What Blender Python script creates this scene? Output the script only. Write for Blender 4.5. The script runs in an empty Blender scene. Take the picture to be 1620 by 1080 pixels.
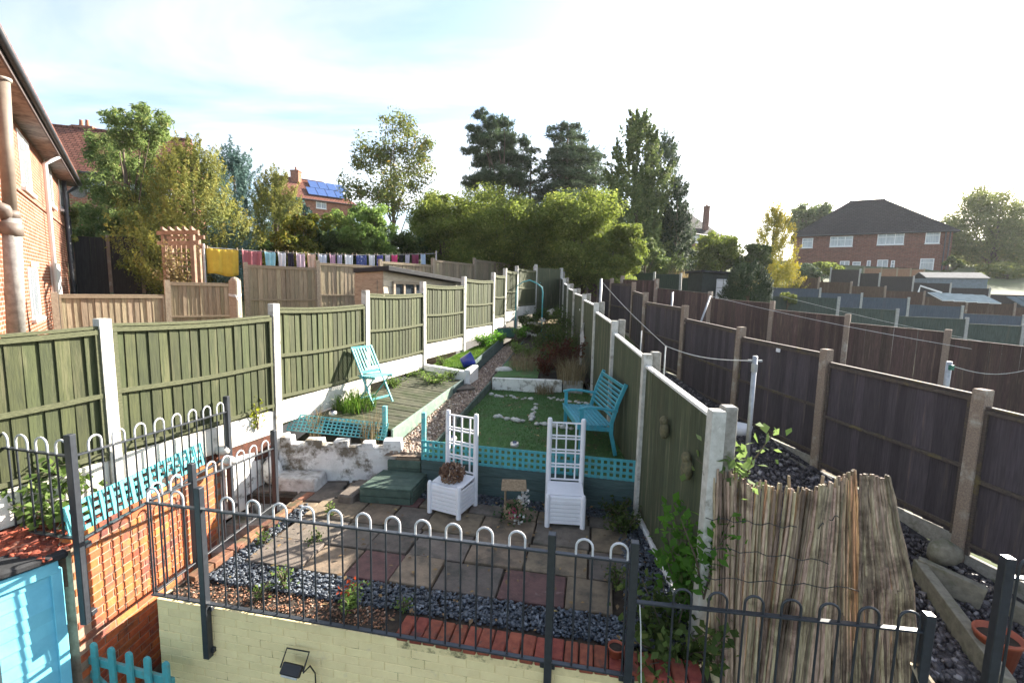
import bpy, bmesh, math, random
import numpy as np
from mathutils import Vector, Matrix, Euler
random.seed(7); RNG=np.random.default_rng(7)
SC=bpy.context.scene; COL=SC.collection
# ---------------------------------------------------------------- camera
F=720.0; PITCH=math.radians(6.5); ROLL=math.radians(1.3); CZ=4.4      # focal length in px of a 1620 px wide frame
cd=bpy.data.cameras.new('camera'); cam=bpy.data.objects.new('camera',cd); COL.objects.link(cam); SC.camera=cam
cd.sensor_width=36; cd.lens=F/1620*36; cd.clip_start=.05; cd.clip_end=3000
cam.matrix_world=Matrix.Translation((0,0,CZ))@Matrix.Rotation(math.pi/2-PITCH,4,'X')@Matrix.Rotation(ROLL,4,'Z')
# ---------------------------------------------------------------- light
SUN_PHI=math.radians(40); SUN_EL=math.radians(26.5)                    # phi: from +x towards +y
sd=Vector((math.cos(SUN_PHI)*math.cos(SUN_EL),math.sin(SUN_PHI)*math.cos(SUN_EL),math.sin(SUN_EL)))
sl=bpy.data.lights.new('sun','SUN'); sl.energy=5.0; sl.angle=math.radians(.55); sl.color=(1,.93,.82)
so=bpy.data.objects.new('sun',sl); COL.objects.link(so); so.rotation_euler=sd.to_track_quat('Z','Y').to_euler()
W=bpy.data.worlds.new('World'); SC.world=W; W.use_nodes=True
SKY_STRENGTH=.08; CLOUD=1.9; EXPOSURE=2.12
def build_sky():
    nt=W.node_tree; N=nt.nodes; Lk=nt.links; N.clear()
    out=N.new('ShaderNodeOutputWorld'); bg=N.new('ShaderNodeBackground'); bg.inputs[1].default_value=SKY_STRENGTH
    sky=N.new('ShaderNodeTexSky'); sky.sky_type='NISHITA'; sky.sun_disc=False
    sky.sun_elevation=SUN_EL; sky.sun_rotation=math.pi/2-SUN_PHI; sky.air_density=1.0; sky.dust_density=1.6; sky.ozone_density=1.4
    tc=N.new('ShaderNodeTexCoord'); sep=N.new('ShaderNodeSeparateXYZ'); Lk.new(tc.outputs['Generated'],sep.inputs[0])
    zz=N.new('ShaderNodeMath'); zz.operation='MAXIMUM'; Lk.new(sep.outputs[2],zz.inputs[0]); zz.inputs[1].default_value=0
    za=N.new('ShaderNodeMath'); za.operation='ADD'; Lk.new(zz.outputs[0],za.inputs[0]); za.inputs[1].default_value=.12
    dv=N.new('ShaderNodeVectorMath'); dv.operation='DIVIDE'; Lk.new(tc.outputs['Generated'],dv.inputs[0])
    cmb=N.new('ShaderNodeCombineXYZ'); [Lk.new(za.outputs[0],cmb.inputs[i]) for i in range(2)]; cmb.inputs[2].default_value=1
    Lk.new(cmb.outputs[0],dv.inputs[1])
    mp=N.new('ShaderNodeMapping'); mp.inputs['Rotation'].default_value=(0,0,.5); mp.inputs['Scale'].default_value=(.5,1.0,.3); mp.inputs['Location'].default_value=(3.1,.4,0)
    Lk.new(dv.outputs[0],mp.inputs[0])
    nz=N.new('ShaderNodeTexNoise'); nz.inputs['Scale'].default_value=1.1; nz.inputs['Detail'].default_value=9; nz.inputs['Roughness'].default_value=.56; nz.inputs['Distortion'].default_value=.5
    Lk.new(mp.outputs[0],nz.inputs['Vector'])
    rp=N.new('ShaderNodeValToRGB'); rp.color_ramp.elements[0].position=.43; rp.color_ramp.elements[1].position=.76
    Lk.new(nz.outputs[0],rp.inputs[0])
    mx=N.new('ShaderNodeMixRGB'); Lk.new(rp.outputs[0],mx.inputs[0]); Lk.new(sky.outputs[0],mx.inputs[1])
    # thin cloud scatters the sky's own light: brighter and whiter, brightest where the sky is brightest
    lum=N.new('ShaderNodeRGBToBW'); Lk.new(sky.outputs[0],lum.inputs[0])
    cl=N.new('ShaderNodeMixRGB'); cl.blend_type='ADD'; cl.inputs[0].default_value=1
    Lk.new(lum.outputs[0],cl.inputs[1]); cl.inputs[2].default_value=(CLOUD,CLOUD*.985,CLOUD*.96,1)
    Lk.new(cl.outputs[0],mx.inputs[2]); Lk.new(mx.outputs[0],bg.inputs[0]); Lk.new(bg.outputs[0],out.inputs[0])
build_sky()
SC.view_settings.view_transform='Standard'; SC.view_settings.look='None'; SC.view_settings.exposure=EXPOSURE; SC.view_settings.gamma=1
SC.view_settings.use_curve_mapping=False
SC.render.engine='CYCLES'; SC.cycles.max_bounces=6; SC.cycles.diffuse_bounces=3; SC.cycles.transparent_max_bounces=8; SC.cycles.use_denoising=True
# ---------------------------------------------------------------- picture geometry -> place
def ray(px,py):
    u=(px-810)/F; v=(540-py)/F; c,s=math.cos(ROLL),math.sin(ROLL); u,v=u*c-v*s,u*s+v*c
    cp,sp=math.cos(PITCH),math.sin(PITCH); return (u,cp+v*sp,v*cp-sp)
def PY(px,py,y):
    r=ray(px,py); t=y/r[1]; return Vector((r[0]*t,y,r[2]*t+CZ))
def PZ(px,py,z):
    r=ray(px,py); t=(z-CZ)/r[2]; return Vector((r[0]*t,r[1]*t,z))
def PL(px,py,p0,d):                        # on the upright plane over the line p0 + s*d ; returns point, s
    r=ray(px,py); det=-r[0]*d[1]+d[0]*r[1]; t=(-p0[0]*d[1]+d[0]*p0[1])/det; s=(r[0]*p0[1]-r[1]*p0[0])/det
    return Vector((r[0]*t,r[1]*t,r[2]*t+CZ)), s
def T(x,y):                                # lie of the land: rises away from the houses, falls to the right
    xe=max(-2,min(25,x)); k=max(0,min(1,(y-25)/30)); k=k*k*(3-2*k); xe*=1-.85*k
    return 1.8+.13*(min(y,62)-3)+.04*max(0,y-62)-.1*xe
# ---------------------------------------------------------------- objects
ORG={}
def tag(o,label=None,cat=None,group=None,kind=None):
    if label: o['label']=label
    if cat: o['category']=cat
    if group: o['group']=group
    if kind: o['kind']=kind
    return o
def root(name,loc,label,cat,group=None):
    o=bpy.data.objects.new(name,None); COL.objects.link(o); o.location=loc; o.empty_display_size=.1; ORG[o]=Vector(loc)
    return tag(o,label,cat,group)
def place(o,wloc,parent):
    ORG[o]=Vector(wloc); o.location=ORG[o]-(ORG[parent] if parent else Vector((0,0,0)))
    if parent: o.parent=parent
def box_uv(me):
    uv=me.uv_layers.new(name='UVMap').data
    for p in me.polygons:
        n=p.normal; t=Vector((0,0,1)).cross(n)
        t=Vector((1,0,0)) if t.length<.01 else t.normalized()
        b=n.cross(t)
        for li in p.loop_indices:
            v=me.vertices[me.loops[li].vertex_index].co; uv[li].uv=(v.dot(t),v.dot(b))
class MB:
    def __init__(s): s.v=[]; s.f=[]
    def add(s,vs,fs):
        o=len(s.v); s.v.extend(tuple(v) for v in vs); s.f.extend(tuple(i+o for i in f) for f in fs); return s
    def hexa(s,b,t): return s.add(list(b)+list(t),[(3,2,1,0),(4,5,6,7),(0,1,5,4),(1,2,6,5),(2,3,7,6),(3,0,4,7)])
    def box(s,c,d,rz=0,rx=0,ry=0):
        R=Euler((rx,ry,rz)).to_matrix(); c=Vector(c); x,y,z=d[0]/2,d[1]/2,d[2]/2
        P=[c+R@Vector(p) for p in((-x,-y,-z),(x,-y,-z),(x,y,-z),(-x,y,-z),(-x,-y,z),(x,-y,z),(x,y,z),(-x,y,z))]
        return s.hexa(P[:4],P[4:])
    def beam(s,p,q,w,h,up=(0,0,1)):
        p=Vector(p);q=Vector(q);d=(q-p).normalized();up=Vector(up)
        if abs(d.dot(up))>.99: up=Vector((0,1,0))
        a=d.cross(up).normalized()*w/2; b=a.cross(d).normalized()*h/2
        return s.hexa([p-a-b,p+a-b,q+a-b,q-a-b],[p-a+b,p+a+b,q+a+b,q-a+b])
    def tube(s,pts,r,n=8,caps=True):
        pts=[Vector(p) for p in pts]; m=len(pts); rr=r if isinstance(r,(list,tuple)) else [r]*m
        ref=None; rings=[]
        for i,p in enumerate(pts):
            d=(pts[min(i+1,m-1)]-pts[max(i-1,0)]).normalized()
            if ref is None:
                ref=d.orthogonal().normalized()
            ref=(ref-d*ref.dot(d)); ref=ref.normalized() if ref.length>1e-6 else d.orthogonal().normalized()
            b=d.cross(ref); rings.append([p+(ref*math.cos(2*math.pi*k/n)+b*math.sin(2*math.pi*k/n))*rr[i] for k in range(n)])
        vs=[v for R in rings for v in R]; fs=[(i*n+k,i*n+(k+1)%n,(i+1)*n+(k+1)%n,(i+1)*n+k) for i in range(m-1) for k in range(n)]
        if caps: fs+= [tuple(range(n-1,-1,-1)),tuple((m-1)*n+k for k in range(n))]
        return s.add(vs,fs)
    def lathe(s,prof,c,n=20,sx=1,sy=1):
        c=Vector(c); vs=[c+Vector((r*sx*math.cos(2*math.pi*k/n),r*sy*math.sin(2*math.pi*k/n),z)) for r,z in prof for k in range(n)]
        fs=[(i*n+k,i*n+(k+1)%n,(i+1)*n+(k+1)%n,(i+1)*n+k) for i in range(len(prof)-1) for k in range(n)]
        return s.add(vs,fs)
    def blob(s,c,r,n=1,jit=.15,seed=0):
        rg=random.Random(seed); bm=bmesh.new(); bmesh.ops.create_icosphere(bm,subdivisions=n,radius=1)
        bm.verts.ensure_lookup_table(); c=Vector(c)
        vs=[c+Vector((v.co.x*r[0],v.co.y*r[1],v.co.z*r[2]))*(1+rg.uniform(-jit,jit)) if False else c+Vector((v.co.x*r[0]*(1+rg.uniform(-jit,jit)),v.co.y*r[1]*(1+rg.uniform(-jit,jit)),v.co.z*r[2]*(1+rg.uniform(-jit,jit)))) for v in bm.verts]
        fs=[tuple(v.index for v in f.verts) for f in bm.faces]; bm.free(); return s.add(vs,fs)
    def prism(s,outline,z0,z1):             # outline: list of (x,y) ccw
        n=len(outline); vs=[(x,y,z0) for x,y in outline]+[(x,y,z1) for x,y in outline]
        return s.add(vs,[tuple(range(n-1,-1,-1)),tuple(range(n,2*n))]+[(i,(i+1)%n,n+(i+1)%n,n+i) for i in range(n)])
    def mesh(s,name,org=(0,0,0)):
        me=bpy.data.meshes.new(name); o=Vector(org); me.from_pydata([Vector(v)-o for v in s.v],[],s.f); me.update(); return me
    def build(s,name,m,parent=None,smooth=False,bevel=0,org=None,uv=False,label=None,cat=None,group=None,kind=None,seg=1):
        if org is None:
            if parent is not None: org=ORG[parent]
            else:
                a=np.array([tuple(v) for v in s.v]); org=((a[:,0].min()+a[:,0].max())/2,(a[:,1].min()+a[:,1].max())/2,a[:,2].min())
        me=s.mesh(name,org); me.materials.append(m)
        if smooth: me.shade_smooth()
        if uv: box_uv(me)
        o=bpy.data.objects.new(name,me); COL.objects.link(o); place(o,org,parent)
        if bevel:
            b=o.modifiers.new('b','BEVEL'); b.width=bevel; b.segments=seg; b.limit_method='ANGLE'; b.angle_limit=math.radians(40)
        return tag(o,label,cat,group,kind)
def inst(me,name,parent,wloc,rot=(0,0,0),scale=(1,1,1)):
    o=bpy.data.objects.new(name,me); COL.objects.link(o); place(o,wloc,parent); o.rotation_euler=rot; o.scale=scale; return o
def chamfer_box(name,m,d,c=.006,jit=0,seed=0):
    bm=bmesh.new(); bmesh.ops.create_cube(bm,size=1); rg=random.Random(seed)
    for v in bm.verts: v.co=Vector((v.co.x*d[0]+rg.uniform(-jit,jit),v.co.y*d[1]+rg.uniform(-jit,jit),v.co.z*d[2]+rg.uniform(-jit,jit)))
    bmesh.ops.bevel(bm,geom=list(bm.edges),offset=c,segments=1,affect='EDGES')
    me=bpy.data.meshes.new(name); bm.to_mesh(me); bm.free(); me.materials.append(m); return me
def np_mesh(name,V,Fq,m):
    me=bpy.data.meshes.new(name); n=len(V); k=Fq.shape[1]; f=len(Fq)
    me.vertices.add(n); me.vertices.foreach_set('co',V.astype(np.float32).ravel())
    me.loops.add(f*k); me.loops.foreach_set('vertex_index',Fq.astype(np.int32).ravel())
    me.polygons.add(f); me.polygons.foreach_set('loop_start',np.arange(0,f*k,k,dtype=np.int32)); me.polygons.foreach_set('loop_total',np.full(f,k,dtype=np.int32))
    me.update(calc_edges=True); me.validate(); me.materials.append(m); return me
def np_obj(name,V,Fq,m,parent=None,org=None):
    if org is None: org=ORG[parent] if parent else Vector((0,0,0))
    me=np_mesh(name,V-np.array(tuple(org)),Fq,m); o=bpy.data.objects.new(name,me); COL.objects.link(o); place(o,org,parent); return o
# ---------------------------------------------------------------- materials
def srgb(h):
    h=h.lstrip('#'); return tuple((int(h[i:i+2],16)/255)**2.2 for i in(0,2,4))
MATS={}
def M(name,c1,c2=None,scale=6,rough=.75,bump=0,stretch=(1,1,1),rnd=0,c3=None,scale2=None,amt3=.5,metal=0,spec=.4,detail=5,lo=.35,hi=.65,bscale=None):
    """noise-mottled paint, stone or timber; c3 = a second colour in larger shapes (stain, moss, bare patch); rnd = piece-to-piece change"""
    m=bpy.data.materials.new(name); m.use_nodes=True; nt=m.node_tree; N=nt.nodes; L=nt.links; P=N['Principled BSDF']
    P.inputs['Roughness'].default_value=rough; P.inputs['Metallic'].default_value=metal; P.inputs['Specular IOR Level'].default_value=spec
    c2=c2 or tuple(x*.72 for x in c1)
    g=N.new('ShaderNodeNewGeometry'); mp=N.new('ShaderNodeMapping'); mp.inputs['Scale'].default_value=stretch; L.new(g.outputs['Position'],mp.inputs[0])
    nz=N.new('ShaderNodeTexNoise'); nz.inputs['Scale'].default_value=scale; nz.inputs['Detail'].default_value=detail; nz.inputs['Roughness'].default_value=.62; L.new(mp.outputs[0],nz.inputs['Vector'])
    rp=N.new('ShaderNodeValToRGB'); e=rp.color_ramp.elements; e[0].position=lo; e[1].position=hi; e[0].color=(*c2,1); e[1].color=(*c1,1); L.new(nz.outputs[0],rp.inputs[0])
    col=rp.outputs[0]
    if c3:
        n3=N.new('ShaderNodeTexNoise'); n3.inputs['Scale'].default_value=scale2 or scale*.2; n3.inputs['Detail'].default_value=6; n3.inputs['Roughness'].default_value=.7; L.new(mp.outputs[0] if not scale2 else g.outputs['Position'],n3.inputs['Vector'])
        r3=N.new('ShaderNodeValToRGB'); r3.color_ramp.elements[0].position=1-amt3-.06; r3.color_ramp.elements[1].position=1-amt3+.06; L.new(n3.outputs[0],r3.inputs[0])
        mx=N.new('ShaderNodeMixRGB'); L.new(r3.outputs[0],mx.inputs[0]); L.new(col,mx.inputs[1]); mx.inputs[2].default_value=(*c3,1); col=mx.outputs[0]
    if rnd:
        oi=N.new('ShaderNodeObjectInfo'); ma=N.new('ShaderNodeMapRange'); ma.inputs[3].default_value=1-rnd; ma.inputs[4].default_value=1+rnd; L.new(oi.outputs['Random'],ma.inputs[0])
        hs=N.new('ShaderNodeHueSaturation'); L.new(ma.outputs[0],hs.inputs['Value']); L.new(col,hs.inputs['Color'])
        mr=N.new('ShaderNodeMath'); mr.operation='MULTIPLY'; mr.inputs[1].default_value=7.31; L.new(oi.outputs['Random'],mr.inputs[0])
        fr=N.new('ShaderNodeMath'); fr.operation='FRACT'; L.new(mr.outputs[0],fr.inputs[0]); mh=N.new('ShaderNodeMapRange'); mh.inputs[3].default_value=.5-rnd*.05; mh.inputs[4].default_value=.5+rnd*.05
        L.new(fr.outputs[0],mh.inputs[0]); L.new(mh.outputs[0],hs.inputs['Hue']); col=hs.outputs[0]
    L.new(col,P.inputs['Base Color'])
    if bump:
        bp=N.new('ShaderNodeBump'); bp.inputs['Strength'].default_value=bump; bp.inputs['Distance'].default_value=.01
        if bscale:
            nb=N.new('ShaderNodeTexNoise'); nb.inputs['Scale'].default_value=bscale; nb.inputs['Detail'].default_value=4; L.new(mp.outputs[0],nb.inputs['Vector']); L.new(nb.outputs[0],bp.inputs['Height'])
        else: L.new(nz.outputs[0],bp.inputs['Height'])
        L.new(bp.outputs[0],P.inputs['Normal'])
    MATS[name]=m; return m
def leafmat(name,c1,c2,c3=None,trans=.35,rough=.7,spec=.08,tip=0):
    m=bpy.data.materials.new(name); m.use_nodes=True; nt=m.node_tree; N=nt.nodes; L=nt.links; P=N['Principled BSDF']; out=N['Material Output']
    g=N.new('ShaderNodeNewGeometry'); rp=N.new('ShaderNodeValToRGB'); e=rp.color_ramp.elements; e[0].color=(*c2,1); e[1].color=(*c1,1)
    if c3: k=e.new(.88); k.color=(*c1,1); e[2].color=(*c3,1)
    if tip:
        at_=N.new('ShaderNodeAttribute'); at_.attribute_name='tip'; mu=N.new('ShaderNodeMath'); mu.operation='MULTIPLY'; mu.inputs[1].default_value=1-tip; L.new(g.outputs['Random Per Island'],mu.inputs[0])
        ma=N.new('ShaderNodeMath'); ma.operation='MULTIPLY_ADD'; ma.inputs[1].default_value=tip; L.new(at_.outputs['Fac'],ma.inputs[0]); L.new(mu.outputs[0],ma.inputs[2]); L.new(ma.outputs[0],rp.inputs[0])
    else: L.new(g.outputs['Random Per Island'],rp.inputs[0])
    nz=N.new('ShaderNodeTexNoise'); nz.inputs['Scale'].default_value=1.1; L.new(g.outputs['Position'],nz.inputs['Vector'])
    mr=N.new('ShaderNodeMapRange'); mr.inputs[1].default_value=.3; mr.inputs[2].default_value=.7; mr.inputs[3].default_value=.75; mr.inputs[4].default_value=1.25; L.new(nz.outputs[0],mr.inputs[0])
    hs=N.new('ShaderNodeHueSaturation'); L.new(rp.outputs[0],hs.inputs['Color']); L.new(mr.outputs[0],hs.inputs['Value'])
    L.new(hs.outputs[0],P.inputs['Base Color']); P.inputs['Roughness'].default_value=rough; P.inputs['Specular IOR Level'].default_value=spec
    tr=N.new('ShaderNodeBsdfTranslucent'); hy=N.new('ShaderNodeHueSaturation'); hy.inputs['Value'].default_value=1.5; hy.inputs['Saturation'].default_value=1.1; L.new(hs.outputs[0],hy.inputs['Color']); L.new(hy.outputs[0],tr.inputs[0])
    mx=N.new('ShaderNodeMixShader'); mx.inputs[0].default_value=trans; L.new(P.outputs[0],mx.inputs[1]); L.new(tr.outputs[0],mx.inputs[2]); L.new(mx.outputs[0],out.inputs[0])
    MATS[name]=m; return m
def brickmat(name,c1,c2,mortar,bw=.225,bh=.075,ms=.012,rough=.85,bump=.4):
    m=bpy.data.materials.new(name); m.use_nodes=True; nt=m.node_tree; N=nt.nodes; L=nt.links; P=N['Principled BSDF']; P.inputs['Roughness'].default_value=rough; P.inputs['Specular IOR Level'].default_value=.05
    uv=N.new('ShaderNodeUVMap'); b=N.new('ShaderNodeTexBrick'); L.new(uv.outputs[0],b.inputs['Vector']); b.inputs['Scale'].default_value=1
    b.inputs['Brick Width'].default_value=bw; b.inputs['Row Height'].default_value=bh; b.inputs['Mortar Size'].default_value=ms; b.inputs['Mortar Smooth'].default_value=.2
    b.inputs['Color1'].default_value=(*c1,1); b.inputs['Color2'].default_value=(*c2,1); b.inputs['Mortar'].default_value=(*mortar,1); b.inputs['Bias'].default_value=-.1
    nz=N.new('ShaderNodeTexNoise'); nz.inputs['Scale'].default_value=3.5; nz.inputs['Detail'].default_value=8; L.new(uv.outputs[0],nz.inputs['Vector'])
    mr=N.new('ShaderNodeMapRange'); mr.inputs[1].default_value=.3; mr.inputs[2].default_value=.7; mr.inputs[3].default_value=.72; mr.inputs[4].default_value=1.2; L.new(nz.outputs[0],mr.inputs[0])
    hs=N.new('ShaderNodeHueSaturation'); L.new(b.outputs[0],hs.inputs['Color']); L.new(mr.outputs[0],hs.inputs['Value']); L.new(hs.outputs[0],P.inputs['Base Color'])
    bp=N.new('ShaderNodeBump'); bp.inputs['Strength'].default_value=bump; bp.inputs['Distance'].default_value=.02; bp.invert=True; L.new(b.outputs['Fac'],bp.inputs['Height']); L.new(bp.outputs[0],P.inputs['Normal'])
    MATS[name]=m; return m
def glassmat():
    m=bpy.data.materials.new('window_glass'); m.use_nodes=True; P=m.node_tree.nodes['Principled BSDF']; P.inputs['Base Color'].default_value=(.05,.06,.07,1); P.inputs['Roughness'].default_value=.04; P.inputs['Specular IOR Level'].default_value=1.0; MATS['glass']=m; return m
GLASS=glassmat()
SKYW=.78
white_paint=M('white_paint',(.8,.79,.76),(.7,.68,.64),7,.6,.25,c3=(.28,.25,.2),scale2=4,amt3=.36)
white_render=M('white_render',(.8,.78,.73),(.66,.64,.58),5,.9,.5,bscale=60,c3=(.2,.18,.14),scale2=5.5,amt3=.42)
gravel_board=M('painted_gravel_board',(.78,.75,.68),(.62,.58,.5),4,.9,.4,c3=(.3,.27,.2),scale2=3,amt3=.36,bscale=50)
post_white=M('whitewashed_concrete',(.62,.6,.55),(.45,.43,.38),14,.9,.5,c3=(.25,.23,.19),scale2=6,amt3=.38,bscale=90)
concrete=M('pebbled_concrete',(.33,.25,.19),(.2,.15,.12),70,.9,.6,c3=(.42,.38,.32),scale2=3,amt3=.4)
concrete_grey=M('grey_concrete',(.36,.34,.3),(.24,.22,.19),20,.9,.5,c3=(.12,.12,.07),scale2=3,amt3=.4)
green_board=M('green_stained_board',(.058,.068,.024),(.034,.042,.016),9,.8,.35,(8,8,.7),rnd=.26,c3=(.088,.09,.042),scale2=None,amt3=.4)
green_rail=M('green_stained_rail',(.115,.12,.062),(.065,.07,.034),14,.85,.3,(2,2,8))
green_dark=M('green_fence_board_weathered',(.08,.09,.045),(.042,.05,.028),8,.85,.35,(9,9,.5),rnd=.2,c3=(.15,.145,.09),amt3=.4)
brown_board=M('dark_stained_board',(.075,.06,.07),(.045,.036,.042),8,.8,.3,(9,9,.5),rnd=.3,c3=(.11,.085,.075),amt3=.36)
brown_rail=M('dark_stained_rail',(.11,.085,.07),(.06,.046,.042),9,.85,.3,(3,3,9),c3=(.14,.11,.05),scale2=5,amt3=.4)
red_board=M('red_brown_board',(.1,.062,.052),(.056,.036,.031),8,.85,.3,(9,9,.5),rnd=.3,c3=(.17,.12,.09),amt3=.38)
tan_board=M('weathered_tan_board',(.36,.29,.19),(.22,.175,.115),8,.85,.35,(9,9,.6),rnd=.25,c3=(.2,.17,.115),amt3=.38)
tan_rail=M('weathered_tan_rail',(.36,.29,.2),(.24,.19,.13),10,.85,.3,(2,2,8))
metal_dark=M('dark_grey_painted_steel',(.035,.04,.048),(.025,.028,.034),20,.38,.05,spec=.5)
hoop_white=M('worn_white_hoop_paint',(.66,.66,.66),(.5,.5,.51),30,.4,.05,c3=(.2,.2,.21),scale2=16,amt3=.35)
teal=M('teal_paint',(.08,.38,.42),(.06,.3,.34),12,.55,.2,rnd=.06,c3=(.11,.27,.27),scale2=14,amt3=.43)
teal_lit=M('teal_paint_lit',(.13,.46,.47),(.1,.37,.39),10,.6,.2,c3=(.3,.42,.38),scale2=16,amt3=.43)  # lighter copy of the teal paint, sunlight put into the colour
bench_teal=M('bench_teal_paint',(.055,.33,.41),(.04,.27,.34),16,.5,.2,spec=.4,c3=(.07,.24,.28),scale2=15,amt3=.42,rnd=.06)
shed_blue=M('sky_blue_shed_paint',(.2,.6,.76),(.16,.52,.68),8,.6,.2,rnd=.05)
shed_grey=M('pale_blue_grey_door',(.3,.42,.42),(.24,.34,.35),7,.6,.2)
planter_board=M('grey_green_board',(.075,.12,.115),(.045,.075,.075),8,.75,.3,(.8,.8,9),rnd=.12,c3=(.035,.06,.055),amt3=.4)
deck_board=M('mossy_deck_board',(.085,.083,.05),(.045,.047,.028),10,.85,.4,(1,1,1),rnd=.18,c3=(.035,.045,.016),scale2=2.2,amt3=.46)
deck_edge=M('green_deck_fascia',(.22,.3,.23),(.15,.22,.18),8,.8,.3,c3=(.33,.33,.25),scale2=5,amt3=.4)
step_green=M('green_step_board',(.075,.115,.09),(.045,.07,.055),8,.75,.3,rnd=.1,c3=(.15,.16,.12),scale2=4,amt3=.36)
orange_brick=M('orange_brick_piece',(.5,.15,.05),(.36,.1,.036),14,.9,.4,rnd=.22,c3=(.17,.07,.05),scale2=4,amt3=.44,bscale=70)
mortar=M('mortar',(.36,.26,.19),(.24,.17,.12),20,.95,.4)
red_brick=M('red_coping_brick',(.3,.075,.045),(.2,.045,.03),18,.85,.4,rnd=.22,c3=(.1,.05,.04),scale2=6,amt3=.38)
cream_brick=M('cream_painted_brick',(.85,.71,.39),(.79,.65,.35),9,.7,.3,rnd=.04,c3=(.7,.58,.36),scale2=6,amt3=.34,bscale=60)
cream_joint=M('cream_painted_joint',(.77,.64,.35),(.67,.55,.3),15,.9,.3,c3=(.16,.15,.08),scale2=7,amt3=.4)
slab_m=[M('buff_paving_slab',(.24,.18,.12),(.14,.105,.072),7,.8,.4,rnd=.12,c3=(.09,.075,.055),scale2=3,amt3=.42,bscale=50),
        M('grey_paving_slab',(.165,.135,.11),(.095,.078,.064),7,.8,.4,rnd=.12,c3=(.07,.065,.05),scale2=3,amt3=.42,bscale=50),
        M('plum_paving_slab',(.15,.075,.066),(.085,.046,.042),9,.8,.4,rnd=.1,c3=(.26,.17,.15),scale2=7,amt3=.36,bscale=50)]
soil=M('damp_soil',(.055,.04,.028),(.028,.021,.015),15,.95,.6,c3=(.06,.065,.03),scale2=2,amt3=.36)
slate=M('blue_slate_chip',(.1,.125,.16),(.05,.062,.08),6,.55,0,spec=.5)
pebble=M('buff_pebble',(.42,.33,.25),(.24,.17,.13),9,.8,0)
dark_pebble=M('dark_wet_gravel',(.075,.065,.07),(.035,.03,.032),9,.6,0)
bark=M('red_bark_chip',(.3,.07,.035),(.14,.035,.02),9,.9,0)
turf=M('artificial_turf',(.085,.17,.05),(.05,.11,.032),14,.95,.9,bscale=120,c3=(.08,.1,.04),scale2=2.6,amt3=.42)
lawn_m=M('lawn_grass',(.11,.2,.035),(.07,.14,.025),6,.95,.5,bscale=160)
white_stone=M('white_pebble_stone',(.6,.58,.54),(.42,.4,.36),12,.8,.2)
terra=M('terrain_grass',(.1,.12,.04),(.06,.08,.03),1.5,.95,.4,c3=(.12,.09,.06),scale2=.5,amt3=.4,bscale=30)
bark_wood=M('tree_bark',(.16,.12,.085),(.08,.06,.045),10,.95,.6,(1,1,.3))
plastic_white=M('white_plastic',(.8,.79,.82),(.76,.75,.78),12,.42,.03,spec=.4,c3=(.55,.52,.5),scale2=6,amt3=.3)
reed=M('bamboo_reed',(.42,.32,.22),(.22,.16,.105),7,.6,.25,(10,10,1.2),rnd=.6,c3=(.13,.09,.06),scale2=3.2,amt3=.43,spec=.4)
wire_dark=M('dark_wire',(.03,.03,.03),None,9,.6)
galv=M('galvanised_pole',(.45,.46,.47),(.32,.33,.34),12,.45,.05,metal=.5)
white_line=M('white_line_cord',(.7,.7,.68),None,9,.7)
felt=M('roof_felt',(.03,.031,.034),(.018,.018,.02),14,.9,.4,c3=(.06,.065,.065),scale2=2,amt3=.38)
upvc=M('white_window_frame',(.8,.8,.8),(.75,.75,.75),5,.4)
# ================================================================ LAND
Lp=Vector((-3.885,4.303)); Ld=Vector((.6578,1.8144)); Rp=Vector((1.511,3.277)); Rd=Vector((.05,1.929)); Bp=Vector((5.022,4.769)); Bd=Vector((-.3595,1.896))
def xL(y): return Lp.x+Ld.x*(y-Lp.y)/Ld.y
def xR(y): return Rp.x+Rd.x*(y-Rp.y)/Rd.y
def Tg(x,y): return .6 if (y<3.42 and x<3.1) else T(x,y)      # the low corner behind the reed screen
def build_ground():
    V=[];Fc=[]
    def strip(ys,left,right,nx,zf):
        o=len(V)
        for y in ys:
            a,b=left(y),right(y)
            for i in range(nx+1):
                x=a+(b-a)*i/nx; V.append((x,y,zf(x,y)))
        for j in range(len(ys)-1):
            for i in range(nx): k=o+j*(nx+1)+i; Fc.append((k,k+1,k+nx+2,k+nx+1))
    ys=[3.3+ (17.4-3.3)*i/24 for i in range(25)]
    zt=lambda x,y:Tg(x,y)
    strip(ys,lambda y:-70,lambda y:xL(y)-.03,60,zt)
    strip([1.0,2.0,2.7,3.3,3.41,3.44]+ys[1:],lambda y:xR(max(y,3.3))+.03,lambda y:90,70,zt)
    strip([17.4+i*1.2 for i in range(50)],lambda y:-70,lambda y:90,110,zt)
    yy=76.2; strip([yy,110,160,260,420,700,1100],lambda y:-70-(y-yy)*1.6,lambda y:90+(y-yy)*1.6,40,lambda x,y:T(x,76.2)+.02*(y-76.2))
    strip([-8,-2,2.5],lambda y:-30,lambda y:1.5,10,lambda x,y:0.0)      # low yard behind the houses
    strip([2.5,3.3,4.0,5.8],lambda y:-8,lambda y:-2.2,8,lambda x,y:.15)
    m=MB(); m.v=V; m.f=Fc; o=m.build('ground',terra,kind='structure',smooth=True,org=(0,0,0)); return o
build_ground()
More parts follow.
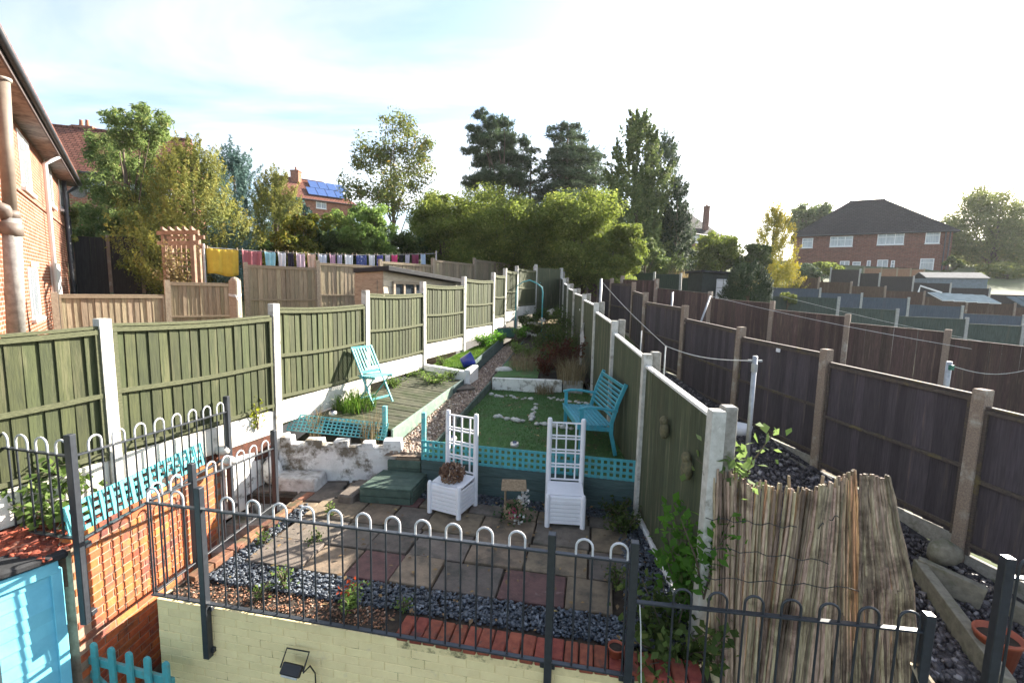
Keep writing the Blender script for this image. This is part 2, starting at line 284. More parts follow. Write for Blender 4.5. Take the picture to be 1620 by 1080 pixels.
# under the garden: one earth body the beds and paths lie on
def sheet(name,pts,mat,kind='structure',label=None,cat=None,uvs=False,thick=.12):
    """flat or sloping slab given by its top outline (x,y,z), ccw"""
    m=MB(); n=len(pts); vs=[Vector(p) for p in pts]+[Vector(p)-Vector((0,0,thick)) for p in pts]
    m.add(vs,[tuple(range(n)),tuple(range(2*n-1,n-1,-1))]+[(i,n+i,n+(i+1)%n,(i+1)%n) for i in range(n)])
    return m.build(name,mat,kind=kind,label=label,cat=cat)
ZP=1.72                                                    # patio level
W0=Vector((-3.03,3.66)); e1=Vector((.984,-.178)); e2=Vector((.178,.984))
def ST(s,t,z=0): p=W0+e1*s+e2*t; return Vector((p.x,p.y,z))
RZ=math.atan2(e1.y,e1.x)
PL0=ST(1.43,2.54); PL1=ST(4.27,2.46)                        # planter front, both ends
patio=sheet('patio',[ST(0.05,0.05,ZP-.035),ST(4.55,.03,ZP-.035),ST(4.75,2.6,ZP-.035),ST(1.2,2.75,ZP-.035),Vector((-1.5,6.6,ZP-.035)),Vector((-3.6,6.5,ZP-.035)),Vector((-3.6,5.62,ZP-.035)),ST(.1,1.95,ZP-.035)],soil,thick=.1)
def pathz(y): return 2.13+.083*(y-6.2)
def path_l(y): return -1.68+(.62)*(y-6.2)/2.9 if y<9.1 else -1.06+.95*(y-9.1)/5.0   # left edge of the gravel path
def path_r(y): return path_l(y)+.62-.012*(y-6)
ribbon_base=None
ysn=[6.0+.5*i for i in range(24)]
def ribbon(name,ys,l,r,zf,mat,kind='structure',label=None,cat=None,nx=4):
    V=[];Fc=[]
    for y in ys:
        for i in range(nx+1):
            x=l(y)+(r(y)-l(y))*i/nx; V.append((x,y,zf(x,y)))
    for j in range(len(ys)-1):
        for i in range(nx): k=j*(nx+1)+i; Fc.append((k,k+1,k+nx+2,k+nx+1))
    m=MB(); m.v=V;m.f=Fc; return m.build(name,mat,kind=kind,label=label,cat=cat)
ribbon('garden_earth',[6.3+.5*i for i in range(26)],lambda y:xL(y)-.03,lambda y:xR(y)+.0,lambda x,y:pathz(y)-.13,soil)
ribbon('path',ysn,path_l,path_r,lambda x,y:pathz(y)-.012,M('path_earth',(.2,.15,.11),(.12,.09,.07),20,.95,.5))
def lawnz(y): return 2.16+.05*(y-6)
def lawn_turf():
    V=[];Fc=[];nx,ny=18,26
    for j in range(ny+1):
        v=j/ny
        for i in range(nx+1):
            u=i/nx; yf=PL0.y+(PL1.y-PL0.y)*u+.02; y=yf+(9.3-yf)*v; l=path_r(y)-.02 if y>6.05 else PL0.x+.02; x=l+(xR(y)-.02-l)*u; V.append((x,y,lawnz(y)+.012*math.sin(x*5+y*3)))
    for j in range(ny):
        for i in range(nx): k=j*(nx+1)+i; Fc.append((k,k+1,k+nx+2,k+nx+1))
    m=MB(); m.v=V;m.f=Fc; m.build('lawn_turf',turf,kind='structure')
lawn_turf()
def bedz(y): return 2.52+.07*(y-9.3)
ribbon('garden_bed',[9.25+.35*i for i in range(22)],lambda y:path_r(y)-.02,lambda y:xR(y)-.02,lambda x,y:bedz(y)+.03*math.sin(x*7+y*2.3),soil,nx=10)
ribbon('upper_lawn',[9.5+.25*i for i in range(17)],lambda y:xL(y)-.02,lambda y:path_l(y)+.0,lambda x,y:2.62+.075*(y-9.4)+.012*math.sin(x*9+y*4),lawn_m,nx=10)
ribbon('back_bed',[13.4+.3*i for i in range(15)],lambda y:xL(y)-.02,lambda y:max(path_r(y),xL(y)+.02),lambda x,y:2.93+.07*(y-13.4)+.03*math.sin(x*5+y*3),soil,nx=8)
# bed behind the castle wall, left bed with bark
sheet('front_bed',[(-3.15,6.35,2.12),(-1.72,6.33,2.12),(-1.7,6.75,2.17),(-2.95,7.0,2.3)],soil)
sheet('bark_bed',[(-3.62,3.5,2.18),(-3.56,5.9,2.16),(-3.42,6.05,2.16),(xL(6.1)+.02,6.1,2.38),(xL(4.3)-.0,4.3,2.42),(-4.6,3.0,2.35)],M('bark_bed_earth',(.14,.05,.03),(.06,.03,.02),18,.95,.6),thick=.3)
ribbon('gravel_garden',[2.9,3.1,3.3,3.41,3.43]+[3.6+.45*i for i in range(20)],lambda y:xR(y)+.03,lambda y:Bp.x+Bd.x*(y-Bp.y)/Bd.y-.02,lambda x,y:Tg(x,y)+.025+.012*math.sin(x*6+y*4),M('dark_gravel_earth',(.05,.044,.045),(.025,.022,.023),30,.95,.6))
# ================================================================ chips lying loose
def chips(name,n,fn,size,mat,flat=.35,label=None,cat=None,seed=1):
    rg=np.random.default_rng(seed); base=np.array([(-1,-1,-1),(1,-1,-1),(1,1,-1),(-1,1,-1),(-.7,-.8,1),(.8,-.6,1),(.6,.8,1),(-.8,.6,1)],float)
    fc=np.array([(3,2,1,0),(4,5,6,7),(0,1,5,4),(1,2,6,5),(2,3,7,6),(3,0,4,7)])
    P=np.array([fn(rg) for _ in range(n)]); S=size*rg.uniform(.5,1.5,(n,1))*np.array([[1,.7,flat]])*rg.uniform(.7,1.3,(n,3))
    a=rg.uniform(0,6.28,n); tx=rg.uniform(-.35,.35,n); ty=rg.uniform(-.35,.35,n)
    L=base[None]*S[:,None]*.5; x=L[...,0]; y=L[...,1]; z=L[...,2]
    z2=z+x*tx[:,None]+y*ty[:,None]; ca,sa=np.cos(a)[:,None],np.sin(a)[:,None]
    V=np.stack([x*ca-y*sa,x*sa+y*ca,z2],-1)+P[:,None]; V=V.reshape(-1,3); Fq=(fc[None]+np.arange(n)[:,None,None]*8).reshape(-1,4)
    o=np_obj(name,V,Fq,mat); tag(o,label,cat,kind='stuff'); return o
def chipmat(name,c1,c2,c3=None,rough=.6):
    m=bpy.data.materials.new(name); m.use_nodes=True; nt=m.node_tree; N=nt.nodes; P=N['Principled BSDF']; P.inputs['Roughness'].default_value=rough
    g=N.new('ShaderNodeNewGeometry'); rp=N.new('ShaderNodeValToRGB'); e=rp.color_ramp.elements; e[0].color=(*c2,1); e[1].color=(*c1,1)
    if c3: k=e.new(.85); k.color=(*c1,1); e[2].color=(*c3,1)
    nt.links.new(g.outputs['Random Per Island'],rp.inputs[0]); nt.links.new(rp.outputs[0],P.inputs['Base Color']); return m
slate_c=chipmat('slate_chip',(.085,.1,.122),(.034,.04,.05),(.2,.22,.25),.45); peb_c=chipmat('pebble_chip',(.42,.31,.23),(.17,.11,.085),(.6,.52,.45)); bark_c=chipmat('bark_chip',(.36,.075,.035),(.12,.03,.02),(.45,.2,.13),.9); dark_c=chipmat('dark_gravel_chip',(.1,.085,.09),(.03,.026,.03),(.35,.32,.32),.5)
rub_c=chipmat('brick_rubble_chip',(.32,.15,.08),(.13,.07,.045),(.45,.36,.28),.9)
def tri(rg,a,b): return rg.uniform(a,b)
chips('slate_chips',4600,lambda g:tuple(ST(tri(g,.22,4.35),tri(g,.27,.56),ZP+tri(g,-.035,.004))),.029,slate_c,.22,'loose blue grey slate chips along the front of the patio','slate chips',2)
chips('slate_chips',420,lambda g:tuple(ST(tri(g,.2,.34),tri(g,.5,1.75),ZP+tri(g,-.03,.012))),.034,slate_c,.25,'narrow strip of slate chips along the left patio edge','slate chips',3)
chips('slate_chips',3200,lambda g:tuple(ST(tri(g,1.0,4.4),tri(g,2.22,2.5),ZP+tri(g,-.035,.004))),.029,slate_c,.22,'loose slate chips at the foot of the grey green planter','slate chips',4)
chips('slate_chips',3000,lambda g:tuple(ST(tri(g,4.0,4.5),tri(g,.3,2.4),ZP+tri(g,-.035,.004))),.029,slate_c,.22,'slate chips along the foot of the mossy green fence','slate chips',5)
chips('rubble',900,lambda g:tuple(ST(tri(g,.06,2.1),tri(g,.05,.26),ZP+tri(g,-.04,-.015))),.017,rub_c,.3,'crumbled brick and soil behind the cream wall top','rubble',6)
def onpath(g):
    y=6.1+(g.uniform(0,1)**1.35)*7.6; x=tri(g,path_l(y)+.03,path_r(y)-.03); return (x,y,pathz(y)+tri(g,-.012,.006))
chips('gravel',5200,onpath,.033,peb_c,.6,'buff pebble gravel on the sloping garden path','gravel',7)
def onbark(g):
    while True:
        x=tri(g,-4.5,-3.1); y=tri(g,3.3,6.15)
        if xL(y)+.08<x<(-3.6 if y<5.9 else -3.2): return (x,y,2.22+.2*(-3.6-x)+.03*(y-3.3)+tri(g,-.01,.02))
chips('bark_mulch',1900,onbark,.06,bark_c,.3,'red bark mulch on the raised bed by the fence','bark mulch',8)
def ongrav(g):
    while True:
        y=3.2+8*g.uniform(0,1)**1.7; x=tri(g,1.7,5.0)
        if x<Bp.x+Bd.x*(y-Bp.y)/Bd.y-.1 and not(y<3.5 and x<3.2):
            return (x,y,T(x,y)+.03+tri(g,-.01,.02))
chips('gravel',9000,ongrav,.045,dark_c,.6,'dark wet gravel between the green fence and the purple brown fence','gravel',9)
# ================================================================ PATIO PIECES
def slabs():
    rows=[(.57,1.02),(1.02,1.5),(1.5,1.98),(1.98,2.24)]; rg=random.Random(5); k=0
    for ri,(t0,t1) in enumerate(rows):
        s=.36+.0*ri
        while s<4.05:
            w=rg.choice((.42,.45,.6,.62)); s1=min(s+w,4.1)
            if s1-s<.2: break
            mi=rg.choices((0,1,2),(5,4,1.6))[0]
            if ri==0 and 2.3<s<2.75: mi=2
            m=MB(); g=.009; z=ZP+rg.uniform(-.012,.012); j=lambda:rg.uniform(-.006,.006)
            b=[ST(s+g+j(),t0+g+j(),z-.05),ST(s1-g+j(),t0+g+j(),z-.05),ST(s1-g+j(),t1-g+j(),z-.05),ST(s+g+j(),t1-g+j(),z-.05)]
            tz=[z+rg.uniform(-.006,.006) for _ in b]; m.hexa(b,[Vector((p.x,p.y,q)) for p,q in zip(b,tz)])
            m.build('paving_slab',slab_m[mi],patio,bevel=.006); s=s1; k+=1
    # side patio towards the castle wall
    for (x0,x1,y0,y1,mi) in [(-3.35,-2.75,5.66,6.1,1),(-2.73,-2.2,5.42,5.98,1),(-2.18,-1.9,5.42,6.0,0),(-2.7,-2.2,6.0,6.24,1),(-2.18,-1.72,6.02,6.28,1),(-2.73,-2.35,5.2,5.4,0)]:
        m=MB(); z=ZP+rg.uniform(-.008,.012); m.box(((x0+x1)/2,(y0+y1)/2,z-.025),(x1-x0-.02,y1-y0-.02,.05),rz=rg.uniform(-.02,.02)); m.build('paving_slab',slab_m[mi],patio,bevel=.006)
slabs()
# brick edging along the left patio edge
edge_m=M('dull_edging_brick',(.26,.12,.065),(.14,.07,.045),16,.9,.5,rnd=.3,c3=(.1,.085,.045),scale2=6,amt3=.45)
eb=[chamfer_box('edge_brick%d'%i,edge_m,(.215,.1,.065),.007,.004,i) for i in range(3)]
for i in range(8): p=ST(.11+.005*(i%2),.34+i*.225,ZP-.012); inst(eb[i%3],'edging_brick',patio,p,(0,0,RZ+math.pi/2+random.uniform(-.05,.05)))
# ---------------------------------------------------------------- cream wall in front
cw=root('cream_wall',ST(2.2,0,0),'cream painted brick retaining wall below the front railings','wall')
MB().hexa([ST(0,.005,0),ST(4.62,.005,0),ST(4.62,.2,0),ST(0,.2,0)],[ST(0,.005,ZP-.05),ST(4.62,.005,ZP-.05),ST(4.62,.2,ZP-.05),ST(0,.2,ZP-.05)]).build('wall_core',cream_joint,cw)
MB().hexa([ST(0.012,.2,0),ST(.2,.2,0),ST(.2,1.95,0),ST(0.012,1.95,0)],[ST(.012,.2,ZP-.05),ST(.2,.2,ZP-.05),ST(.2,1.95,ZP-.05),ST(.012,1.95,ZP-.05)]).build('side_wall',mortar,cw)
cb=[chamfer_box('cream_brick%d'%i,cream_brick,(.219,.1,.069),.003,.001,20+i) for i in range(4)]; cbh=chamfer_box('cream_half',cream_brick,(.105,.1,.067),.005,.002,30)
z=ZP-.085; row=0
while z>.62:
    s=.11 if row%2==0 else .055
    if row%2: inst(cbh,'brick',cw,ST(.0525,.052,z),(0,0,RZ)); s=.2225
    while s<4.6:
        if not (row==0 and s>2.16): inst(cb[random.randrange(4)],'brick',cw,ST(s,.0515+random.uniform(-.0012,.0012),z),(0,0,RZ+random.uniform(-.002,.002)))
        s+=.2225
    z-=.0725; row+=1
# red coping bricks on edge along the right half
cp=[chamfer_box('coping_brick%d'%i,red_brick,(.098,.215,.065),.008,.004,40+i) for i in range(4)]
s=2.26; i=0
while s<4.45:
    inst(cp[i%4],'coping_brick',cw,ST(s,.1+random.uniform(-.006,.006),ZP-.03+random.uniform(-.003,.003)),(random.uniform(-.02,.02),0,RZ+random.uniform(-.03,.03))); s+=.109; i+=1
# ================================================================ LEFT RETAINING WALL, STEPS, ALLEY
ow=root('orange_brick_wall',(-3.6,4.4,.2),'bright orange brick retaining wall holding the bark bed','wall')
OA=Vector((-3.57,3.5)); OB=Vector((-3.5,5.3)); od=(OB-OA).normalized(); on=Vector((od.y,-od.x)); orz=math.atan2(od.y,od.x)
MB().hexa([(-3.76,3.5,.1),(-3.575,3.5,.1),(-3.505,5.3,.1),(-3.69,5.3,.1)],[(-3.76,3.5,2.26),(-3.575,3.5,2.26),(-3.505,5.3,2.26),(-3.69,5.3,2.26)]).build('wall_core',mortar,ow)
ob=[chamfer_box('orange_brick%d'%i,orange_brick,(.216,.1,.066),.004,.0012,60+i) for i in range(5)]
row=0; z=2.2675
while z>.5:
    s=.11+(.1125 if row%2 else 0)
    while s<1.78:
        p=OA+od*s-on*.05; inst(ob[random.randrange(5)],'brick',ow,(p.x+random.uniform(-.001,.001),p.y,z),(0,0,orz+random.uniform(-.002,.002))); s+=.225
    z-=.075; row+=1
st=root('brick_steps',(-3.2,4.8,.2),'shadowed narrow steps climbing beside the orange wall','steps')
for i in range(8):
    z1=ZP-.1-.19*i; y1=5.62-.28*i
    MB().hexa([(-3.52+.01*i,y1-.28,.05),(-2.96-.02*i,y1-.28,.05),(-2.96-.02*i,y1,.05),(-3.52+.01*i,y1,.05)],[(-3.52+.01*i,y1-.28,z1-.19),(-2.96-.02*i,y1-.28,z1-.19),(-2.96-.02*i,y1,z1-.19),(-3.52+.01*i,y1,z1-.19)]).build('step',concrete_grey,st,bevel=.008)
# white painted return wall of the bark bed
m=MB(); m.hexa([(-3.62,5.3,1.5),(-3.46,5.3,1.5),(-3.3,5.92,1.5),(-3.45,5.96,1.5)],[(-3.62,5.3,2.24),(-3.46,5.3,2.24),(-3.3,5.92,2.22),(-3.45,5.96,2.22)]); m.hexa([(-3.45,5.93,1.5),(-3.3,5.93,1.5),(-3.1,6.1,1.5),(-3.1,6.25,1.5)],[(-3.45,5.93,2.28),(-3.3,5.93,2.24),(-3.1,6.1,2.3),(-3.1,6.25,2.36)]); m.build('bed_end_wall',white_render,bevel=.02,label='white painted end wall of the bark bed beside the block step',cat='wall')
# castle wall
cs=root('castellated_wall',(-2.4,6.25,ZP-.1),'low white castellated wall with flaking paint at the back of the patio','wall')
A=Vector((-3.14,6.0)); Bc=Vector((-1.5,6.12)); n=12; dirc=(Bc-A)/n
body=MB(); hts=[]
def cw_pt(s,t,z): p=A+(Bc-A)*s; d=(Bc-A).normalized(); q=p+Vector((-d.y,d.x))*t; return (q.x,q.y,z)
body.hexa([cw_pt(0,-.02,ZP-.1),cw_pt(1,-.02,ZP-.1),cw_pt(1,.17,ZP-.1),cw_pt(0,.17,ZP-.1)],[cw_pt(0,0,2.24),cw_pt(1,0,2.16),cw_pt(1,.15,2.16),cw_pt(0,.15,2.24)])
def subdiv_rough(o,lev,strength,ns):
    sb=o.modifiers.new('s','SUBSURF'); sb.subdivision_type='SIMPLE'; sb.levels=lev; sb.render_levels=lev
    tx=bpy.data.textures.new('rough','CLOUDS'); tx.noise_scale=ns; dp=o.modifiers.new('d','DISPLACE'); dp.texture=tx; dp.strength=strength; dp.mid_level=.5; dp.texture_coords='GLOBAL'
wb=body.build('wall_body',M('flaking_white_paint',(.78,.76,.73),(.64,.62,.58),6,.85,.4,c3=(.16,.135,.1),scale2=3.4,amt3=.47,bscale=60),cs); subdiv_rough(wb,4,.03,.2)
for s0,s1,h in((.0,.1,.12),(.2,.35,.1),(.43,.56,.1),(.66,.77,.09),(.84,1.0,.14)):
    m=MB(); zb=2.235-.08*(s0+s1)/2-.02; m.hexa([cw_pt(s0,-.012,zb),cw_pt(s1,-.012,zb),cw_pt(s1,.162,zb),cw_pt(s0,.162,zb)],[cw_pt(s0+.006,-.004,zb+h),cw_pt(s1-.006,-.004,zb+h),cw_pt(s1-.006,.155,zb+h),cw_pt(s0+.006,.155,zb+h)])
    m.build('merlon',MATS['flaking_white_paint'],cs,bevel=.012,seg=2)
m=MB(); m.hexa([(-3.12,5.7,ZP-.05),(-2.5,5.66,ZP-.05),(-2.48,6.0,ZP-.05),(-3.12,6.0,ZP-.05)],[(-3.1,5.72,ZP+.17),(-2.52,5.68,ZP+.16),(-2.5,6.0,ZP+.16),(-3.1,6.0,ZP+.17)])
o=m.build('block_step',M('worn_white_block',(.62,.6,.57),(.4,.38,.35),8,.9,.4,c3=(.2,.17,.14),scale2=5,amt3=.44,bscale=50),bevel=.03,seg=2,label='worn white rendered block step against the castellated wall',cat='step')
m=MB(); m.blob((-3.2,5.9,1.9),(.13,.12,.2),2,.08,3); m.build('rendered_lump',white_render,smooth=True,label='rounded white rendered lump beside the block step',cat='lump')
# ---------------------------------------------------------------- green box step, riser, stone treads
gs=root('timber_step',ST(1.0,2.0,ZP),'low dark green timber box step at the foot of the path','step')
q=[Vector((-1.86,5.42,0)),Vector((-1.2,5.36,0)),Vector((-1.1,5.9,0)),Vector((-1.72,5.98,0))]
zt=ZP+.2
for i in range(5):
    a0=q[0].lerp(q[3],i/5+.004); a1=q[0].lerp(q[3],(i+1)/5-.006); b0=q[1].lerp(q[2],i/5+.004); b1=q[1].lerp(q[2],(i+1)/5-.006); V=lambda p,z:(p.x,p.y,z)
    MB().hexa([V(a0,zt-.025),V(b0,zt-.025),V(b1,zt-.025),V(a1,zt-.025)],[V(a0,zt),V(b0,zt),V(b1,zt),V(a1,zt)]).build('board',step_green,gs,bevel=.004)
for a,b in((0,1),(1,2),(0,3)):
    for k in range(2): MB().beam(V(q[a]*.985+q[b]*.015+Vector((0,.012,0)),ZP+.04+.09*k),V(q[b]*.985+q[a]*.015+Vector((0,.012,0)),ZP+.04+.09*k),.022,.084).build('side_board',step_green,gs,bevel=.004)
rs=root('timber_riser',(-1.35,5.95,1.9),'dark green riser board below the path stones','riser')
for k in range(2): MB().beam((-1.66,6.0,1.9+.105*k),(-1.2,5.95,1.9+.105*k),.04,.1).build('board',step_green,rs,bevel=.004)
for (x,y,w,d,z,r,lb) in((-1.38,6.08,.34,.2,2.06,-.08,'buff stone tread on top of the green riser'),(-1.34,6.32,.46,.22,2.11,.06,'pinkish stone tread at the start of the gravel path')):
    MB().box((x,y,z),(w,d,.05),rz=r).build('stone_tread',slab_m[0],bevel=.01,label=lb,cat='stone')
MB().box((-.98,9.1,2.4),(.42,.34,.04),rz=.5,rx=.05).build('slate_slab',slab_m[1],bevel=.008,label='dark flat slab lying across the gravel path beside the white kerb',cat='slab')
# patch of wall brick beside the steps
MB().box((-1.98,5.62,ZP+.04),(.2,.5,.13),rz=-.2).build('stone_block',slab_m[1],bevel=.02,label='weathered stone block beside the green box step',cat='stone')
# ---------------------------------------------------------------- DECK
dk=root('raised_deck',(-2,7.6,2.3),'raised mossy timber deck between the left fence and the path','deck')
dFR=Vector((-1.74,6.55,2.3)); dBR=Vector((-1.0,9.25,2.52)); dBL=Vector((xL(9.5)+.06,9.5,2.6)); dFL=Vector((xL(6.6)+.06,6.62,2.44))
nb=22
for i in range(nb):
    a0=dFL.lerp(dBL,i/nb+.002); a1=dFL.lerp(dBL,(i+1)/nb-.004); b0=dFR.lerp(dBR,i/nb+.002); b1=dFR.lerp(dBR,(i+1)/nb-.004); h=Vector((0,0,-.03)); jz=Vector((0,0,random.uniform(-.004,.004)))
    MB().hexa([a0+h,b0+h,b1+h,a1+h],[a0+jz,b0+jz,b1+jz,a1+jz]).build('deck_board',deck_board,dk)
fv=Vector((0,0,.03)); f2=dFR.lerp(dBR,.79)
def fascia(a,b,za,zb,nm,mt): 
    a=Vector(a);b=Vector(b); d=(b-a); nrm=Vector((d.y,-d.x,0)).normalized()*.03
    MB().hexa([a+nrm+Vector((0,0,za)),b+nrm+Vector((0,0,zb)),b+Vector((0,0,zb)),a+Vector((0,0,za))][::1],[a+nrm+fv,b+nrm+fv,b+fv,a+fv]).build(nm,mt,dk,bevel=.004)
fascia(dFR+Vector((.002,-.1,0)),f2,-.22,-.16,'fascia_board',deck_edge); fascia(f2+Vector((.004,.012,0)),dBR,-.15,-.14,'fascia_board',planter_board)
kb=root('white_kerb',(-1.5,9.5,2.5),'white painted kerb wall at the back of the mossy deck','kerb')
m=MB(); m.hexa([(xL(9.7)+.05,9.62,2.5),(-.93,9.3,2.42),(-.9,9.45,2.42),(xL(9.8)+.05,9.78,2.5)],[(xL(9.7)+.05,9.62,2.76),(-.93,9.3,2.68),(-.9,9.45,2.68),(xL(9.8)+.05,9.78,2.76)]); m.build('kerb_wall',white_paint,kb,bevel=.015)
m=MB(); m.hexa([(-.99,9.32,2.4),(-.86,9.32,2.4),(-.72,9.85,2.42),(-.86,9.86,2.42)],[(-.99,9.32,2.72),(-.86,9.32,2.72),(-.72,9.85,2.74),(-.86,9.86,2.74)]); m.build('kerb_return',white_paint,kb,bevel=.015)
# path edging boards
def edging(name,label,fn,y0,y1,zf,h,mat,n=6,w=.03):
    r=root(name,(fn(y0),y0,zf(y0)),label,'edging')
    for i in range(n):
        ya=y0+(y1-y0)*i/n; yb=y0+(y1-y0)*(i+1)/n-.01; MB().beam((fn(ya),ya,zf(ya)),(fn(yb),yb,zf(yb)),w,h).build('board',mat,r,bevel=.003)
edging('lawn_edging','dark green boards edging the upper lawn along the path',lambda y:path_l(y)-.02,9.95,13.4,lambda y:pathz(y)+.14,.3,planter_board)
edging('path_edging','timber boards edging the lower lawn along the gravel path',lambda y:path_r(y)+.02,6.15,9.3,lambda y:pathz(y)+.04,.16,step_green)
edging('bed_edging','thin dark boards edging the shrub bed along the path',lambda y:path_r(y)+.02,9.5,13.6,lambda y:pathz(y)+.06,.16,planter_board)
MB().tube([(path_r(6.9)+.06,6.92,2.0),(path_r(6.9)+.06,6.92,2.45)],.028,10).build('edging_stake',concrete_grey,label='short pale stake standing at the lawn edge by the path',cat='stake')
# concrete sleeper across the lawn
m=MB(); m.box((.33,9.25,2.41),(1.44,.1,.34),rz=-.06); o=m.build('concrete_sleeper',white_render,bevel=.012,label='long mottled white concrete edging across the back of the lower lawn',cat='edging')
m=MB(); m.box((1.27,9.18,2.43),(.4,.1,.28),rz=-.04); m.build('concrete_sleeper',concrete_grey,bevel=.012,label='short grey concrete edging beside the fence end of the lawn',cat='edging')
# ---------------------------------------------------------------- PLANTER with lattice
pw=root('planter_wall',ST(2.8,2.5,ZP),'long grey green boarded planter with turquoise lattice along its top','planter')
for k in range(3):
    z=ZP-.02+.138*k; a=PL0+Vector((0,0,z+.068)); b=PL1+Vector((0,0,z+.068)); MB().beam(a,b,.035,.134).build('board',planter_board,pw,bevel=.004)
m=MB(); a=PL0+Vector((0,.02,0)); c=Vector((a.x+.08,a.y+.55,0)); MB().beam((a.x,a.y,ZP+.19),(c.x,c.y,ZP+.19),.035,.41).build('end_board',planter_board,pw)
def lattice(parent,p,q,h,nx,nz,mat,wd=.032,th=.008,up=Vector((0,0,1)),twist=0,out=None):
    p=Vector(p);q=Vector(q);d=(q-p).normalized(); nn=out or d.cross(up).normalized()
    L=(q-p).length
    for i in range(nx):
        c=p+d*(wd/2+(L-wd)*i/(nx-1)); MB().beam(c+nn*th/2,c+up*h+nn*th/2,wd,th,up=nn).build('lath',mat,parent)
    for k in range(nz):
        c=up*(wd/2+(h-wd)*k/(nz-1))-nn*(th/2+.001); MB().beam(p+c,q+c,th,wd,up=up).build('cross_lath',mat,parent)
lz=ZP+.395
fr=-Vector((e2.x,e2.y,0))*.03
lattice(pw,PL0+Vector((0,0,lz))+fr,PL1+Vector((0,0,lz))+fr,.265,38,4,teal,.034)
# upright turquoise posts
MB().box((-1.17,6.0,2.35),(.055,.055,.75),rz=-.1).build('teal_post',teal_lit,bevel=.004,label='turquoise wooden post beside the lattice at the path foot',cat='post')
MB().box(PZ(609,690,2.2)+Vector((0,0,.2)),(.06,.06,.52),rz=-.1).build('teal_post',teal_lit,bevel=.004,label='turquoise wooden post behind the castellated wall',cat='post')
# lattice lying against the deck front
tl=root('fallen_trellis',(-2.4,6.6,2.3),'turquoise trellis leaning flat along the deck front among grasses','trellis')
lattice(tl,Vector((-3.2,6.32,2.33)),Vector((-1.8,6.36,2.2)),.26,24,6,teal_lit,.018,.007,up=Vector((.05,.62,.78)).normalized())
# trellis on the orange wall
t2=root('wall_trellis',(-3.55,4.2,2.3),'turquoise trellis leaning outward on the orange wall top','trellis')
lattice(t2,Vector((-3.58,3.5,2.3)),Vector((-3.52,5.05,2.32)),.26,16,4,M('bright_turquoise_paint',(.13,.5,.52),(.1,.42,.45),9,.6,.2),.035,.01,up=Vector((-.12,0,1)).normalized())
# ---------------------------------------------------------------- SHED and GATE at the lower left
sh=root('blue_shed',(-3.9,3.0,.0),'sky blue boarded shed with felt roof at the picture bottom left corner','shed')
C0=PY(95,950,3.42).xy; fd=Vector((.4,.9165)); fn2=Vector((.9165,-.4))
def SH(t,o,z): p=C0-fd*t+fn2*o; return Vector((p.x,p.y,z))
shz=2.3
MB().hexa([SH(1.6,-.9,0),SH(1.6,-.02,0),SH(0,-.02,0),SH(0,-.3,0)],[SH(1.6,-.9,shz),SH(1.6,-.02,shz),SH(0,-.02,shz-.13),SH(0,-.3,shz-.12)]).build('wall_core',shed_blue,sh)
for k in range(19):
    z=.15+k*.11; t0=.36
    m=MB(); m.hexa([SH(t0,.009,z),SH(0.03,.009,z),SH(0.03,-.01,z),SH(t0,-.01,z)],[SH(t0,.004,z+.112),SH(.03,.004,z+.112),SH(.03,-.01,z+.112),SH(t0,-.01,z+.112)]); m.build('lap_board',shed_blue,sh)
MB().hexa([SH(1.5,.035,2.12),SH(.0,.035,2.07),SH(0,.0,2.07),SH(1.5,.0,2.12)],[SH(1.5,.035,2.26),SH(0,.035,2.17),SH(0,0,2.17),SH(1.5,0,2.26)]).build('fascia',shed_blue,sh,bevel=.004)
MB().hexa([SH(.05,.03,.1),SH(-.02,.03,.1),SH(-.02,-.03,.1),SH(.05,-.03,.1)],[SH(.05,.03,2.1),SH(-.02,.03,2.1),SH(-.02,-.03,2.1),SH(.05,-.03,2.1)]).build('corner_post',shed_blue,sh,bevel=.004)
dr=MB().hexa([SH(1.2,.03,.12),SH(.365,.03,.12),SH(.365,.0,.12),SH(1.2,0,.12)],[SH(1.2,.03,2.0),SH(.365,.03,1.98),SH(.365,0,1.98),SH(1.2,0,2.0)]).build('door',shed_grey,sh,bevel=.004)
m=MB(); c=SH(.3,.06,1.2); m.box(c,(.1,.05,.05),rz=.7); m.box(c+Vector((.03,0,.02)),(.03,.06,.07),rz=.7); m.build('latch',M('tarnished_metal',(.3,.27,.24),(.18,.15,.13),20,.4,.1,metal=.6),dr,bevel=.006)
rf=MB(); rf.hexa([SH(1.7,-1.1,shz+.08),SH(1.7,.08,shz+.02),SH(-.05,.08,shz-.12),SH(-.05,-.3,shz-.08)],[SH(1.7,-1.1,shz+.15),SH(1.7,.08,shz+.08),SH(-.05,.08,shz-.06),SH(-.05,-.3,shz-.01)]); o=rf.build('roof',felt,sh,bevel=.015)
gt=root('picket_gate',(-3.2,3.45,.15),'teal picket gate with rounded tops between the shed and the cream wall','gate')
G0=PZ(121,1009,1.36); G1=PZ(262,1046,1.36); gd=(G1-G0).normalized(); gnn=Vector((gd.y,-gd.x,0)).normalized()
for i in range(6):
    c=G0.lerp(G1,i/5); w=.065; m=MB(); vs=[];N=7
    out=[(-w/2,.2),(w/2,.2)]+[(w/2*math.cos(math.pi*k/N),1.33-.01*i*0+w/2*math.sin(math.pi*k/N)) for k in range(N+1)]
    nv=len(out); vs=[c+gd*u+gnn*.011+Vector((0,0,zz-1.36)) for u,zz in out]+[c+gd*u-gnn*.011+Vector((0,0,zz-1.36)) for u,zz in out]
    m.add(vs,[tuple(range(nv)),tuple(range(2*nv-1,nv-1,-1))]+[(k,nv+k,nv+(k+1)%nv,(k+1)%nv) for k in range(nv)]); m.build('picket',teal,gt,bevel=.003)
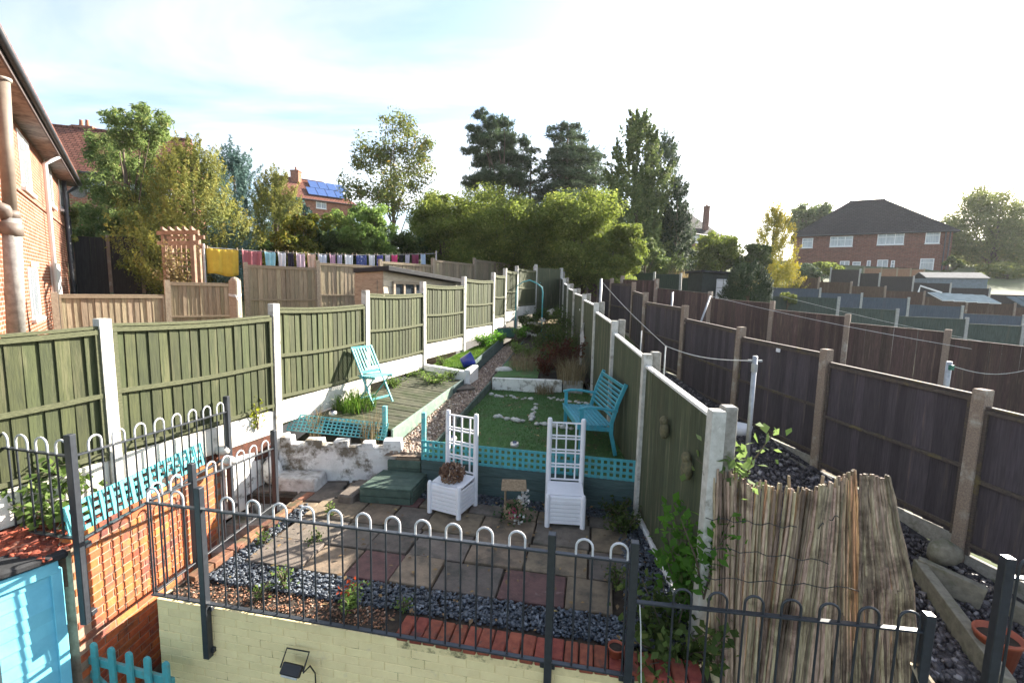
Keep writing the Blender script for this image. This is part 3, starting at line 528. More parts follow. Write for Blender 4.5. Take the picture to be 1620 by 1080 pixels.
for z in(1.16,.45): MB().beam(G0-gnn*.03-gd*.02+Vector((0,0,z-1.36)),G1-gnn*.03+gd*.03+Vector((0,0,z-1.36)),.03,.07).build('rail',teal,gt,bevel=.003)
MB().beam(G0-gnn*.031+Vector((0,0,1.08-1.36)),G1-gnn*.031+Vector((0,0,.5-1.36)),.026,.06).build('brace',teal,gt,bevel=.003)
# ================================================================ FENCES
UNITB={}
def unit_board(mat):
    if mat.name not in UNITB:
        m=MB(); m.hexa([(-.5,-.5,0),(.5,-.1,0),(.5,.5,0),(-.5,.5,0)],[(-.5,-.5,1),(.5,-.1,1),(.5,.5,1),(-.5,.5,1)]); me=m.mesh('board'); me.materials.append(mat); UNITB[mat.name]=me
    return UNITB[mat.name]
def fence(name,label,pts,ph,gb,bm_,rm_,pm_,gm_,side=1,nb=16,rails=True,pw=.1,drop=.05,base=None,group=None,solid=False,skip=(),sag=0,tint=None,slope=0,ext=0):
    pts=[Vector(p) for p in pts]
    for _ in range(ext): pts.insert(0,pts[0]+(pts[0]-pts[1]).normalized()*1.93)
    p0=pts[0]
    r=root(name,(p0.x,p0.y,base(p0.x,p0.y) if base else T(p0.x,p0.y)),label,'fence',group)
    for i,p in enumerate(pts):
        zb=(base(p.x,p.y) if base else T(p.x,p.y))-.25; a=pts[max(i-1,0)]; b=pts[min(i+1,len(pts)-1)]; an=math.atan2(b.y-a.y,b.x-a.x)
        m=MB(); ca,sa=math.cos(an),math.sin(an); lean=random.uniform(-.012,.012)
        def Q(u,v,z): uu=u+lean*(z-zb); return (p.x+uu*ca-v*sa,p.y+uu*sa+v*ca,z)
        h=pw/2; zt=p.z
        m.hexa([Q(-h,-h,zb),Q(h,-h,zb),Q(h,h,zb),Q(-h,h,zb)],[Q(-h,-h,zt-.008),Q(h,-h,zt-.008),Q(h,h,zt-.008),Q(-h,h,zt-.008)])
        m.hexa([Q(-h,-h,zt-.008),Q(h,-h,zt-.008),Q(h,h,zt-.008),Q(-h,h,zt-.008)],[Q(-h*.93,-h*.93,zt),Q(h*.93,-h*.93,zt),Q(h*.93,h*.93,zt),Q(-h*.93,h*.93,zt)])
        m.build('post',pm_,r)
    for i in range(len(pts)-1):
        if i in skip: continue
        a,b=pts[i],pts[i+1]; d=Vector((b.x-a.x,b.y-a.y,0)); L=d.length; d.normalize(); n=Vector((d.y,-d.x,0))*side; an=math.atan2(d.y,d.x)
        zt=min(a.z,b.z)-drop; za,zb_=(zt,zt) if not slope else (a.z-drop-.02,a.z-drop-.02+(b.z-a.z)*slope)
        A=Vector((a.x,a.y,0))+d*(pw/2+.004); B=Vector((b.x,b.y,0))-d*(pw/2+.004); LL=(B-A).length
        def zz(t): return za+(zb_-za)*t-sag*math.sin(math.pi*t)
        m=MB(); ns=6 if sag else 1
        for k in range(ns):
            t0,t1=k/ns,(k+1)/ns; m.beam(A.lerp(B,t0)+Vector((0,0,zz(t0)-.012)),A.lerp(B,t1)+Vector((0,0,zz(t1)-.012)),.055,.026)
        if rails:
            for fr_ in (.0,.5,.97):
                for k in range(ns):
                    t0,t1=k/ns,(k+1)/ns
                    m.beam(A.lerp(B,t0)+n*.026+Vector((0,0,zz(t0)-.055-(ph-.09)*fr_)),A.lerp(B,t1)+n*.026+Vector((0,0,zz(t1)-.055-(ph-.09)*fr_)),.03,.042)
            for e,sg in((A,1),(B,-1)): m.beam(e+d*sg*.018+n*.024+Vector((0,0,za-ph)),e+d*sg*.018+n*.024+Vector((0,0,min(za,zb_)-.03)),.034,.026,up=n)
        pn=m.build('fence_panel',rm_,r)
        if solid:
            m=MB(); k=nb; vs=[]
            for j in range(k):
                t0,t1=j/k,(j+1)/k; q0=A.lerp(B,t0); q1=A.lerp(B,t1); 
                m.hexa([q0+n*.004+Vector((0,0,zz(t0)-ph)),q1-n*.006+Vector((0,0,zz(t1)-ph)),q1-n*.02+Vector((0,0,zz(t1)-ph)),q0-n*.02+Vector((0,0,zz(t0)-ph))],[q0+n*.004+Vector((0,0,zz(t0)-.02)),q1-n*.006+Vector((0,0,zz(t1)-.02)),q1-n*.02+Vector((0,0,zz(t1)-.02)),q0-n*.02+Vector((0,0,zz(t0)-.02))])
            o=m.build('boarding',bm_,pn); o['kind']='stuff'
        else:
            me=unit_board(bm_); w=LL/nb
            for j in range(nb):
                t=(j+.5)/nb; q=A.lerp(B,t); hj=zz(t)-.02
                inst(me,'board',pn,(q.x,q.y,hj-ph+.02+random.uniform(-.012,.008)),(random.uniform(-.004,.004),random.uniform(-.005,.005),an+random.uniform(-.012,.012)+(0 if side>0 else math.pi)),(w*1.02,.024,ph-.02))
        if gb:
            zb2=za-ph; m=MB(); m.beam(A+Vector((0,0,zb2-gb/2)),B+Vector((0,0,zb2-gb/2)),.05,gb); m.build('gravel_board',gm_,r,bevel=.006)
    return r
# --- left green fence
Lt=[4.02,4.04,4.14,4.33,4.52,4.70,4.88]
lp=[Vector((Lp.x+Ld.x*s,Lp.y+Ld.y*s,z)) for s,z in zip((-1,0,1,2,3,4,5),Lt)]+[Vector((-.27,14.28,5.05)),Vector((.11,15.32,5.18)),Vector((.83,17.3,5.36))]
lbase=lambda x,y:2.35+.075*(y-4.3)
fence('green_fence','long sunlit green board fence with white posts beside the deck','' or lp,1.3,.32,green_board,green_rail,post_white,gravel_board,1,17,True,base=lbase,sag=.025)
# --- right green fence (its shaded smooth side)
Rt=[3.56,3.70,3.95,4.18,4.33,4.46,4.62,4.85,5.14]
rp_=[Vector((Rp.x+Rd.x*s,Rp.y+Rd.y*s,z)) for s,z in zip((0,1,2,3,4,5.1,6.1,7,7.9),Rt)]
fence('green_fence','shaded mossy green fence with white posts behind the teal bench',rp_,1.75,.28,green_dark,white_paint,post_white,white_paint,-1,15,False,base=lambda x,y:1.6+.1*(y-3.3),slope=.45,drop=.03)
def posts_line(lst,p0,d): 
    return [PL(px,py,p0,d)[0] for px,py in lst]
# second row of grey posts just behind the white ones (neighbour's side of the same boundary)
fr=root('concrete_posts',(1.7,3.4,1.6),'row of bare concrete posts along the far side of the mossy green fence','posts')
for p in rp_:
    MB().box((p.x+.11,p.y+.03,(p.z+1.2)/2+.02),(.1,.1,p.z-1.2)).build('post',concrete_grey,fr,bevel=.008)
# --- purple-brown fence
bp_=[Vector((Bp.x+Bd.x*s,Bp.y+Bd.y*s,z)) for s,z in zip((-1,0,1,2,3,4,5,6,7),(3.3,3.46,3.63,3.80,4.13,4.41,4.55,4.8,5.0))]
bp_[6:]=[PY(1003,446,14.6),PY(968,440,17.0),PY(948,432,19.5)]
bp_=bp_[:9]
fence('dark_fence','purple brown board fence in shade beyond the dark gravel garden',bp_,1.6,.2,brown_board,brown_rail,concrete,concrete_grey,-1,16,True,pw=.12,slope=.3,drop=.04,base=lambda x,y:T(x,y)-.05)
# --- third: red brown
Cl=[PY(1668,548,9.4),PY(1500,521,10.76),PY(1342,497,12.2),PY(1222,476,13.65),PY(1124,461,15.1),PY(1039,441,16.54),PY(985,436,18.2)]
fence('red_brown_fence','dark red brown board fence with concrete posts behind the purple brown fence',Cl,1.75,.1,red_board,red_board,concrete,concrete_grey,-1,16,False,pw=.12,slope=.35,drop=.04,ext=2)
# --- rows further right up the hill
grn=M('grey_green_boards',(.085,.11,.095),(.05,.066,.056),6,.85,.2,(6,6,.6),rnd=.08,c3=(.09,.1,.08),amt3=.4)
blu=M('slate_blue_boards',(.095,.12,.155),(.065,.08,.105),6,.85,.2,(6,6,.6),rnd=.08,c3=(.085,.095,.12),amt3=.4)
brn=M('mid_brown_boards',(.12,.075,.05),(.07,.042,.03),6,.85,.2,(6,6,.6),rnd=.12,c3=(.16,.115,.08),amt3=.4)
gry=M('charcoal_boards',(.05,.047,.047),(.03,.028,.028),6,.85,.2,(6,6,.6),rnd=.1)
pale=M('pale_concrete_post',(.45,.45,.43),(.33,.33,.31),14,.9,.3)
fence('green_fence','grey green fence stepping down right behind the red brown fence',[PY(1700,524,16.4),PY(1620,513,17.1),PY(1531,502,17.8),PY(1420,488,18.6),PY(1327,469,19.5),PY(1222,459,20.6),PY(1150,452,21.6)],1.75,0,grn,grn,pale,pale,-1,14,False,slope=.12,solid=True,ext=2)
fence('blue_fence','slate blue fence above the grey green fence on the right',[PY(1700,508,20.3),PY(1620,498,21.2),PY(1523,483,22.2),PY(1439,470,23.2),PY(1364,463,24.2),PY(1298,455,25.2),PY(1217,446,26.6)],1.75,0,blu,blu,pale,pale,-1,14,False,slope=.12,solid=True,ext=2)
fence('brown_fence','mid brown fence above the slate blue fence on the right',[PY(1690,487,25.2),PY(1607,479,26.2),PY(1531,470,27.3),PY(1463,460,28.4),PY(1402,452,29.6),PY(1347,445,30.9),PY(1296,438,32.3),PY(1250,436,33.5)],1.75,0,brn,brn,concrete,pale,-1,12,False,slope=.12,solid=True,ext=2)
fence('charcoal_fence','charcoal fence with pale posts below the semi detached house',[PY(1640,466,30.5),PY(1567,455,32),PY(1505,447,33.5),PY(1446,436,35),PY(1393,431,36.5),PY(1361,425,38),PY(1315,423,39.5)],1.75,0,gry,gry,pale,pale,-1,12,False,slope=.1,solid=True)
fence('picket_fence','low reddish picket fence directly in front of the semi detached house',[PY(1463,425,40),PY(1442,424,40.5),PY(1420,424,41),PY(1395,423.5,41.5),PY(1368,422,42)],.8,0,M('reddish_pickets',(.3,.17,.1),(.2,.11,.07),6,.85,.2,(6,6,.6)),tan_rail,tan_rail,pale,-1,10,False,solid=True)
fence('green_fence','dark green fence panels beside the small dark shed',[PY(1130,438,20.5),PY(1078,432,21.2),PY(1036,430,21.8),PY(998,412,22.4)],1.8,0,M('bottle_green_boards',(.05,.075,.055),(.03,.047,.035),6,.85,.2,(6,6,.6),rnd=.1),grn,pale,pale,-1,12,False,solid=True)
fence('brown_fence','weathered brown fence end beneath the big hedge',[PY(1053,420,19.2),PY(990,447,19.2),PY(930,428,20.2),PY(888,430,20.4)][1:],1.6,0,red_board,red_board,concrete,pale,-1,14,False,solid=True)
fence('dark_fence','dark fence closing the back of the garden behind the arch',[Vector((.83,17.42,5.3)),Vector((1.9,18.45,5.3))],2.0,0,green_dark,green_dark,post_white,pale,-1,10,False,base=lambda x,y:3.3,solid=True)
# --- tan fences of the left neighbour
D=[PY(388,415,12.3),PY(502,412,13.4),PY(601,410,14.8),PY(684,408,16.6),PY(751,408,19),PY(811,407,21.6),PY(838,408,23)]
fence('tan_fence','tall weathered tan board fence below the washing line',D,1.85,.1,tan_board,tan_rail,M('tan_concrete_post',(.36,.3,.22),(.25,.2,.15),20,.9,.4),concrete_grey,1,15,True,drop=.06,base=lambda x,y:2.6+.06*(y-6))
E_=[PY(86,462,9.2),PY(262,443,10.6),PY(376,441,11.6)]
fence('tan_fence','lower weathered tan fence running from the brick house past the pergola',E_,1.6,.1,tan_board,tan_rail,M('tan_concrete_post2',(.36,.3,.22),(.25,.2,.15),20,.9,.4),concrete_grey,1,16,True,drop=.04,base=lambda x,y:2.9)
fence('dark_fence','tall shadowed fence behind the ash tree by the brick house',[PY(112,372,16.5),PY(170,372,17),PY(222,374,17.5),PY(262,376,18)],2.2,.25,gry,gry,concrete,concrete_grey,1,14,False,base=lambda x,y:4.2,drop=.02)
pc=root('concrete_post',PY(372,500,11.0),'stout round topped concrete post with white rope in front of the tan fence','post')
q=PY(371,438,11.0); m=MB(); m.box((q.x,q.y,q.z-.75),(.2,.2,1.35)); m.blob((q.x,q.y,q.z-.08),(.1,.1,.08),2,.0); m.build('shaft',M('tan_concrete_post3',(.38,.32,.24),(.27,.22,.17),20,.9,.4),pc,bevel=.02)
m=MB()
for k in range(3): m.tube([(q.x+.13*math.cos(a*.5),q.y-.02+.13*math.sin(a*.5),q.z-.42-.02*k+.02*math.sin(a)) for a in range(14)],.008,6)
m.tube([(q.x+.06,q.y-.13,q.z-.42),(q.x+.16,q.y-.13,q.z-.6),(q.x+.2,q.y-.13,q.z-.85),(q.x+.12,q.y-.12,q.z-1.0)],.008,6); m.build('rope',white_line,pc)
# ================================================================ RAILINGS
def railing(name,label,a,b,ztop,zbot,posts,nh,hoop_mat,hw=.115,hh=.125,hoop0=.0,postspec=None,first=.06,last=.06,ztop_b=None,zbot_b=None):
    """a,b: ends (x,y); posts: list of (fraction, ztop, zbottom); nh hoops evenly between the ends"""
    a=Vector((a[0],a[1],0)); b=Vector((b[0],b[1],0)); d=(b-a); L=d.length; d.normalize(); ztop_b=ztop if ztop_b is None else ztop_b; zbot_b=zbot if zbot_b is None else zbot_b
    r=root(name,(a.x,a.y,zbot),label,'railing')
    P=lambda t,z:Vector((a.x+(b.x-a.x)*t,a.y+(b.y-a.y)*t,z))
    zt=lambda t:ztop+(ztop_b-ztop)*t; zb=lambda t:zbot+(zbot_b-zbot)*t
    MB().beam(P(0,ztop),P(1,ztop_b),.036,.014).build('top_rail',metal_dark,r,bevel=.002)
    MB().beam(P(0,zbot),P(1,zbot_b),.036,.014).build('bottom_rail',metal_dark,r,bevel=.002)
    for t,z1,z0 in posts:
        q=P(t,0); m=MB(); m.box((q.x,q.y,(z1+z0)/2),(.055,.055,z1-z0),rz=math.atan2(d.y,d.x)); po=m.build('post',metal_dark,r,bevel=.004)
        if z0<zbot-.15:
            for z in (z0+.06,zbot-.06): MB().box((q.x-d.y*.0,q.y+.03,z),(.11,.05,.045),rz=math.atan2(d.y,d.x)).build('bracket',metal_dark,po,bevel=.004)
    free=[t for t,_,_ in posts]
    sp=(L-first-last)/max(nh-1,1)
    for k in range(nh):
        c=(first+sp*k)/L; u=hw/2/L
        if any(abs(c-t)*L<hw*.75 for t in free): continue
        for sg in(-1,1):
            t=c+sg*u; MB().tube([P(t,zb(t)),P(t,zt(t)+.005)],.0075,8,False).build('bar',metal_dark,r,smooth=True)
        pts=[P(c-u,zt(c-u)+.008),P(c-u,zt(c)+hh-hw/2)]+[P(c-u*math.cos(math.pi*j/8),zt(c)+hh-hw/2+hw/2*math.sin(math.pi*j/8)) for j in range(1,8)]+[P(c+u,zt(c)+hh-hw/2),P(c+u,zt(c+u)+.008)]
        MB().tube(pts,.0085,8,False).build('hoop',hoop_mat,r,smooth=True)
    return r
def wl(px,py): return PL(px,py,(ST(0,0).x,ST(0,0).y),(e1.x,e1.y))
off=-e2*.03
w0=W0+off; 
def WP(px,py): return PL(px,py,(w0.x,w0.y),(e1.x,e1.y))
sA=WP(316,800)[1]; sB=WP(873,870)[1]; sC=WP(1003,890)[1]
rt=WP(600,838)[0].z; rtR=WP(1003,889)[0].z; rtL=WP(240,795)[0].z
rb=ZP+.02
FL_,FR_=w0,w0+e1*sC
tA=sA/sC; tB=sB/sC
railing('bow_top_railing','dark grey bow top railing with white hoops along the cream wall',FL_,FR_,rtL,rb,[(tA,WP(312,770)[0].z,WP(325,1038)[0].z),(tB,WP(873,843)[0].z,.6),(1.0,WP(1005,856)[0].z,.6)],17,hoop_white,ztop_b=rtR,zbot_b=rb-.02,first=.07,last=.1)
# along the left patio edge
p1=ST(0.0,.0); p2=Vector((-2.83,5.28,0)); z430=PY(430,708,5.28).z; zB=PY(240,792,3.64).z
railing('bow_top_railing','white hooped railing along the patio edge above the narrow steps',(p1.x,p1.y),(p2.x,p2.y),zB,rb,[(.27,PY(303,733,4.09).z,rb-.3),(1.0,PY(431,680,5.28).z,ZP-.3)],8,hoop_white,ztop_b=z430,zbot_b=ZP+.04,last=.16)
# on the orange wall
q1=Vector((-3.47,3.47)); q2=Vector((-3.4,5.32)); zq1=PY(118,722,3.47).z; zq2=PY(336,650,5.32).z
railing('bow_top_railing','white hooped railing on top of the orange brick wall',q1,q2,zq1,2.3,[(0.0,PY(114,687,3.47).z,PY(128,985,3.47).z),(1.0,PY(338,626,5.32).z,1.6)],8,hoop_white,ztop_b=zq2,zbot_b=2.32,first=.2,last=.12)
q3=Vector((-5.6,3.86)); zq3=PY(0,692,3.72).z
railing('bow_top_railing','white hooped railing at the left edge above the shed roof',q3,q1,zq3-.0,2.32,[(0.0,zq3+.14,2.0)],11,hoop_white,ztop_b=zq1,last=.09)
# lower dark railing on the right, before the reed screen
g0=w0+e1*(sC+.03); gl=lambda px,py:PL(px,py,(w0.x,w0.y),(e1.x,e1.y)); sD=gl(1468,985)[1]; g1=w0+e1*sD
railing('bow_top_railing','lower dark hooped railing in front of the reed screen',g0,g1,gl(1012,952)[0].z,.9,[(1.0,gl(1469,970)[0].z,.4)],7,metal_dark,ztop_b=gl(1462,998)[0].z,first=.3,last=.1)
sE=gl(1592,900)[1]; g2=w0+e1*sE; g3=w0+e1*(sE+1.0)
railing('bow_top_railing','dark railing with square post at the bottom right corner',g2,g3,gl(1597,912)[0].z,.9,[(0.0,gl(1592,880)[0].z,.4)],5,metal_dark,first=.12)
# clothes line hanging from the corner post
pt=gl(1012,955)[0]; MB().tube([pt,pt+Vector((.01,-.02,-.15)),pt+Vector((.035,-.03,-.6)),pt+Vector((.05,-.03,-1.0))],.004,6).build('hanging_cord',white_line,label='thin white cord hanging from the corner railing post',cat='cord')
# ================================================================ REED SCREEN
def reed_screen():
    r=root('reed_screen',(2.2,3.1,1.0),'leaning bamboo reed screen with sagging folded top in the lower right','screen')
    top=[(1128,742),(1160,752),(1200,762),(1250,770),(1290,775),(1304,770),(1318,762),(1332,756),(1346,750),(1352,745)]
    t2=[(1364,752),(1375,750),(1390,752),(1406,753),(1410,755)]
    def interp(tab,f):
        f*=len(tab)-1; i=min(int(f),len(tab)-2); k=f-i; return tab[i][0]*(1-k)+tab[i+1][0]*k, tab[i][1]*(1-k)+tab[i+1][1]*k
    meshes=[]
    for v in range(6):
        m=MB(); rr=random.Random(v); m.lathe([(rr.uniform(.85,1.1),k/5) for k in range(6)],(0,0,0),6); m.add([(.8*math.cos(k*math.pi/3),.8*math.sin(k*math.pi/3),.999) for k in range(6)],[tuple(range(6))]); m.v=[(x+(.9*math.sin(z*9+v)),y+.5*math.cos(z*7+v),z) for x,y,z in m.v]; me=m.mesh('reed'); me.materials.append(reed); me.shade_smooth(); meshes.append(me)
    def put(tp,bt,rad):
        d=bt-tp; L=d.length; q=Vector((0,0,-1)).rotation_difference(d.normalized()); o=inst(random.choice(meshes),'reed',r,bt,q.to_euler(),(rad,rad,L))
    n=84
    for i in list(range(n))+[k+.5 for k in range(n)]:
        f=(i+random.uniform(-.3,.3))/n; f=max(0,min(1,f)); px,py=interp(top,f); y=3.22-.16*f+(.022 if i!=int(i) else 0); bk_=.02 if i!=int(i) else 0
        if f>.55: y+=.22*(f-.55)/.45
        y+=random.uniform(-.012,.012); tp=PY(px+random.uniform(-2,2),py+random.uniform(-6,12),y); 
        bx=1126+f*240; bt=PY(bx,1120,3.08-.12*f+bk_)
        if f>.62: bt=PY(1126+240*f+30*(f-.62),1120,3.0+.1*(f-.62)+bk_)
        put(tp,bt,random.uniform(.007,.0145))
    for i in range(38):
        f=(i+random.uniform(-.3,.3))/38; f=max(0,min(1,f)); px,py=interp(t2,f); tp=PY(px-3,py+random.uniform(-3,9),3.12-.02*f); bt=PY(1352+f*104,1120,2.98-.05*f)
        mid=tp.lerp(bt,.5)+Vector((.06*f,-.02,.02)); rd=random.uniform(.006,.0135); put(tp,mid,rd); put(mid+(tp-mid)*.03,bt,rd)
    for f,px0,px1,py0,py1,y in((.2,1128,1290,832,850,3.17),(.45,1126,1330,880,905,3.12),(.66,1126,1380,930,950,3.05),(.15,1300,1346,855,828,3.16)):
        m=MB(); pts=[PY(px0+(px1-px0)*k/14,py0+(py1-py0)*k/14+3*math.sin(k*1.9),y-.17+.02*math.sin(k)) for k in range(15)]; 
        m.tube([p+Vector((0,.12,0)) for p in pts],.0035,5); m.build('binding_wire',wire_dark,r)
    MB().beam(PY(1302,752,3.35),PY(1296,800,3.3),.02,.02).build('support_stick',tan_rail,r)
    MB().beam(PY(1248,752,3.35),PY(1250,800,3.3),.016,.016).build('support_stick',tan_rail,r)
reed_screen()
MB().hexa([PY(1440,1050,2.62),PY(1462,1062,2.6),PY(1478,1085,2.58),PY(1455,1085,2.58)],[PY(1440,1046,2.66),PY(1464,1058,2.64),PY(1480,1080,2.62),PY(1457,1080,2.62)]).build('timber_offcut',tan_board,label='pale sawn timber end lying by the dark railing post',cat='timber')
# ================================================================ GARDEN FURNITURE AND ORNAMENTS
def white_planter(label,loc,rz,back_h=.79):
    r=root('trellis_planter',loc,label,'planter'); c,s=math.cos(rz),math.sin(rz)
    def X(x,y,z): return Vector((loc[0]+x*c-y*s,loc[1]+x*s+y*c,loc[2]+z))
    w,d,h=.4,.4,.38
    for x in(-w/2,w/2):
        MB().tube([X(x,-d/2,0),X(x,-d/2,h-.02),X(x,-d/2,h+.02)],[.03,.03,.018],12).build('front_post',plastic_white,r,smooth=False,bevel=.004)
        MB().tube([X(x,d/2,0),X(x,d/2,h+back_h-.03),X(x,d/2,h+back_h-.005),X(x,d/2,h+back_h)],[.032,.03,.024,.008],12).build('back_post',plastic_white,r,bevel=.004)
    for k in range(6):
        z=.07+k*.047
        for a,b in((X(-w/2+.02,-d/2,z),X(w/2-.02,-d/2,z)),(X(-w/2,-d/2+.02,z),X(-w/2,d/2-.02,z)),(X(w/2,-d/2+.02,z),X(w/2,d/2-.02,z)),(X(-w/2+.02,d/2,z),X(w/2-.02,d/2,z))):
            MB().beam(a,b,.02,.043).build('slat',plastic_white,r,bevel=.004)
    MB().hexa([X(-w/2-.01,-d/2+.06,h-.03),X(w/2+.01,-d/2+.06,h-.03),X(w/2+.01,d/2-.02,h-.01),X(-w/2-.01,d/2-.02,h-.01)],[X(-w/2-.01,-d/2+.06,h-.01),X(w/2+.01,-d/2+.06,h-.01),X(w/2+.01,d/2-.02,h+.01),X(-w/2-.01,d/2-.02,h+.01)]).build('lid',plastic_white,r,bevel=.004)
    MB().hexa([X(-w/2,-d/2-.005,h-.06),X(w/2,-d/2-.005,h-.06),X(w/2,-d/2+.045,h-.06),X(-w/2,-d/2+.045,h-.06)],[X(-w/2,-d/2-.005,h-.015),X(w/2,-d/2-.005,h-.015),X(w/2,-d/2+.045,h-.015),X(-w/2,-d/2+.045,h-.015)]).build('front_rim',plastic_white,r,bevel=.006)
    z0=h+.03; z1=h+back_h-.06
    for x in(-.115,0,.115): MB().beam(X(x,d/2,z0),X(x,d/2,z1),.018,.016,up=X(0,1,0)-X(0,0,0)).build('trellis_upright',plastic_white,r)
    for k in range(5):
        z=z0+(z1-z0)*k/4
        for dz in((-.018,.018) if 0<k<4 else (0,)): MB().beam(X(-w/2+.02,d/2-.002,z+dz),X(w/2-.02,d/2-.002,z+dz),.016,.016).build('trellis_bar',plastic_white,r)
    return r,X
q=PZ(700,815,ZP); q2=PZ(896,838,ZP)
r1,X1=white_planter('white plastic planter box with tall trellis back, carrying a brown wreath',(q.x+.1,q.y+.17,ZP),-.42)
r2,X2=white_planter('white plastic planter box with tall trellis back and empty lid, near the bench',(q2.x,q2.y+.24,ZP),-.08)
# wreath ball
c=X1(0,-.02,.48); wr=root('wreath_ball',X1(0,-.02,.4),'brown woven twig wreath resting on the white planter lid','wreath')
n=620; rg=np.random.default_rng(4); th=rg.uniform(0,6.28,n); ph=np.arccos(rg.uniform(-.6,1,n)); rr=rg.uniform(.75,1.05,n)
P_=np.stack([.15*np.sin(ph)*np.cos(th)*rr,.15*np.sin(ph)*np.sin(th)*rr,.1*np.cos(ph)*rr],1)+np.array(tuple(c))
def leaves(P,size,rg,aspect=.5,nrm=None,spread=1.0,droop=0,bend=.0):
    """one diamond face per point, turned at random (about nrm when given)"""
    n=len(P); a=rg.normal(size=(n,3)); a/=np.linalg.norm(a,axis=1,keepdims=True)
    if nrm is not None: a=a*spread+nrm; a/=np.linalg.norm(a,axis=1,keepdims=True)+1e-9
    b=rg.normal(size=(n,3)); b[:,2]-=droop; b-=a*np.sum(a*b,1,keepdims=True); b/=np.linalg.norm(b,axis=1,keepdims=True)+1e-9
    t=np.cross(a,b); s=size if np.ndim(size) else np.full(n,size); s=(s*rg.uniform(.6,1.35,n))[:,None]
    V=np.stack([P-b*s*.5,P+t*s*aspect*.5+b*s*.05+a*s*bend,P+b*s*.5,P-t*s*aspect*.5+b*s*.05+a*s*bend],1).reshape(-1,3)
    return V,np.arange(4*n).reshape(-1,4)
V,Fq=leaves(P_,.06,rg,.35); np_obj('petals',V,Fq,chipmat('wreath_brown',(.24,.13,.075),(.09,.045,.03),(.6,.45,.32),.4),wr)
m=MB()
for k in range(14):
    a=k*.45; m.tube([tuple(Vector(c)+Vector((.13*math.cos(a+j*.5),.13*math.sin(a+j*.5),-.07+.03*math.sin(j*2+k)))) for j in range(6)],.006,5)
m.build('twigs',M('twig_brown',(.2,.12,.07),None,20,.8),wr)
# wishing well
wq=PZ(812,822,ZP); ww=root('wishing_well',(wq.x,wq.y,ZP),'small wicker wishing well ornament with silk flowers between the white planters','ornament')
wick=M('straw_wicker',(.34,.25,.16),(.2,.14,.085),40,.9,.5,(1,1,3)); x,y=wq.x,wq.y+.08
MB().lathe([(.11,0),(.12,.06),(.115,.16),(.1,.16),(.095,.02)],(x,y,ZP),18).build('well_basket',wick,ww,smooth=True)
for sx in(-.1,.1): MB().tube([(x+sx,y,ZP+.1),(x+sx,y,ZP+.38)],.013,8).build('well_post',wick,ww)
MB().hexa([(x-.15,y-.1,ZP+.36),(x+.15,y-.1,ZP+.36),(x+.15,y+.1,ZP+.36),(x-.15,y+.1,ZP+.36)],[(x-.14,y-.01,ZP+.46),(x+.14,y-.01,ZP+.46),(x+.14,y+.01,ZP+.46),(x-.14,y+.01,ZP+.46)]).build('well_roof',wick,ww,bevel=.006)
rg=np.random.default_rng(9); Pq=np.array([(x+.03,y-.1,ZP+.1)])+rg.normal(size=(160,3))*np.array([[.1,.07,.09]]); Pq[:,2]=np.maximum(Pq[:,2],ZP+.01)
V,Fq=leaves(Pq,.05,rg,.6); np_obj('leaves',V,Fq,leafmat('well_leaf',(.06,.12,.04),(.03,.07,.03)),ww)
for nm,cl,ofs,nn in(('pink_flower',(.45,.03,.12),(0.0,-.14,.13),26),('white_flower',(.7,.68,.64),(.12,-.05,.25),60),('white_flower',(.7,.68,.64),(.06,-.16,.03),30),('cream_flower',(.6,.5,.34),(.08,-.02,.17),40)):
    Pq=np.array([(x+ofs[0],y+ofs[1],ZP+ofs[2])])+rg.normal(size=(nn,3))*np.array([[.03,.02,.045]]); V,Fq=leaves(Pq,.035,rg,.9); np_obj(nm,V,Fq,M(nm+str(nn),cl,None,9,.8),ww)
# solar lamps on the planter lattice
def solar(label,p):
    r=root('solar_lamp',p,label,'lamp'); p=Vector(p)
    MB().lathe([(0,0),(.05,.005),(.058,.03),(.05,.055),(0,.062)],p,20).build('lamp_body',M('brushed_steel',(.6,.58,.55),(.5,.48,.45),20,.35,metal=.6),r,smooth=True)
    MB().box(p+Vector((0,-.012,.062)),(.05,.05,.006),rx=.2).build('solar_cell',M('solar_cell',(.015,.02,.05),None,9,.2),r,bevel=.001)
def onpl(px,py): return PL(px,py,(PL0.x,PL0.y-.06),(PL1.x-PL0.x,PL1.y-PL0.y))[0]
solar('round steel solar lamp on the lattice between the white planters',onpl(814,706)); solar('round solar lamp behind the trellis of the wreath planter',onpl(716,697))
# small finial on fallen trellis
solar('small round solar lamp on the fallen trellis by the deck',(-2.62,6.55,2.5))
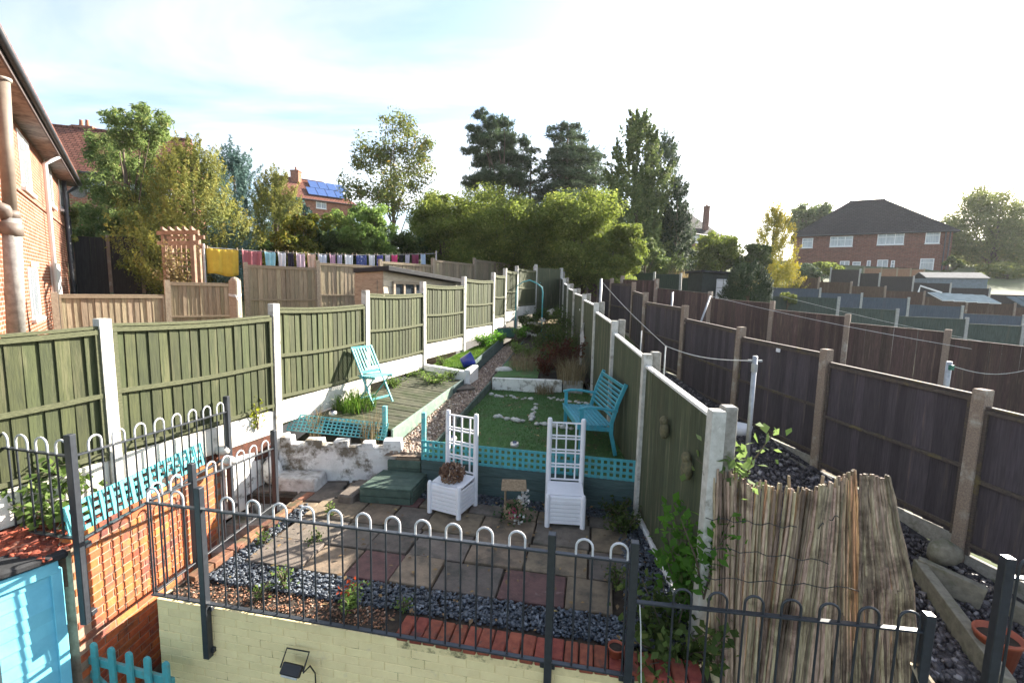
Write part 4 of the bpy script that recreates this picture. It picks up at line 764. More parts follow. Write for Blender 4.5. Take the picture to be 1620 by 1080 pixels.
# ---------------------------------------------------------------- bench
def bench():
    a=PZ(890,673,lawnz(7.2)); xf=.86; xb=1.3; y0=5.98; y1=7.12; zf=lawnz(6.5)
    a=Vector((xf,y1,0))
    r=root('garden_bench',((xf+xb)/2,(y0+y1)/2,zf),'teal slatted garden bench with curved arms against the mossy fence','bench')
    sk=.06
    def B(u,v,z): return Vector((xf+u+sk*(1-v)*1.4,y0+(y1-y0)*v,zf+z))           # u: depth 0 front .. , v: 0 near .. 1 far
    for v in(.02,.98):
        MB().beam(B(.02,v,0),B(.02,v,.62),.05,.045,up=(0,1,0)).build('front_leg',bench_teal,r,bevel=.004)
        m=MB(); pts=[B(.5,v,0),B(.43,v,.3),B(.43,v,.45),B(.5,v,.72),B(.6,v,.98)]
        for i in range(4): m.beam(pts[i],pts[i+1]+(pts[i+1]-pts[i])*.03,.05,.045,up=(0,1,0))
        m.build('back_leg',bench_teal,r,bevel=.004)
        arm=[B(-.03,v,.63),B(.1,v,.66),B(.25,v,.655),B(.4,v,.63),B(.5,v,.62)]; m=MB()
        for i in range(4): m.beam(arm[i],arm[i+1]+(arm[i+1]-arm[i])*.04,.065,.03)
        m.build('armrest',bench_teal,r,bevel=.004)
        MB().beam(B(.03,v,.38),B(.44,v,.36),.035,.06).build('seat_rail',bench_teal,r,bevel=.003)
    for k in range(9):
        u=-.01+k*.052; z=.425-.015*math.sin(k/8*3.1)-(.03 if k==0 else 0)*0
        MB().beam(B(u,0,z),B(u,1,z),.042,.02).build('seat_slat',bench_teal,r,bevel=.003)
    MB().beam(B(-.012,.02,.385),B(-.012,.98,.385),.03,.07).build('front_apron',bench_teal,r,bevel=.003)
    for k in range(8):
        f=.1+.115*k; z=.47+.5*f; u=.43+.16*f
        if k==7: z+=.02
        MB().beam(B(u,.03,z),B(u,.97,z),.018,.042 if k<7 else .06,up=(-.3,0,1)).build('back_slat',bench_teal,r,bevel=.003)
bench()
# ---------------------------------------------------------------- folding chair
def chair():
    loc=(-2.3,7.5,2.47); rz=-.55
    r=root('folding_chair',loc,'turquoise slatted folding chair on the deck by the sunlit fence','chair'); c,s=math.cos(rz),math.sin(rz)
    def X(x,y,z): return Vector((loc[0]+x*c-y*s,loc[1]+x*s+y*c,loc[2]+z))     # x: forward, y: sideways
    for y in(-.19,.19):
        MB().beam(X(.22,y*1.08,0),X(-.3,y*1.08,.92),.022,.038,up=(0,1,.2)).build('back_leg',teal_lit,r,bevel=.003)
        MB().beam(X(-.22,y*.85,0),X(.2,y*.85,.46),.022,.036,up=(0,1,.2)).build('seat_leg',teal_lit,r,bevel=.003)
        MB().beam(X(-.13,y*.95,.43),X(.24,y*.95,.45),.022,.03).build('seat_rail',teal_lit,r,bevel=.003)
    for k in range(7): MB().beam(X(-.13+.058*k,-.21,.458+.003*k),X(-.13+.058*k,.21,.458+.003*k),.046,.014).build('seat_slat',teal_lit,r,bevel=.002)
    for z in(.9,.52): 
        x=.22-.52*z/.92; MB().beam(X(x,-.2,z),X(x,.2,z),.018,.05,up=(0,0,1)).build('back_rail',teal_lit,r,bevel=.002)
    for k in range(6):
        y=-.15+.06*k; MB().beam(X(.22-.52*.53/.92,y,.53),X(.22-.52*.9/.92,y,.9),.03,.012,up=(X(1,0,0)-X(0,0,0))).build('back_slat',teal_lit,r,bevel=.002)
    for x,z in((.16,.1),(-.17,.06)): MB().beam(X(x,-.19,z),X(x,.19,z),.018,.034,up=(0,0,1)).build('stretcher',teal_lit,r,bevel=.002)
chair()
# ---------------------------------------------------------------- garden arch
def arch():
    pa=PL(815,525,(0.02,15.0),(1,.35))[0]; y=15.0; xa=.1; xb=.98; zb=3.0; zt=4.62
    r=root('garden_arch',((xa+xb)/2,y,zb),'turquoise painted metal garden arch at the far end of the path','arch'); tm=teal
    for dy in(-.02,.32):
        L=[Vector((xa,y+dy,zb)),Vector((xa,y+dy,zt-.25)),Vector((xa+.03,y+dy,zt-.1)),Vector((xa+.2,y+dy,zt+.03)),Vector(((xa+xb)/2,y+dy,zt+.1)),Vector((xb-.2,y+dy,zt+.0)),Vector((xb-.03,y+dy,zt-.13)),Vector((xb,y+dy,zt-.28)),Vector((xb,y+dy,zb))]
        MB().tube(L,.014,8).build('hoop_frame',tm,r,smooth=True)
    for x in(xa,xb):
        for k in range(9): MB().beam((x,y-.02,zb+.15+.17*k),(x,y+.32,zb+.15+.17*k),.014,.014).build('rung',tm,r)
    for k in range(5):
        f=(k+.5)/5; x=xa+(xb-xa)*f; z=zt+.1-.5*(f-.5)**2*1.0; MB().beam((x,y-.02,z),(x,y+.32,z),.014,.014).build('rung',tm,r)
arch()
def trough(label,p,w,d,h,mat,rz=0):
    r=root('plant_trough',p,label,'planter'); m=MB(); x,y,z=p; c,s=math.cos(rz),math.sin(rz)
    q=lambda u,v,zz:(x+u*c-v*s,y+u*s+v*c,z+zz)
    m.hexa([q(-w*.42,-d*.42,0),q(w*.42,-d*.42,0),q(w*.42,d*.42,0),q(-w*.42,d*.42,0)],[q(-w/2,-d/2,h),q(w/2,-d/2,h),q(w/2,d/2,h),q(-w/2,d/2,h)]); m.build('tub',mat,r,bevel=.015,seg=2)
    MB().hexa([q(-w*.47,-d*.47,h+.001),q(w*.47,-d*.47,h+.001),q(w*.47,d*.47,h+.001),q(-w*.47,d*.47,h+.001)],[q(-w*.45,-d*.45,h+.012),q(w*.45,-d*.45,h+.012),q(w*.45,d*.45,h+.012),q(-w*.45,d*.45,h+.012)]).build('soil',soil,r)
tub=M('green_plastic_tub',(.05,.13,.115),(.035,.1,.085),8,.5)
trough('dark teal plant trough by the fence just before the arch',(-.22,13.9,2.95),.62,.3,.28,tub,.35)
trough('dark teal tub among plants on the right of the path end',(.98,12.6,2.8),.42,.36,.42,M('dark_teal_tub',(.025,.075,.08),(.018,.05,.055),8,.5))
MB().box((.72,14.9,3.32),(.45,.24,.06),rz=-.1).build('stone_slab',concrete_grey,bevel=.01,label='small pale stone slab seat beneath the arch',cat='slab')
# blue tub lying on the upper lawn
bq=Vector((-1.1,9.95,2.76)); m=MB(); m.lathe([(.0,0),(.11,0),(.15,.26),(.16,.27),(.135,.25),(.1,.02),(0,.02)],(0,0,0),20)
Rm=Euler((0,1.15,.3)).to_matrix(); m.v=[tuple(bq+Rm@Vector(v)) for v in m.v]; m.build('blue_bucket',M('blue_plastic',(.02,.04,.3),(.015,.03,.22),8,.35),smooth=True,label='deep blue plastic bucket tipped over behind the white kerb',cat='bucket')
# ---------------------------------------------------------------- white stones in a cross on the turf, and others
sp=[]
ORD='first second third fourth fifth sixth seventh eighth ninth tenth eleventh twelfth thirteenth fourteenth'.split()
def stones(px0,py0,px1,py1,n,zf,sz,lab,grp):
    for k in range(n):
        f=k/(n-1) if n>1 else 0; p=PZ(px0+(px1-px0)*f+random.uniform(-2,2),py0+(py1-py0)*f+random.uniform(-1.5,1.5),zf); s=sz*random.uniform(.7,1.3)
        m=MB(); m.blob((p.x,p.y,p.z+s*.25),(s*.6,s*.45,s*.4),1,.18,k*7+n); m.build('stone',white_stone,smooth=True,label=ORD[k]+' '+lab,cat='stone',group=grp)
stones(786,660,826,668,9,2.23,.085,'white stone from the left in the near left row on the turf','near left row of turf stones')
stones(778,626,842,633,12,2.29,.08,'white stone from the left in the far left row on the turf','far left row of turf stones')
stones(840,666,848,640,11,2.25,.085,'white stone from the near end in the centre line on the turf','centre line of turf stones')
stones(850,671,905,678,9,2.22,.085,'white stone from the left in the near right row, before the bench','near right row of turf stones')
stones(866,630,936,642,14,2.27,.085,'white stone from the left in the far right row, behind the bench','far right row of turf stones')
stones(822,530,862,531,9,2.95,.14,'pale stone from the left in the row below the arch','stones below the arch')
for (px,py,z,s,lb) in((797,585,2.62,.2,'pale boulder at the corner of the concrete edging and the path'),(835,553,2.7,.14,'small pale rock at the path edge by the red shrub'),(838,580,2.6,.14,'small flat rock on the turf by the grasses')):
    p=PZ(px,py,z); m=MB(); m.blob((p.x,p.y,z),(s,s*.7,s*.4),2,.08,int(px)); m.build('rock',white_stone,smooth=True,label=lb,cat='rock')
for k,(px,py,z,s) in enumerate(((372,690,2.45,.12),(352,712,2.4,.09),(362,728,2.33,.08))):
    p=PZ(px,py,z); m=MB(); m.blob((p.x,p.y,z),(s,s*.8,s*.7),2,.12,k); m.build('rock',white_stone,smooth=True,label=['white rock on the bark bed nearest the castellated wall','white rock on the bark bed beside the railing post','lowest white rock on the bark bed by the trellis end'][k],cat='rock')
m=MB(); p=Vector((-3.72,4.55,2.32)); m.blob(p,(.2,.28,.16),2,.1,5); m.build('bark_mound',M('mound_earth',(.09,.06,.045),(.05,.03,.022),25,.95,.6),smooth=True,label='brown soil mound under chicken wire on the bark bed',cat='mound')
# chicken wire
cwr=MB()
for k in range(14):
    for sgn in(1,-1):
        pts=[(-3.62-.012*j*0,3.5+.1*k+sgn*.05*(j%2),2.24+.035*j) for j in range(7)]; cwr.tube(pts,.0018,3,False)
cwr.build('chicken_wire',M('green_wire',(.09,.16,.13),None,9,.5),label='low green chicken wire along the bark bed edge',cat='wire mesh')
# ---------------------------------------------------------------- owls on the fence
def wall_owl(label,px,py,h,seed):
    p,_=PL(px,py,(Rp.x-.03,Rp.y),(Rd.x,Rd.y)); om=M('mossy_ornament%d'%seed,(.17,.15,.08),(.08,.075,.045),30,.9,.5)
    r=root('fence_ornament',p,label,'ornament'); m=MB(); m.blob(p+Vector((-.03,0,0)),(.045,.06,h*.5),2,.06,seed); m.build('body',om,r,smooth=True)
    m=MB(); m.blob(p+Vector((-.035,.01,h*.48)),(.04,.05,.05),2,.05,seed+1); m.build('head',om,r,smooth=True); return r
wall_owl('small mossy owl ornament hung high on the mossy fence',1056,680,.18,3)
wall_owl('long mossy bird ornament hung lower on the mossy fence',1092,742,.2,8)
bf=root('metal_ornament',(1.66,11.0,3.3),'pale leaf shaped metal ornament on the fence behind the red shrub','ornament')
m=MB()
for k in range(9): 
    a=Vector((1.66,10.8-.05*k,3.1+.02*k)); m.tube([a,a+Vector((-.02,.1,.25)),a+Vector((-.02,.02,.42))],.012,5)
m.build('strips',galv,bf)
m=MB(); m.blob((1.63,11.1,3.95),(.01,.05,.03),1,.1); m.build('fence_motif',white_paint,label='tiny white butterfly motif on the shaded fence',cat='motif')
# ---------------------------------------------------------------- floodlight on cream wall
fl=root('floodlight',WP(480,1050)[0],'black floodlight on a bent bracket fixed to the cream wall','floodlight'); fp=WP(474,1043)[0]+Vector((-e2.x,-e2.y,0))*.1; blk=M('black_lamp_metal',(.02,.02,.022),None,9,.4)
MB().box(fp,(.17,.045,.085),rz=RZ-.05,rx=-.75).build('lamp_body',blk,fl,bevel=.008)
nfl=Vector((-e2.x*.73,-e2.y*.73,.0))
MB().box(fp+Vector((-e2.x*.02,-e2.y*.02,-.02)),(.145,.012,.058),rz=RZ-.05,rx=-.75).build('lens',M('lamp_glass',(.55,.55,.5),None,9,.15),fl,bevel=.003)
m=MB(); a=fp-Vector((e1.x,e1.y,0))*.1; b=fp+Vector((e1.x,e1.y,0))*.1; up=Vector((e2.x*.085,e2.y*.085,.1)); m.tube([a,a+up,b+up,b],.007,6); m.build('bracket',blk,fl)
m=MB(); m.tube([b+Vector((0,0,-.01)),b+Vector((.03,.06,.0)),b+Vector((.05,.1,-.1)),b+Vector((.06,.1,-.5))],.006,6); m.build('cable',blk,fl)
# ---------------------------------------------------------------- right neighbour's bits
def pole(name,label,x,y,z0,z1,rad,mat,cat='pole',lean=(0,0),cross=False):
    r=root(name,(x,y,z0),label,cat); MB().tube([(x,y,z0),(x+lean[0],y+lean[1],z1)],rad,12).build('shaft',mat,r,smooth=True)
    if cross:
        MB().beam((x+lean[0]-.09,y+lean[1],z1-.06),(x+lean[0]+.09,y+lean[1],z1-.06),.02,.025).build('cross_arm',mat,r); MB().tube([(x+lean[0],y+lean[1],z1-.2),(x+lean[0],y+lean[1],z1-.1)],rad*1.25,12).build('collar',mat,r)
    return Vector((x+lean[0],y+lean[1],z1))
pz=PY(1195,563,5.7); k1=pole('clothes_post','galvanised clothes post with short cross arm behind the reed screen',pz.x,pz.y,1.7,pz.z,.03,galv,cross=True)
pz2=PY(1053,547,8.2); k2=pole('clothes_prop','thin white clothes prop between the two dark fences',pz2.x,pz2.y,2.1,pz2.z,.012,white_line)
pz3=PY(1015,523,9.6); pole('clothes_prop','thinner white prop further up beside the green fence',pz3.x,pz3.y,2.3,pz3.z,.012,white_line)
pz4=PY(951,441,13.0); k4=pole('clothes_post','pale clothes post at the top of the dark gravel garden',pz4.x,pz4.y,2.6,pz4.z,.035,galv)
def line(label,pts,rad=.006): MB().tube(pts,rad,5).build('washing_line',white_line,label=label,cat='washing line')
def sagline(a,b,s,n=10): return [a.lerp(b,i/n)-Vector((0,0,s*math.sin(math.pi*i/n))) for i in range(n+1)]
line('washing line running from the pale post down to the galvanised post',sagline(k4-Vector((0,0,.05)),k2,.05)+sagline(k2,k1-Vector((0,0,.06)),.08)[1:])
pz5=PY(1115,468,14.4); k5=pole('clothes_prop','leaning pale prop in the red brown fence garden',PY(1100,520,14.0).x,14.0,3.0,pz5.z,.03,galv,lean=(PY(1124,462,14.4).x-PY(1100,520,14.0).x,.4))
p6=PY(1502,572,8.4); k6=pole('clothes_post','short grey clothes post between the purple and red brown fences',p6.x,p6.y,2.2,p6.z,.045,galv)
line('washing line sloping right across the red brown fence',sagline(k5,PY(1660,572,9.6),.1))
line('slack washing line with knots at the right edge',sagline(k6-Vector((0,0,.06)),PY(1660,575,7.8),.18))
MB().box(k6+Vector((0,-.05,-.1)),(.07,.05,.09)).build('green_clamp',M('green_clamp',(.03,.18,.13),None,9,.5),label='green line tensioner on the short grey clothes post',cat='clamp')
line('thin washing line across the grey green fence',sagline(PY(1235,468,17.5),PY(1660,560,14.0),.1))
pz7=PY(1064,462,14.0); pole('clothes_post','slim grey post standing before the red brown fence',pz7.x,pz7.y,2.6,pz7.z,.03,galv)
# bowl, buckets, kerbs, boulder
bw=PZ(1168,690,1.98); MB().lathe([(0,0),(.1,0),(.19,.1),(.21,.2),(.19,.2),(.15,.12),(0,.08)],bw,24).build('white_bowl',plastic_white,smooth=True,label='white round bowl planter behind the reed screen',cat='bowl')
def pot(label,p,r,h,mat,nm='plant_pot'):
    ro=root(nm,p,label,'pot'); MB().lathe([(0,0),(r*.72,0),(r*.95,h*.86),(r,h*.86),(r*1.02,h),(r*.92,h),(r*.8,h*.5),(0,h*.45)],p,22).build('pot_body',mat,ro,smooth=True)
    MB().lathe([(r*.87,h*.82),(0,h*.84)],p,22).build('soil',soil,ro)
tc=M('terracotta_plastic',(.4,.1,.05),(.3,.075,.04),8,.55)
pot('orange red bucket on the dark gravel at the lower right',PZ(1572,1050,1.5),.15,.27,tc,'bucket')
pot('terracotta pot half hidden in the shrub by the corner railing post',PZ(1062,1040,1.42),.11,.22,tc)
pot('small terracotta pot at the foot of the railing, below the mossy fence',PZ(974,1040,1.7),.06,.1,tc)
kz=M('mossy_kerb_concrete',(.26,.235,.18),(.17,.15,.115),14,.9,.5,c3=(.12,.12,.07),scale2=3,amt3=.4)
def kerb(label,a,b,w,h,zoff=0): a=Vector(a);b=Vector(b); MB().beam(a,b,w,h).build('kerb',kz,bevel=.005,label=label,cat='kerb')
kerb('mossy concrete kerb running towards the orange red bucket',PZ(1450,905,1.64),PZ(1590,1100,1.52),.09,.3)
kerb('short concrete kerb below the boulder along the purple brown fence',PZ(1448,896,1.7),PZ(1556,946,1.62),.09,.22)
kerb('concrete kerb at the far right beside the purple brown fence',PZ(1590,960,1.55),PZ(1680,1010,1.5),.09,.2)
kerb('pale concrete kerb along the foot of the purple brown fence',PZ(1180,690,1.95),PZ(1278,748,1.78),.07,.14)
p=PZ(1492,885,1.68); m=MB(); m.blob(p+Vector((0,0,.08)),(.17,.13,.14),2,.12,3); m.build('boulder',kz,smooth=True,label='mossy boulder on the kerb beneath the purple brown fence post',cat='boulder')
for a,b,lb in((1231,553,'white tag on the purple brown fence, topmost panel'),(1270,556,'small vent label on the second purple brown panel')): pass
tg,_=PL(1231,554,(Bp.x-.06,Bp.y),(Bd.x,Bd.y)); MB().box(tg,(.02,.1,.06)).build('fence_tag',plastic_white,bevel=.004,label='small white fitting on the purple brown fence',cat='fitting')
# ================================================================ HOUSES
brk_sun=brickmat('sunlit_red_brick',(.27,.092,.052),(.2,.066,.04),(.34,.26,.2))
brk_far=brickmat('plum_red_brick',(.2,.075,.05),(.14,.05,.038),(.2,.14,.11),.45,.15,.02)
brk_mid=brickmat('orange_red_brick',(.34,.12,.065),(.24,.085,.05),(.34,.26,.2),.3,.1,.014)
tile_red=brickmat('red_roof_tiles',(.25,.11,.08),(.18,.08,.058),(.08,.04,.03),.33,.3,.03,bump=.8)
tile_dark=brickmat('dark_roof_tiles',(.034,.033,.037),(.022,.022,.026),(.012,.012,.012),.4,.3,.03,bump=.7)
upvc_d=M('black_downpipe',(.05,.055,.065),None,9,.5)
def window(parent,p0,d,n,s0,s1,z0,z1,lights=2,transom=True,sill=True,fm=None,dep=.07,fw=.07,pm=None):
    """white framed window on the wall plane p0+s*d, n = outward"""
    fm=fm or upvc; Q=lambda s,o,z:Vector((p0.x+d.x*s+n.x*o,p0.y+d.y*s+n.y*o,z))
    m=MB()
    def bar(a0,a1,b0,b1,o0,o1): m.hexa([Q(a0,o1,b0),Q(a1,o1,b0),Q(a1,o0,b0),Q(a0,o0,b0)],[Q(a0,o1,b1),Q(a1,o1,b1),Q(a1,o0,b1),Q(a0,o0,b1)])
    bar(s0,s1,z0,z0+fw,-.05,dep); bar(s0,s1,z1-fw,z1,-.05,dep); bar(s0,s0+fw,z0+fw,z1-fw,-.05,dep); bar(s1-fw,s1,z0+fw,z1-fw,-.05,dep)
    for k in range(1,lights): c=s0+(s1-s0)*k/lights; bar(c-.03,c+.03,z0+fw,z1-fw,-.05,dep-.01)
    if transom: c=z1-(z1-z0)*.34; bar(s0+fw,s1-fw,c-.025,c+.025,-.05,dep-.015)
    w=m.build('window',fm,parent)
    for k in range(lights):
        a=s0+(s1-s0)*k/lights+.03; b=s0+(s1-s0)*(k+1)/lights-.03; g=MB(); g.hexa([Q(a,.02,z0+.04),Q(b,.02,z0+.04),Q(b,.0,z0+.04),Q(a,.0,z0+.04)],[Q(a,.02,z1-.04),Q(b,.02,z1-.04),Q(b,0,z1-.04),Q(a,0,z1-.04)]); g.build('pane',pm or GLASS,w)
    if sill: g=MB(); g.hexa([Q(s0-.05,dep+.06,z0-.08),Q(s1+.05,dep+.06,z0-.08),Q(s1+.05,-.02,z0-.08),Q(s0-.05,-.02,z0-.08)],[Q(s0-.05,dep+.06,z0-.01),Q(s1+.05,dep+.06,z0-.01),Q(s1+.05,-.02,z0-.01),Q(s0-.05,-.02,z0-.01)]); g.build('sill',fm,w)
    return w
def house(name,label,p0,p1,depth,zb,ze,zr,hipl,hipr,wall_m,roof_m,oh=.35,cat='house',fascia_m=None,uvroof=True):
    p0=Vector(p0);p1=Vector(p1); d=(p1-p0); L=d.length; d.normalize(); n=Vector((d.y,-d.x)); b=-n
    r=root(name,((p0.x+p1.x)/2,(p0.y+p1.y)/2,zb),label,cat); Q=lambda s,o,z:Vector((p0.x+d.x*s+b.x*o,p0.y+d.y*s+b.y*o,z))
    MB().hexa([Q(0,0,zb-1.5),Q(L,0,zb-1.5),Q(L,depth,zb-1.5),Q(0,depth,zb-1.5)],[Q(0,0,ze),Q(L,0,ze),Q(L,depth,ze),Q(0,depth,ze)]).build('wall',wall_m,r,uv=True)
    m=MB(); e=[Q(-oh,-oh,ze),Q(L+oh,-oh,ze),Q(L+oh,depth+oh,ze),Q(-oh,depth+oh,ze)]; rl=Q(-oh+hipl,depth/2,zr); rr=Q(L+oh-hipr,depth/2,zr)
    up=Vector((0,0,.12)); E2=[x+up for x in e]
    m.add(e+E2+[rl,rr],[(3,2,1,0),(0,1,5,4),(1,2,6,5),(2,3,7,6),(3,0,4,7),(4,5,9,8),(6,7,8,9),(5,6,9),(7,4,8)]); ro=m.build('roof',roof_m,r,uv=True)
    m=MB(); m.tube([Q(-oh,-oh-.05,ze+.06),Q(L+oh,-oh-.05,ze+.06)],.06,8); m.build('gutter',fascia_m or upvc_d,r)
    m=MB(); m.tube([rl+Vector((0,0,.02)),rr+Vector((0,0,.02))],.1,8); m.build('ridge_tiles',roof_m,ro,uv=True)
    return r,ro,Q,d,n,p0,L
def chimney(parent,c,w,d,z0,z1,mat,pots=2,rz=0):
    m=MB(); m.box((c.x,c.y,(z0+z1)/2),(w,d,z1-z0),rz=rz); m.box((c.x,c.y,z1-.12),(w+.12,d+.12,.12),rz=rz); o=m.build('chimney',mat,parent,uv=True)
    m=MB()
    for k in range(pots): x=c.x+(k-(pots-1)/2)*.45*math.cos(rz); m.lathe([(.11,0),(.13,.1),(.1,.4),(.12,.45),(.09,.45)],(x,c.y,z1),10)
    m.build('chimney_pot',M('chimney_pot_clay',(.4,.17,.1),None,9,.8),parent,smooth=True)
# --- left neighbour house
ld=Vector((-.64,.77)).normalized(); lp0=Vector((-10.1,9.6))
def LH(px,py): return PL(px,py,(lp0.x,lp0.y),(ld.x,ld.y))
sN=-6.0; sF=LH(106,400)[1]
hz=LH(46,222)[0].z
a=lp0+ld*sN; bq=lp0+ld*sF
# front must run so that the outward normal faces the garden
hl=root('brick_house',(a.x,a.y,2.6),'red brick house with wide soffit at the left edge of the picture','house')
nH=Vector((ld.y,-ld.x)); nb_=-nH
def HQ(s,o,z): return Vector((lp0.x+ld.x*s+nH.x*o,lp0.y+ld.y*s+nH.y*o,z))
MB().hexa([HQ(sN,0,1.5),HQ(sF,0,1.5),HQ(sF,-7,1.5),HQ(sN,-7,1.5)],[HQ(sN,0,hz),HQ(sF,0,hz),HQ(sF,-7,hz),HQ(sN,-7,hz)]).build('wall',brk_sun,hl,uv=True)
soff=M('weathered_soffit',(.3,.25,.23),(.17,.13,.12),6,.85,.3,c3=(.09,.07,.07),scale2=2,amt3=.42)
k=0; s=sN
while s<sF+.3:
    s1=min(s+1.2,sF+.35); MB().hexa([HQ(s,.0,hz),HQ(s1-.015,.0,hz),HQ(s1-.015,.36,hz-.0),HQ(s,.36,hz-.0)][::-1],[HQ(s,.0,hz+.03),HQ(s1-.015,.0,hz+.03),HQ(s1-.015,.36,hz+.03),HQ(s,.36,hz+.03)][::-1]).build('soffit_board',soff,hl); s=s1
MB().hexa([HQ(sN,.36,hz-.02),HQ(sF+.35,.36,hz-.02),HQ(sF+.35,.39,hz-.02),HQ(sN,.39,hz-.02)][::-1],[HQ(sN,.36,hz+.2),HQ(sF+.35,.36,hz+.2),HQ(sF+.35,.39,hz+.2),HQ(sN,.39,hz+.2)][::-1]).build('fascia',M('dark_fascia',(.1,.075,.07),(.05,.04,.04),8,.7),hl)
m=MB(); m.tube([HQ(sN,.44,hz+.12),HQ(sF+.4,.44,hz+.1)],.06,10); m.build('gutter',upvc_d,hl,smooth=True)
m=MB(); m.hexa([HQ(sN,.46,hz+.2),HQ(sF+.35,.46,hz+.2),HQ(sF-2.5,-3.5,hz+2.7),HQ(sN,-3.5,hz+2.7)],[HQ(sN,.46,hz+.26),HQ(sF+.35,.46,hz+.26),HQ(sF-2.5,-3.5,hz+2.76),HQ(sN,-3.5,hz+2.76)]); m.build('roof',tile_red,hl,uv=True)
# string course of projecting bricks
zst=LH(40,312)[0].z; MB().hexa([HQ(sN,.0,zst),HQ(sF,.0,zst),HQ(sF,.03,zst),HQ(sN,.03,zst)][::-1],[HQ(sN,0,zst+.07),HQ(sF,0,zst+.07),HQ(sF,.03,zst+.07),HQ(sN,.03,zst+.07)][::-1]).build('string_course',brk_sun,hl,uv=True)
CURT=M('curtained_glass',(.4,.42,.44),(.22,.25,.28),3,.1,spec=.8,stretch=(3,3,.3))
def hwin(x0,x1,ym,y0,y1,lights=1,tr=True):
    s0=LH(x0,ym)[1]; s1=LH(x1,ym)[1]; xm=(x0+x1)/2; window(hl,lp0,ld,nH,s0,s1,LH(xm,y1)[0].z,LH(xm,y0)[0].z,lights,tr,True,None,.02,.11,CURT)
hwin(30,46,260,220,298,2); hwin(73,82,300,262,322,1); hwin(46,61,465,424,503,2); hwin(93,98,300,270,330,1)
s0=LH(80,440)[1]; s1=LH(92,440)[1]; MB().hexa([HQ(s0,0,2.6),HQ(s1,0,2.6),HQ(s1,.06,2.6),HQ(s0,.06,2.6)][::-1],[HQ(s0,0,LH(86,418)[0].z),HQ(s1,0,LH(86,418)[0].z),HQ(s1,.06,LH(86,418)[0].z),HQ(s0,.06,LH(86,418)[0].z)][::-1]).build('door',upvc,hl,bevel=.01)
s0=LH(47,418)[1]; s1=LH(60,418)[1]; z1=LH(53,414)[0].z; MB().hexa([HQ(s0,0,z1-.12),HQ(s1,0,z1-.12),HQ(s1,.02,z1-.12),HQ(s0,.02,z1-.12)][::-1],[HQ(s0,0,z1),HQ(s1,0,z1),HQ(s1,.02,z1),HQ(s0,.02,z1)][::-1]).build('lintel',M('buff_lintel',(.5,.4,.22),None,9,.8),hl)
def pipe(px0,py0,py1,rad,mat,nm='downpipe',o=.1,extra=True):
    s=LH(px0,(py0+py1)/2)[1]; z1=LH(px0,py0)[0].z; z0=LH(px0,py1)[0].z; m=MB(); m.tube([HQ(s,o,2.0),HQ(s,o,hz-.25),HQ(s,.36,hz-.02)] if extra else [HQ(s,o,2.0),HQ(s,o,z1)],rad,10); return m.build(nm,mat,hl,smooth=True)
pipe(73,240,518,.05,upvc); pipe(107,280,515,.05,upvc_d); pipe(103,300,515,.06,upvc_d,'soil_pipe',.12,False); pipe(5,380,520,.02,terra if False else M('red_conduit',(.3,.07,.05),None,9,.6),'conduit',.06,False)
p=HQ(LH(111,303)[1],.25,LH(111,303)[0].z); m=MB(); m.lathe([(0,0),(.15,.02),(.25,.07),(.25,.08),(.14,.035),(0,.02)],(0,0,0),20); Rm=Euler((1.3,0,.6)).to_matrix(); m.v=[tuple(p+Rm@Vector(v)) for v in m.v]; m.build('satellite_dish',concrete_grey,hl,smooth=True)
sv=root('soil_vent_pipe',PY(24,530,6.6),'stout brown and grey soil vent pipe at the left edge','pipe'); tp=PY(4,128,6.6); bt=PY(26,530,6.6)
m=MB(); mid=PY(16,335,6.6); m.tube([mid,tp],.075,14); m.build('upper_pipe',M('brown_pipe_paint',(.22,.18,.14),(.17,.135,.105),8,.6),sv,smooth=True)
m=MB(); m.tube([bt,PY(18,345,6.6)],.1,14); m.build('lower_pipe',M('grey_asbestos_pipe',(.3,.29,.27),(.2,.19,.18),14,.9,.3),sv,smooth=True)
m=MB(); m.tube([PY(17,372,6.6),PY(17,352,6.6)],.13,14); m.tube([PY(16,345,6.6),PY(15,333,6.6)],.105,14); m.tube([PY(16,350,6.6),PY(5,330,6.5),PY(-12,325,6.4)],.085,12); m.build('branch_collar',M('brown_pipe_collar',(.17,.135,.11),(.12,.095,.08),8,.6),sv,smooth=True); m=MB(); m.tube([tp,tp+Vector((0,0,.04))],.095,14); m.build('pipe_cap',concrete_grey,sv,smooth=True)
# --- house behind the ash
h2a=PY(40,300,30); h2b=PY(268,300,32.5)
zb2=T(-20,30); ze2=PL(150,277,(h2a.x,h2a.y),(h2b.x-h2a.x,h2b.y-h2a.y))[0].z
r,ro,Q,d,n,p0,L=house('brick_house','red brick house with red tiled roof behind the feathery ash tree',h2a.xy,h2b.xy,8,5.4,ze2,ze2+3.9,0,0,brk_mid,tile_red)
def hw(par,p0,d,n,x0,x1,y0,y1,l=2,tr=True,fm=None):
    xm=(x0+x1)/2; ym=(y0+y1)/2; s0=PL(x0,ym,(p0.x,p0.y),(d.x,d.y))[1]; s1=PL(x1,ym,(p0.x,p0.y),(d.x,d.y))[1]; window(par,p0,d,n,s0,s1,PL(xm,y1,(p0.x,p0.y),(d.x,d.y))[0].z,PL(xm,y0,(p0.x,p0.y),(d.x,d.y))[0].z,l,tr,True,fm,.07,.07,CURT)
for w in((137,166,284,303),(206,222,292,310),(255,272,300,312),(140,172,338,356),(210,226,344,356)): hw(r,p0,d,n,*w)
ch=PY(134,205,34.5); chimney(ro,ch,1.3,.6,ch.z-1.6,ch.z+.2,brk_mid,2,.2)
